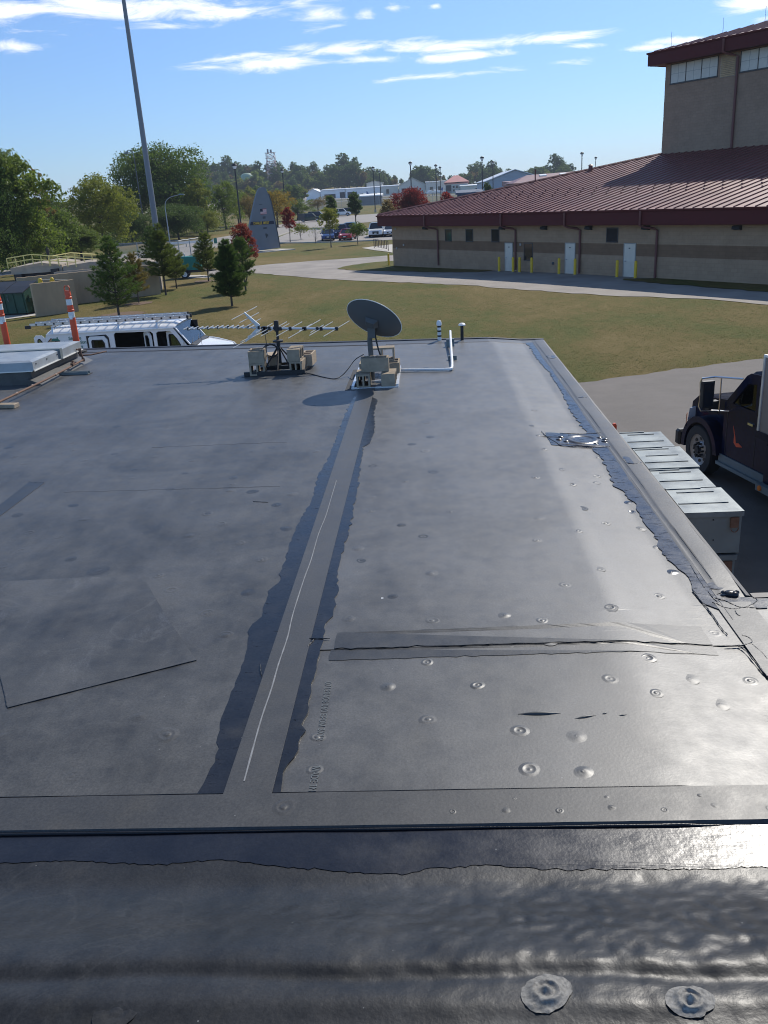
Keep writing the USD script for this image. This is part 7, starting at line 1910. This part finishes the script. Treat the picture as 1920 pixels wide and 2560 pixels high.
st_ = dict(name='small_tree', cat='tree')
tree_px('bright orange-red maple left of the grey tail fin monument', Z2, 284, 535, 76, 175, 'leaf_orange_red', 11, clumps=200, per=26, size=.075, trunk=.07, low=.18)
tree_px('narrow scarlet maple just right of the grey tail fin monument', Z2, 602, 428, 123, 82, 'leaf_red', 12, clumps=150, per=24, size=.085, trunk=.06, low=.28, lob=5)
tree_px('sparse half-bare small tree by the parking lot edge', Z2, 790, 552, 116.5, 120, 'leaf_mid', 13, clumps=26, per=7, size=.06, trunk=.05, low=.35, **st_)
tree_px('young yellow-green tree with a straight bare trunk in front of the blue car', Z2, 886, 425, 106, 118, 'leaf_yellow', 14, clumps=170, per=24, size=.075, trunk=.07, low=.38, **st_)
tree_px('round-crowned small green tree in front of the red car', Z2, 1082, 543, 109, 130, 'leaf_mid', 15, clumps=130, per=24, size=.07, trunk=.05, low=.40, **st_)
tree_px('low yellow-green small tree right of the narrow scarlet maple', Z2, 690, 548, 128, 110, 'leaf_yellow', 16, clumps=70, per=18, size=.08, trunk=.05, low=.4, **st_)
tree_px('dark full-crowned pine, left one of two before the upper lot', Z2, 900, 345, 160, 78, 'leaf_dark', 21, clumps=170, per=26, size=.12, trunk=.10, low=.25, name='pine_tree', cat='pine tree', bark='bark')
tree_px('dark full-crowned pine, right one of two before the upper lot', Z2, 1063, 326, 166, 92, 'leaf_dark', 22, clumps=190, per=26, size=.12, trunk=.11, low=.28, name='pine_tree', cat='pine tree', bark='bark')
tree_px('big round crimson tree rising behind the left end of the red roof', Z2, 1455, 300, 150, 235, 'leaf_red', 31, clumps=380, per=28, size=.13, trunk=.14, low=.1, lob=9, name='crimson_tree', cat='tree')
tree_px('smaller rusty-red tree left of the big crimson one', Z2, 1292, 368, 146, 110, 'leaf_rust', 32, clumps=130, per=24, size=.11, trunk=.09, low=.1, name='crimson_tree', cat='tree')
tree_px('small crimson tree showing over the red roof, right of the big one', Z3, 600, 318, 140, 112, 'leaf_red', 33, clumps=150, per=24, size=.12, trunk=.09, low=.1, name='crimson_tree', cat='tree')
tree_px('dark rounded evergreen beside the biggest black lamp', Z3, 880, 262, 190, 80, 'leaf_dark', 34, clumps=150, per=24, size=.15, trunk=.10, low=.05, name='evergreen_tree', cat='tree')

# the wood at the left: every tree its own
T = lambda xp, yp, Y: on(aty(xp * K, yp * K, Y)[0], Y)
wood = []


def wood_tree(label, xp, Y, top, width, mat, seed, clumps=330, per=30, low=.08, group=None, src=None, name='woodland_tree', lob=8, tall=1.0):
    """xp: the crown's middle, top: its tip, width: its spread, all in the measured picture."""
    p = T(xp, 450, Y)
    tip = aty(xp * K, top * K, Y)
    H = float(tip[2] - p[2])
    Wd = width * K / FPX * Y * 1.02
    p = on(aty(xp * K, (top + 60) * K, Y)[0], Y)
    if src is not None:
        s0 = src
        return copy(s0[0], label, p, seed * 1.3, (Wd / s0[2], Wd / s0[2], H / s0[1]), group)
    m = broadleaf(seed, H, Wd, max(.18, H * .018), clumps, per, .0095 * H + .05, lob, low, clump_r=.085, tall=tall)
    t = plant(name, label, 'tree', m, (mat, 'bark'), p, group=group)
    return (t, H, Wd)


wA = wood_tree('big dark green tree filling the left edge behind the ramp', 18, 82, 326, 165, 'leaf_mid', 41, 520, 34)
wB = wood_tree('thin brownish half-bare tree standing above the left-edge tree', 78, 92, 356, 62, 'leaf_rust', 42, 70, 12, low=.35, name='thin_tree')
wC = wood_tree('olive-green tree between the left-edge tree and the yellow-green one', 125, 105, 448, 118, 'leaf_mid', 43, 360, 32)
wD = wood_tree('yellow-green bushy tree left of the tall mast', 212, 118, 376, 140, 'leaf_yellow', 44, 460, 32)
wE = wood_tree('huge dark green tree behind the tall mast, highest of the wood', 335, 172, 312, 205, 'leaf_dark', 45, 900, 44, lob=12)
wF = wood_tree('yellow-green narrow tree at the right flank of the huge dark one', 428, 165, 386, 62, 'leaf_yellow', 46, 260, 28, tall=.5)
wG = wood_tree('light green tall tree left of the lamp beside the monument', 484, 182, 390, 72, 'leaf_mid', 47, 280, 28, tall=.5)
wH = wood_tree('golden yellow tree directly behind the monument', 598, 178, 412, 78, 'leaf_gold', 48, 260, 28)
wI = wood_tree('rust-brown tree between the lamp and the monument', 541, 190, 420, 70, 'leaf_rust', 49, 240, 26)
for lab, xp, Y, top, w, src, sd in (('dark olive tree low behind the yellow railings', 60, 95, 470, 120, wA, 1), ('shadowy tree beneath the yellow-green one, left of the road', 175, 108, 490, 100, wA, 2), ('dark tree filling under the huge one, right of the mast', 385, 150, 440, 110, wE, 3),
                                    ('dark tree filling under the huge one, left of the mast', 285, 145, 452, 90, wE, 4), ('green tree between the light green one and the lamp', 516, 200, 415, 66, wG, 5), ('green tree right of the monument behind the scarlet maple', 645, 215, 430, 70, wG, 6),
                                    ('rusty tree beside the fence, right of the scarlet maple', 690, 300, 428, 52, wI, 7), ('small golden tree at the left end of the white hangars', 712, 340, 422, 36, wH, 8), ('olive tree behind the yellow-green one at the sky gap', 250, 160, 400, 70, wD, 9),
                                    ('dark green tree at the far left corner behind the dumpster', -40, 78, 400, 150, wE, 10), ('yellowish tree low at the roadside under the light green ones', 450, 160, 455, 60, wD, 11), ('green tree crossing the foot of the wooded hill', 570, 240, 440, 60, wC, 12),
                                    ('dull green tree above the railings in the gap', 118, 128, 420, 80, wC, 13)):
    wood_tree(lab, xp, Y, top, w, None, sd, src=src)
# undergrowth at the wood's edge
gs = np.random.default_rng(9)
pts = []
for k in range(300):
    t = gs.uniform(0, 1)
    xp = -60 + 560 * t
    Y = 84 + 95 * np.clip(t, 0, 1) + gs.uniform(0, 16)
    q = aty(xp * K, 520 * K, Y)
    pts.append((q[0], Y, float(terrain(q[0], Y)) + gs.uniform(.3, 2.6)))
m = leaves(gs, np.array(pts), 1.6, 42, .16)
u = part(None, 'undergrowth', m, M['leaf_mid'], kind='stuff')
tag(u, 'tangled green undergrowth along the foot of the wood at the left', 'undergrowth')

# trees of the far skyline and hill: a few models, many individuals
protos = []
for i, (mt, H, W, lob) in enumerate((('leaf_dark', 17, 13, 8), ('leaf_mid', 15, 12, 7), ('leaf_rust', 14, 11, 7), ('leaf_dark', 20, 12, 9), ('leaf_yellow', 12, 10, 6))):
    protos.append((broadleaf(60 + i, H, W, .3, 110, 16, .62, lob, .02, clump_r=.10), mt, H))
first = {}
gf = np.random.default_rng(17)
grp = {0: 'dark green trees of the far skyline', 1: 'mid-green trees of the far skyline', 2: 'rusty autumn trees of the far skyline', 3: 'tall dark trees of the far skyline', 4: 'yellowing trees of the far skyline'}
labs = {0: 'dark green tree in the far wood on the skyline', 1: 'mid-green tree in the far wood on the skyline', 2: 'rusty autumn tree in the far wood on the skyline', 3: 'tall dark tree in the far wood on the skyline', 4: 'small yellowing tree in the far wood on the skyline'}


def far_tree(x, y, k, s):
    p = on(x, y)
    if k not in first:
        m, mt, H = protos[k]
        t = plant('skyline_tree', labs[k], 'tree', m, (mt, 'bark'), p, group=grp[k])
        first[k] = t
    else:
        copy(first[k], labs[k], p, float(gf.uniform(0, 6.28)), (s * gf.uniform(.9, 1.2), s * gf.uniform(.9, 1.2), s * gf.uniform(.85, 1.15)))


for xp in np.arange(430, 1240, 7.5):
    for row in range(2):
        Y = (690, 735)[row] + gf.uniform(-16, 16)
        q = aty((xp + gf.uniform(-4, 4)) * K, 420 * K, Y)
        k = int(gf.choice(5, p=[.36, .22, .14, .2, .08]))
        dip = .45 if 858 < xp < 888 else 1.0 if xp < 700 else .92 + .25 * sin(xp / 23)
        far_tree(q[0], Y, k, gf.uniform(.62, .98) * dip * (1.0 if xp < 840 else .78))
for xp in np.arange(428, 652, 8.0):
    Y = 655 + gf.uniform(-14, 14)
    q = aty(xp * K, 430 * K, Y)
    far_tree(q[0], Y, int(gf.choice(5, p=[.2, .25, .27, .08, .2])), gf.uniform(.55, .85))
for xp in np.arange(505, 655, 9.0):
    Y = 440 + gf.uniform(-60, 60) - 80 * (xp < 600)
    q = aty(xp * K, 440 * K, Y)
    far_tree(q[0], Y, int(gf.choice(5, p=[.15, .3, .3, .05, .2])), gf.uniform(.45, .7))
for xp, Y, k, sc in ((532, 622, 1, 1.12), (541, 618, 2, 1.16), (549, 620, 0, 1.0), (557, 624, 1, 1.2), (525, 618, 4, 1.4)):
    q = aty(xp * K, 430 * K, Y)
    far_tree(q[0], Y, k, sc)

# ================================================================== GRASS BLADES ON THE NEARER LAWN
import shapely
gg = np.random.default_rng(41)
N = 130000
yy = 24 + 44 * gg.uniform(0, 1, N) ** 1.7
xx = gg.uniform(-.52, .42, N) * yy
keep = ~shapely.contains_xy(Polygon([tuple(p[:2]) for p in drive]).buffer(.02), xx, yy) & ~shapely.contains_xy(Polygon([tuple(p[:2]) for p in lane_pts]).buffer(.3), xx, yy)
keep &= gg.uniform(0, 1, N) < .25 + 1.2 * meshkit.noise(np.c_[xx * .35, yy * .35, xx * 0], 3)
xx, yy = xx[keep], yy[keep]
zz = terrain(xx, yy)
nb = 3
X, Y_, Z_ = (np.repeat(a, nb) for a in (xx, yy, zz))
X, Y_ = X + gg.normal(0, .035, len(X)), Y_ + gg.normal(0, .035, len(X))
an = gg.uniform(0, 2 * PI, len(X))
hh_ = gg.uniform(.008, .026, len(X))
wd_ = gg.uniform(.004, .009, len(X))
v = np.stack([np.stack([X - wd_ * np.cos(an), Y_ - wd_ * np.sin(an), Z_ - .005], 1), np.stack([X + wd_ * np.cos(an), Y_ + wd_ * np.sin(an), Z_ - .005], 1),
              np.stack([X + gg.normal(0, .03, len(X)), Y_ + gg.normal(0, .03, len(X)), Z_ + hh_], 1)], 1).reshape(-1, 3)
M['blade'] = leafmat('blade', [(.06, .082, .016), (.09, .10, .024), (.125, .115, .032), (.18, .14, .055)], .45)
tag(part(None, 'grass_blades', (v, np.arange(len(v)).reshape(-1, 3)), M['blade'], kind='stuff'), 'short dry grass blades over the lawn nearest the roof', 'grass')

# ================================================================== THE AIR
hz = usdkit.material(stage, '/World/Looks/haze', {'v': ('principled_volume', {'color': (.78, .87, 1.0), 'density': .00014, 'anisotropy': .2})}, [], volume='v.volume')
part(None, 'haze', box((-4700, -300, -16), (4700, 4700, 130)), hz, kind='stuff')
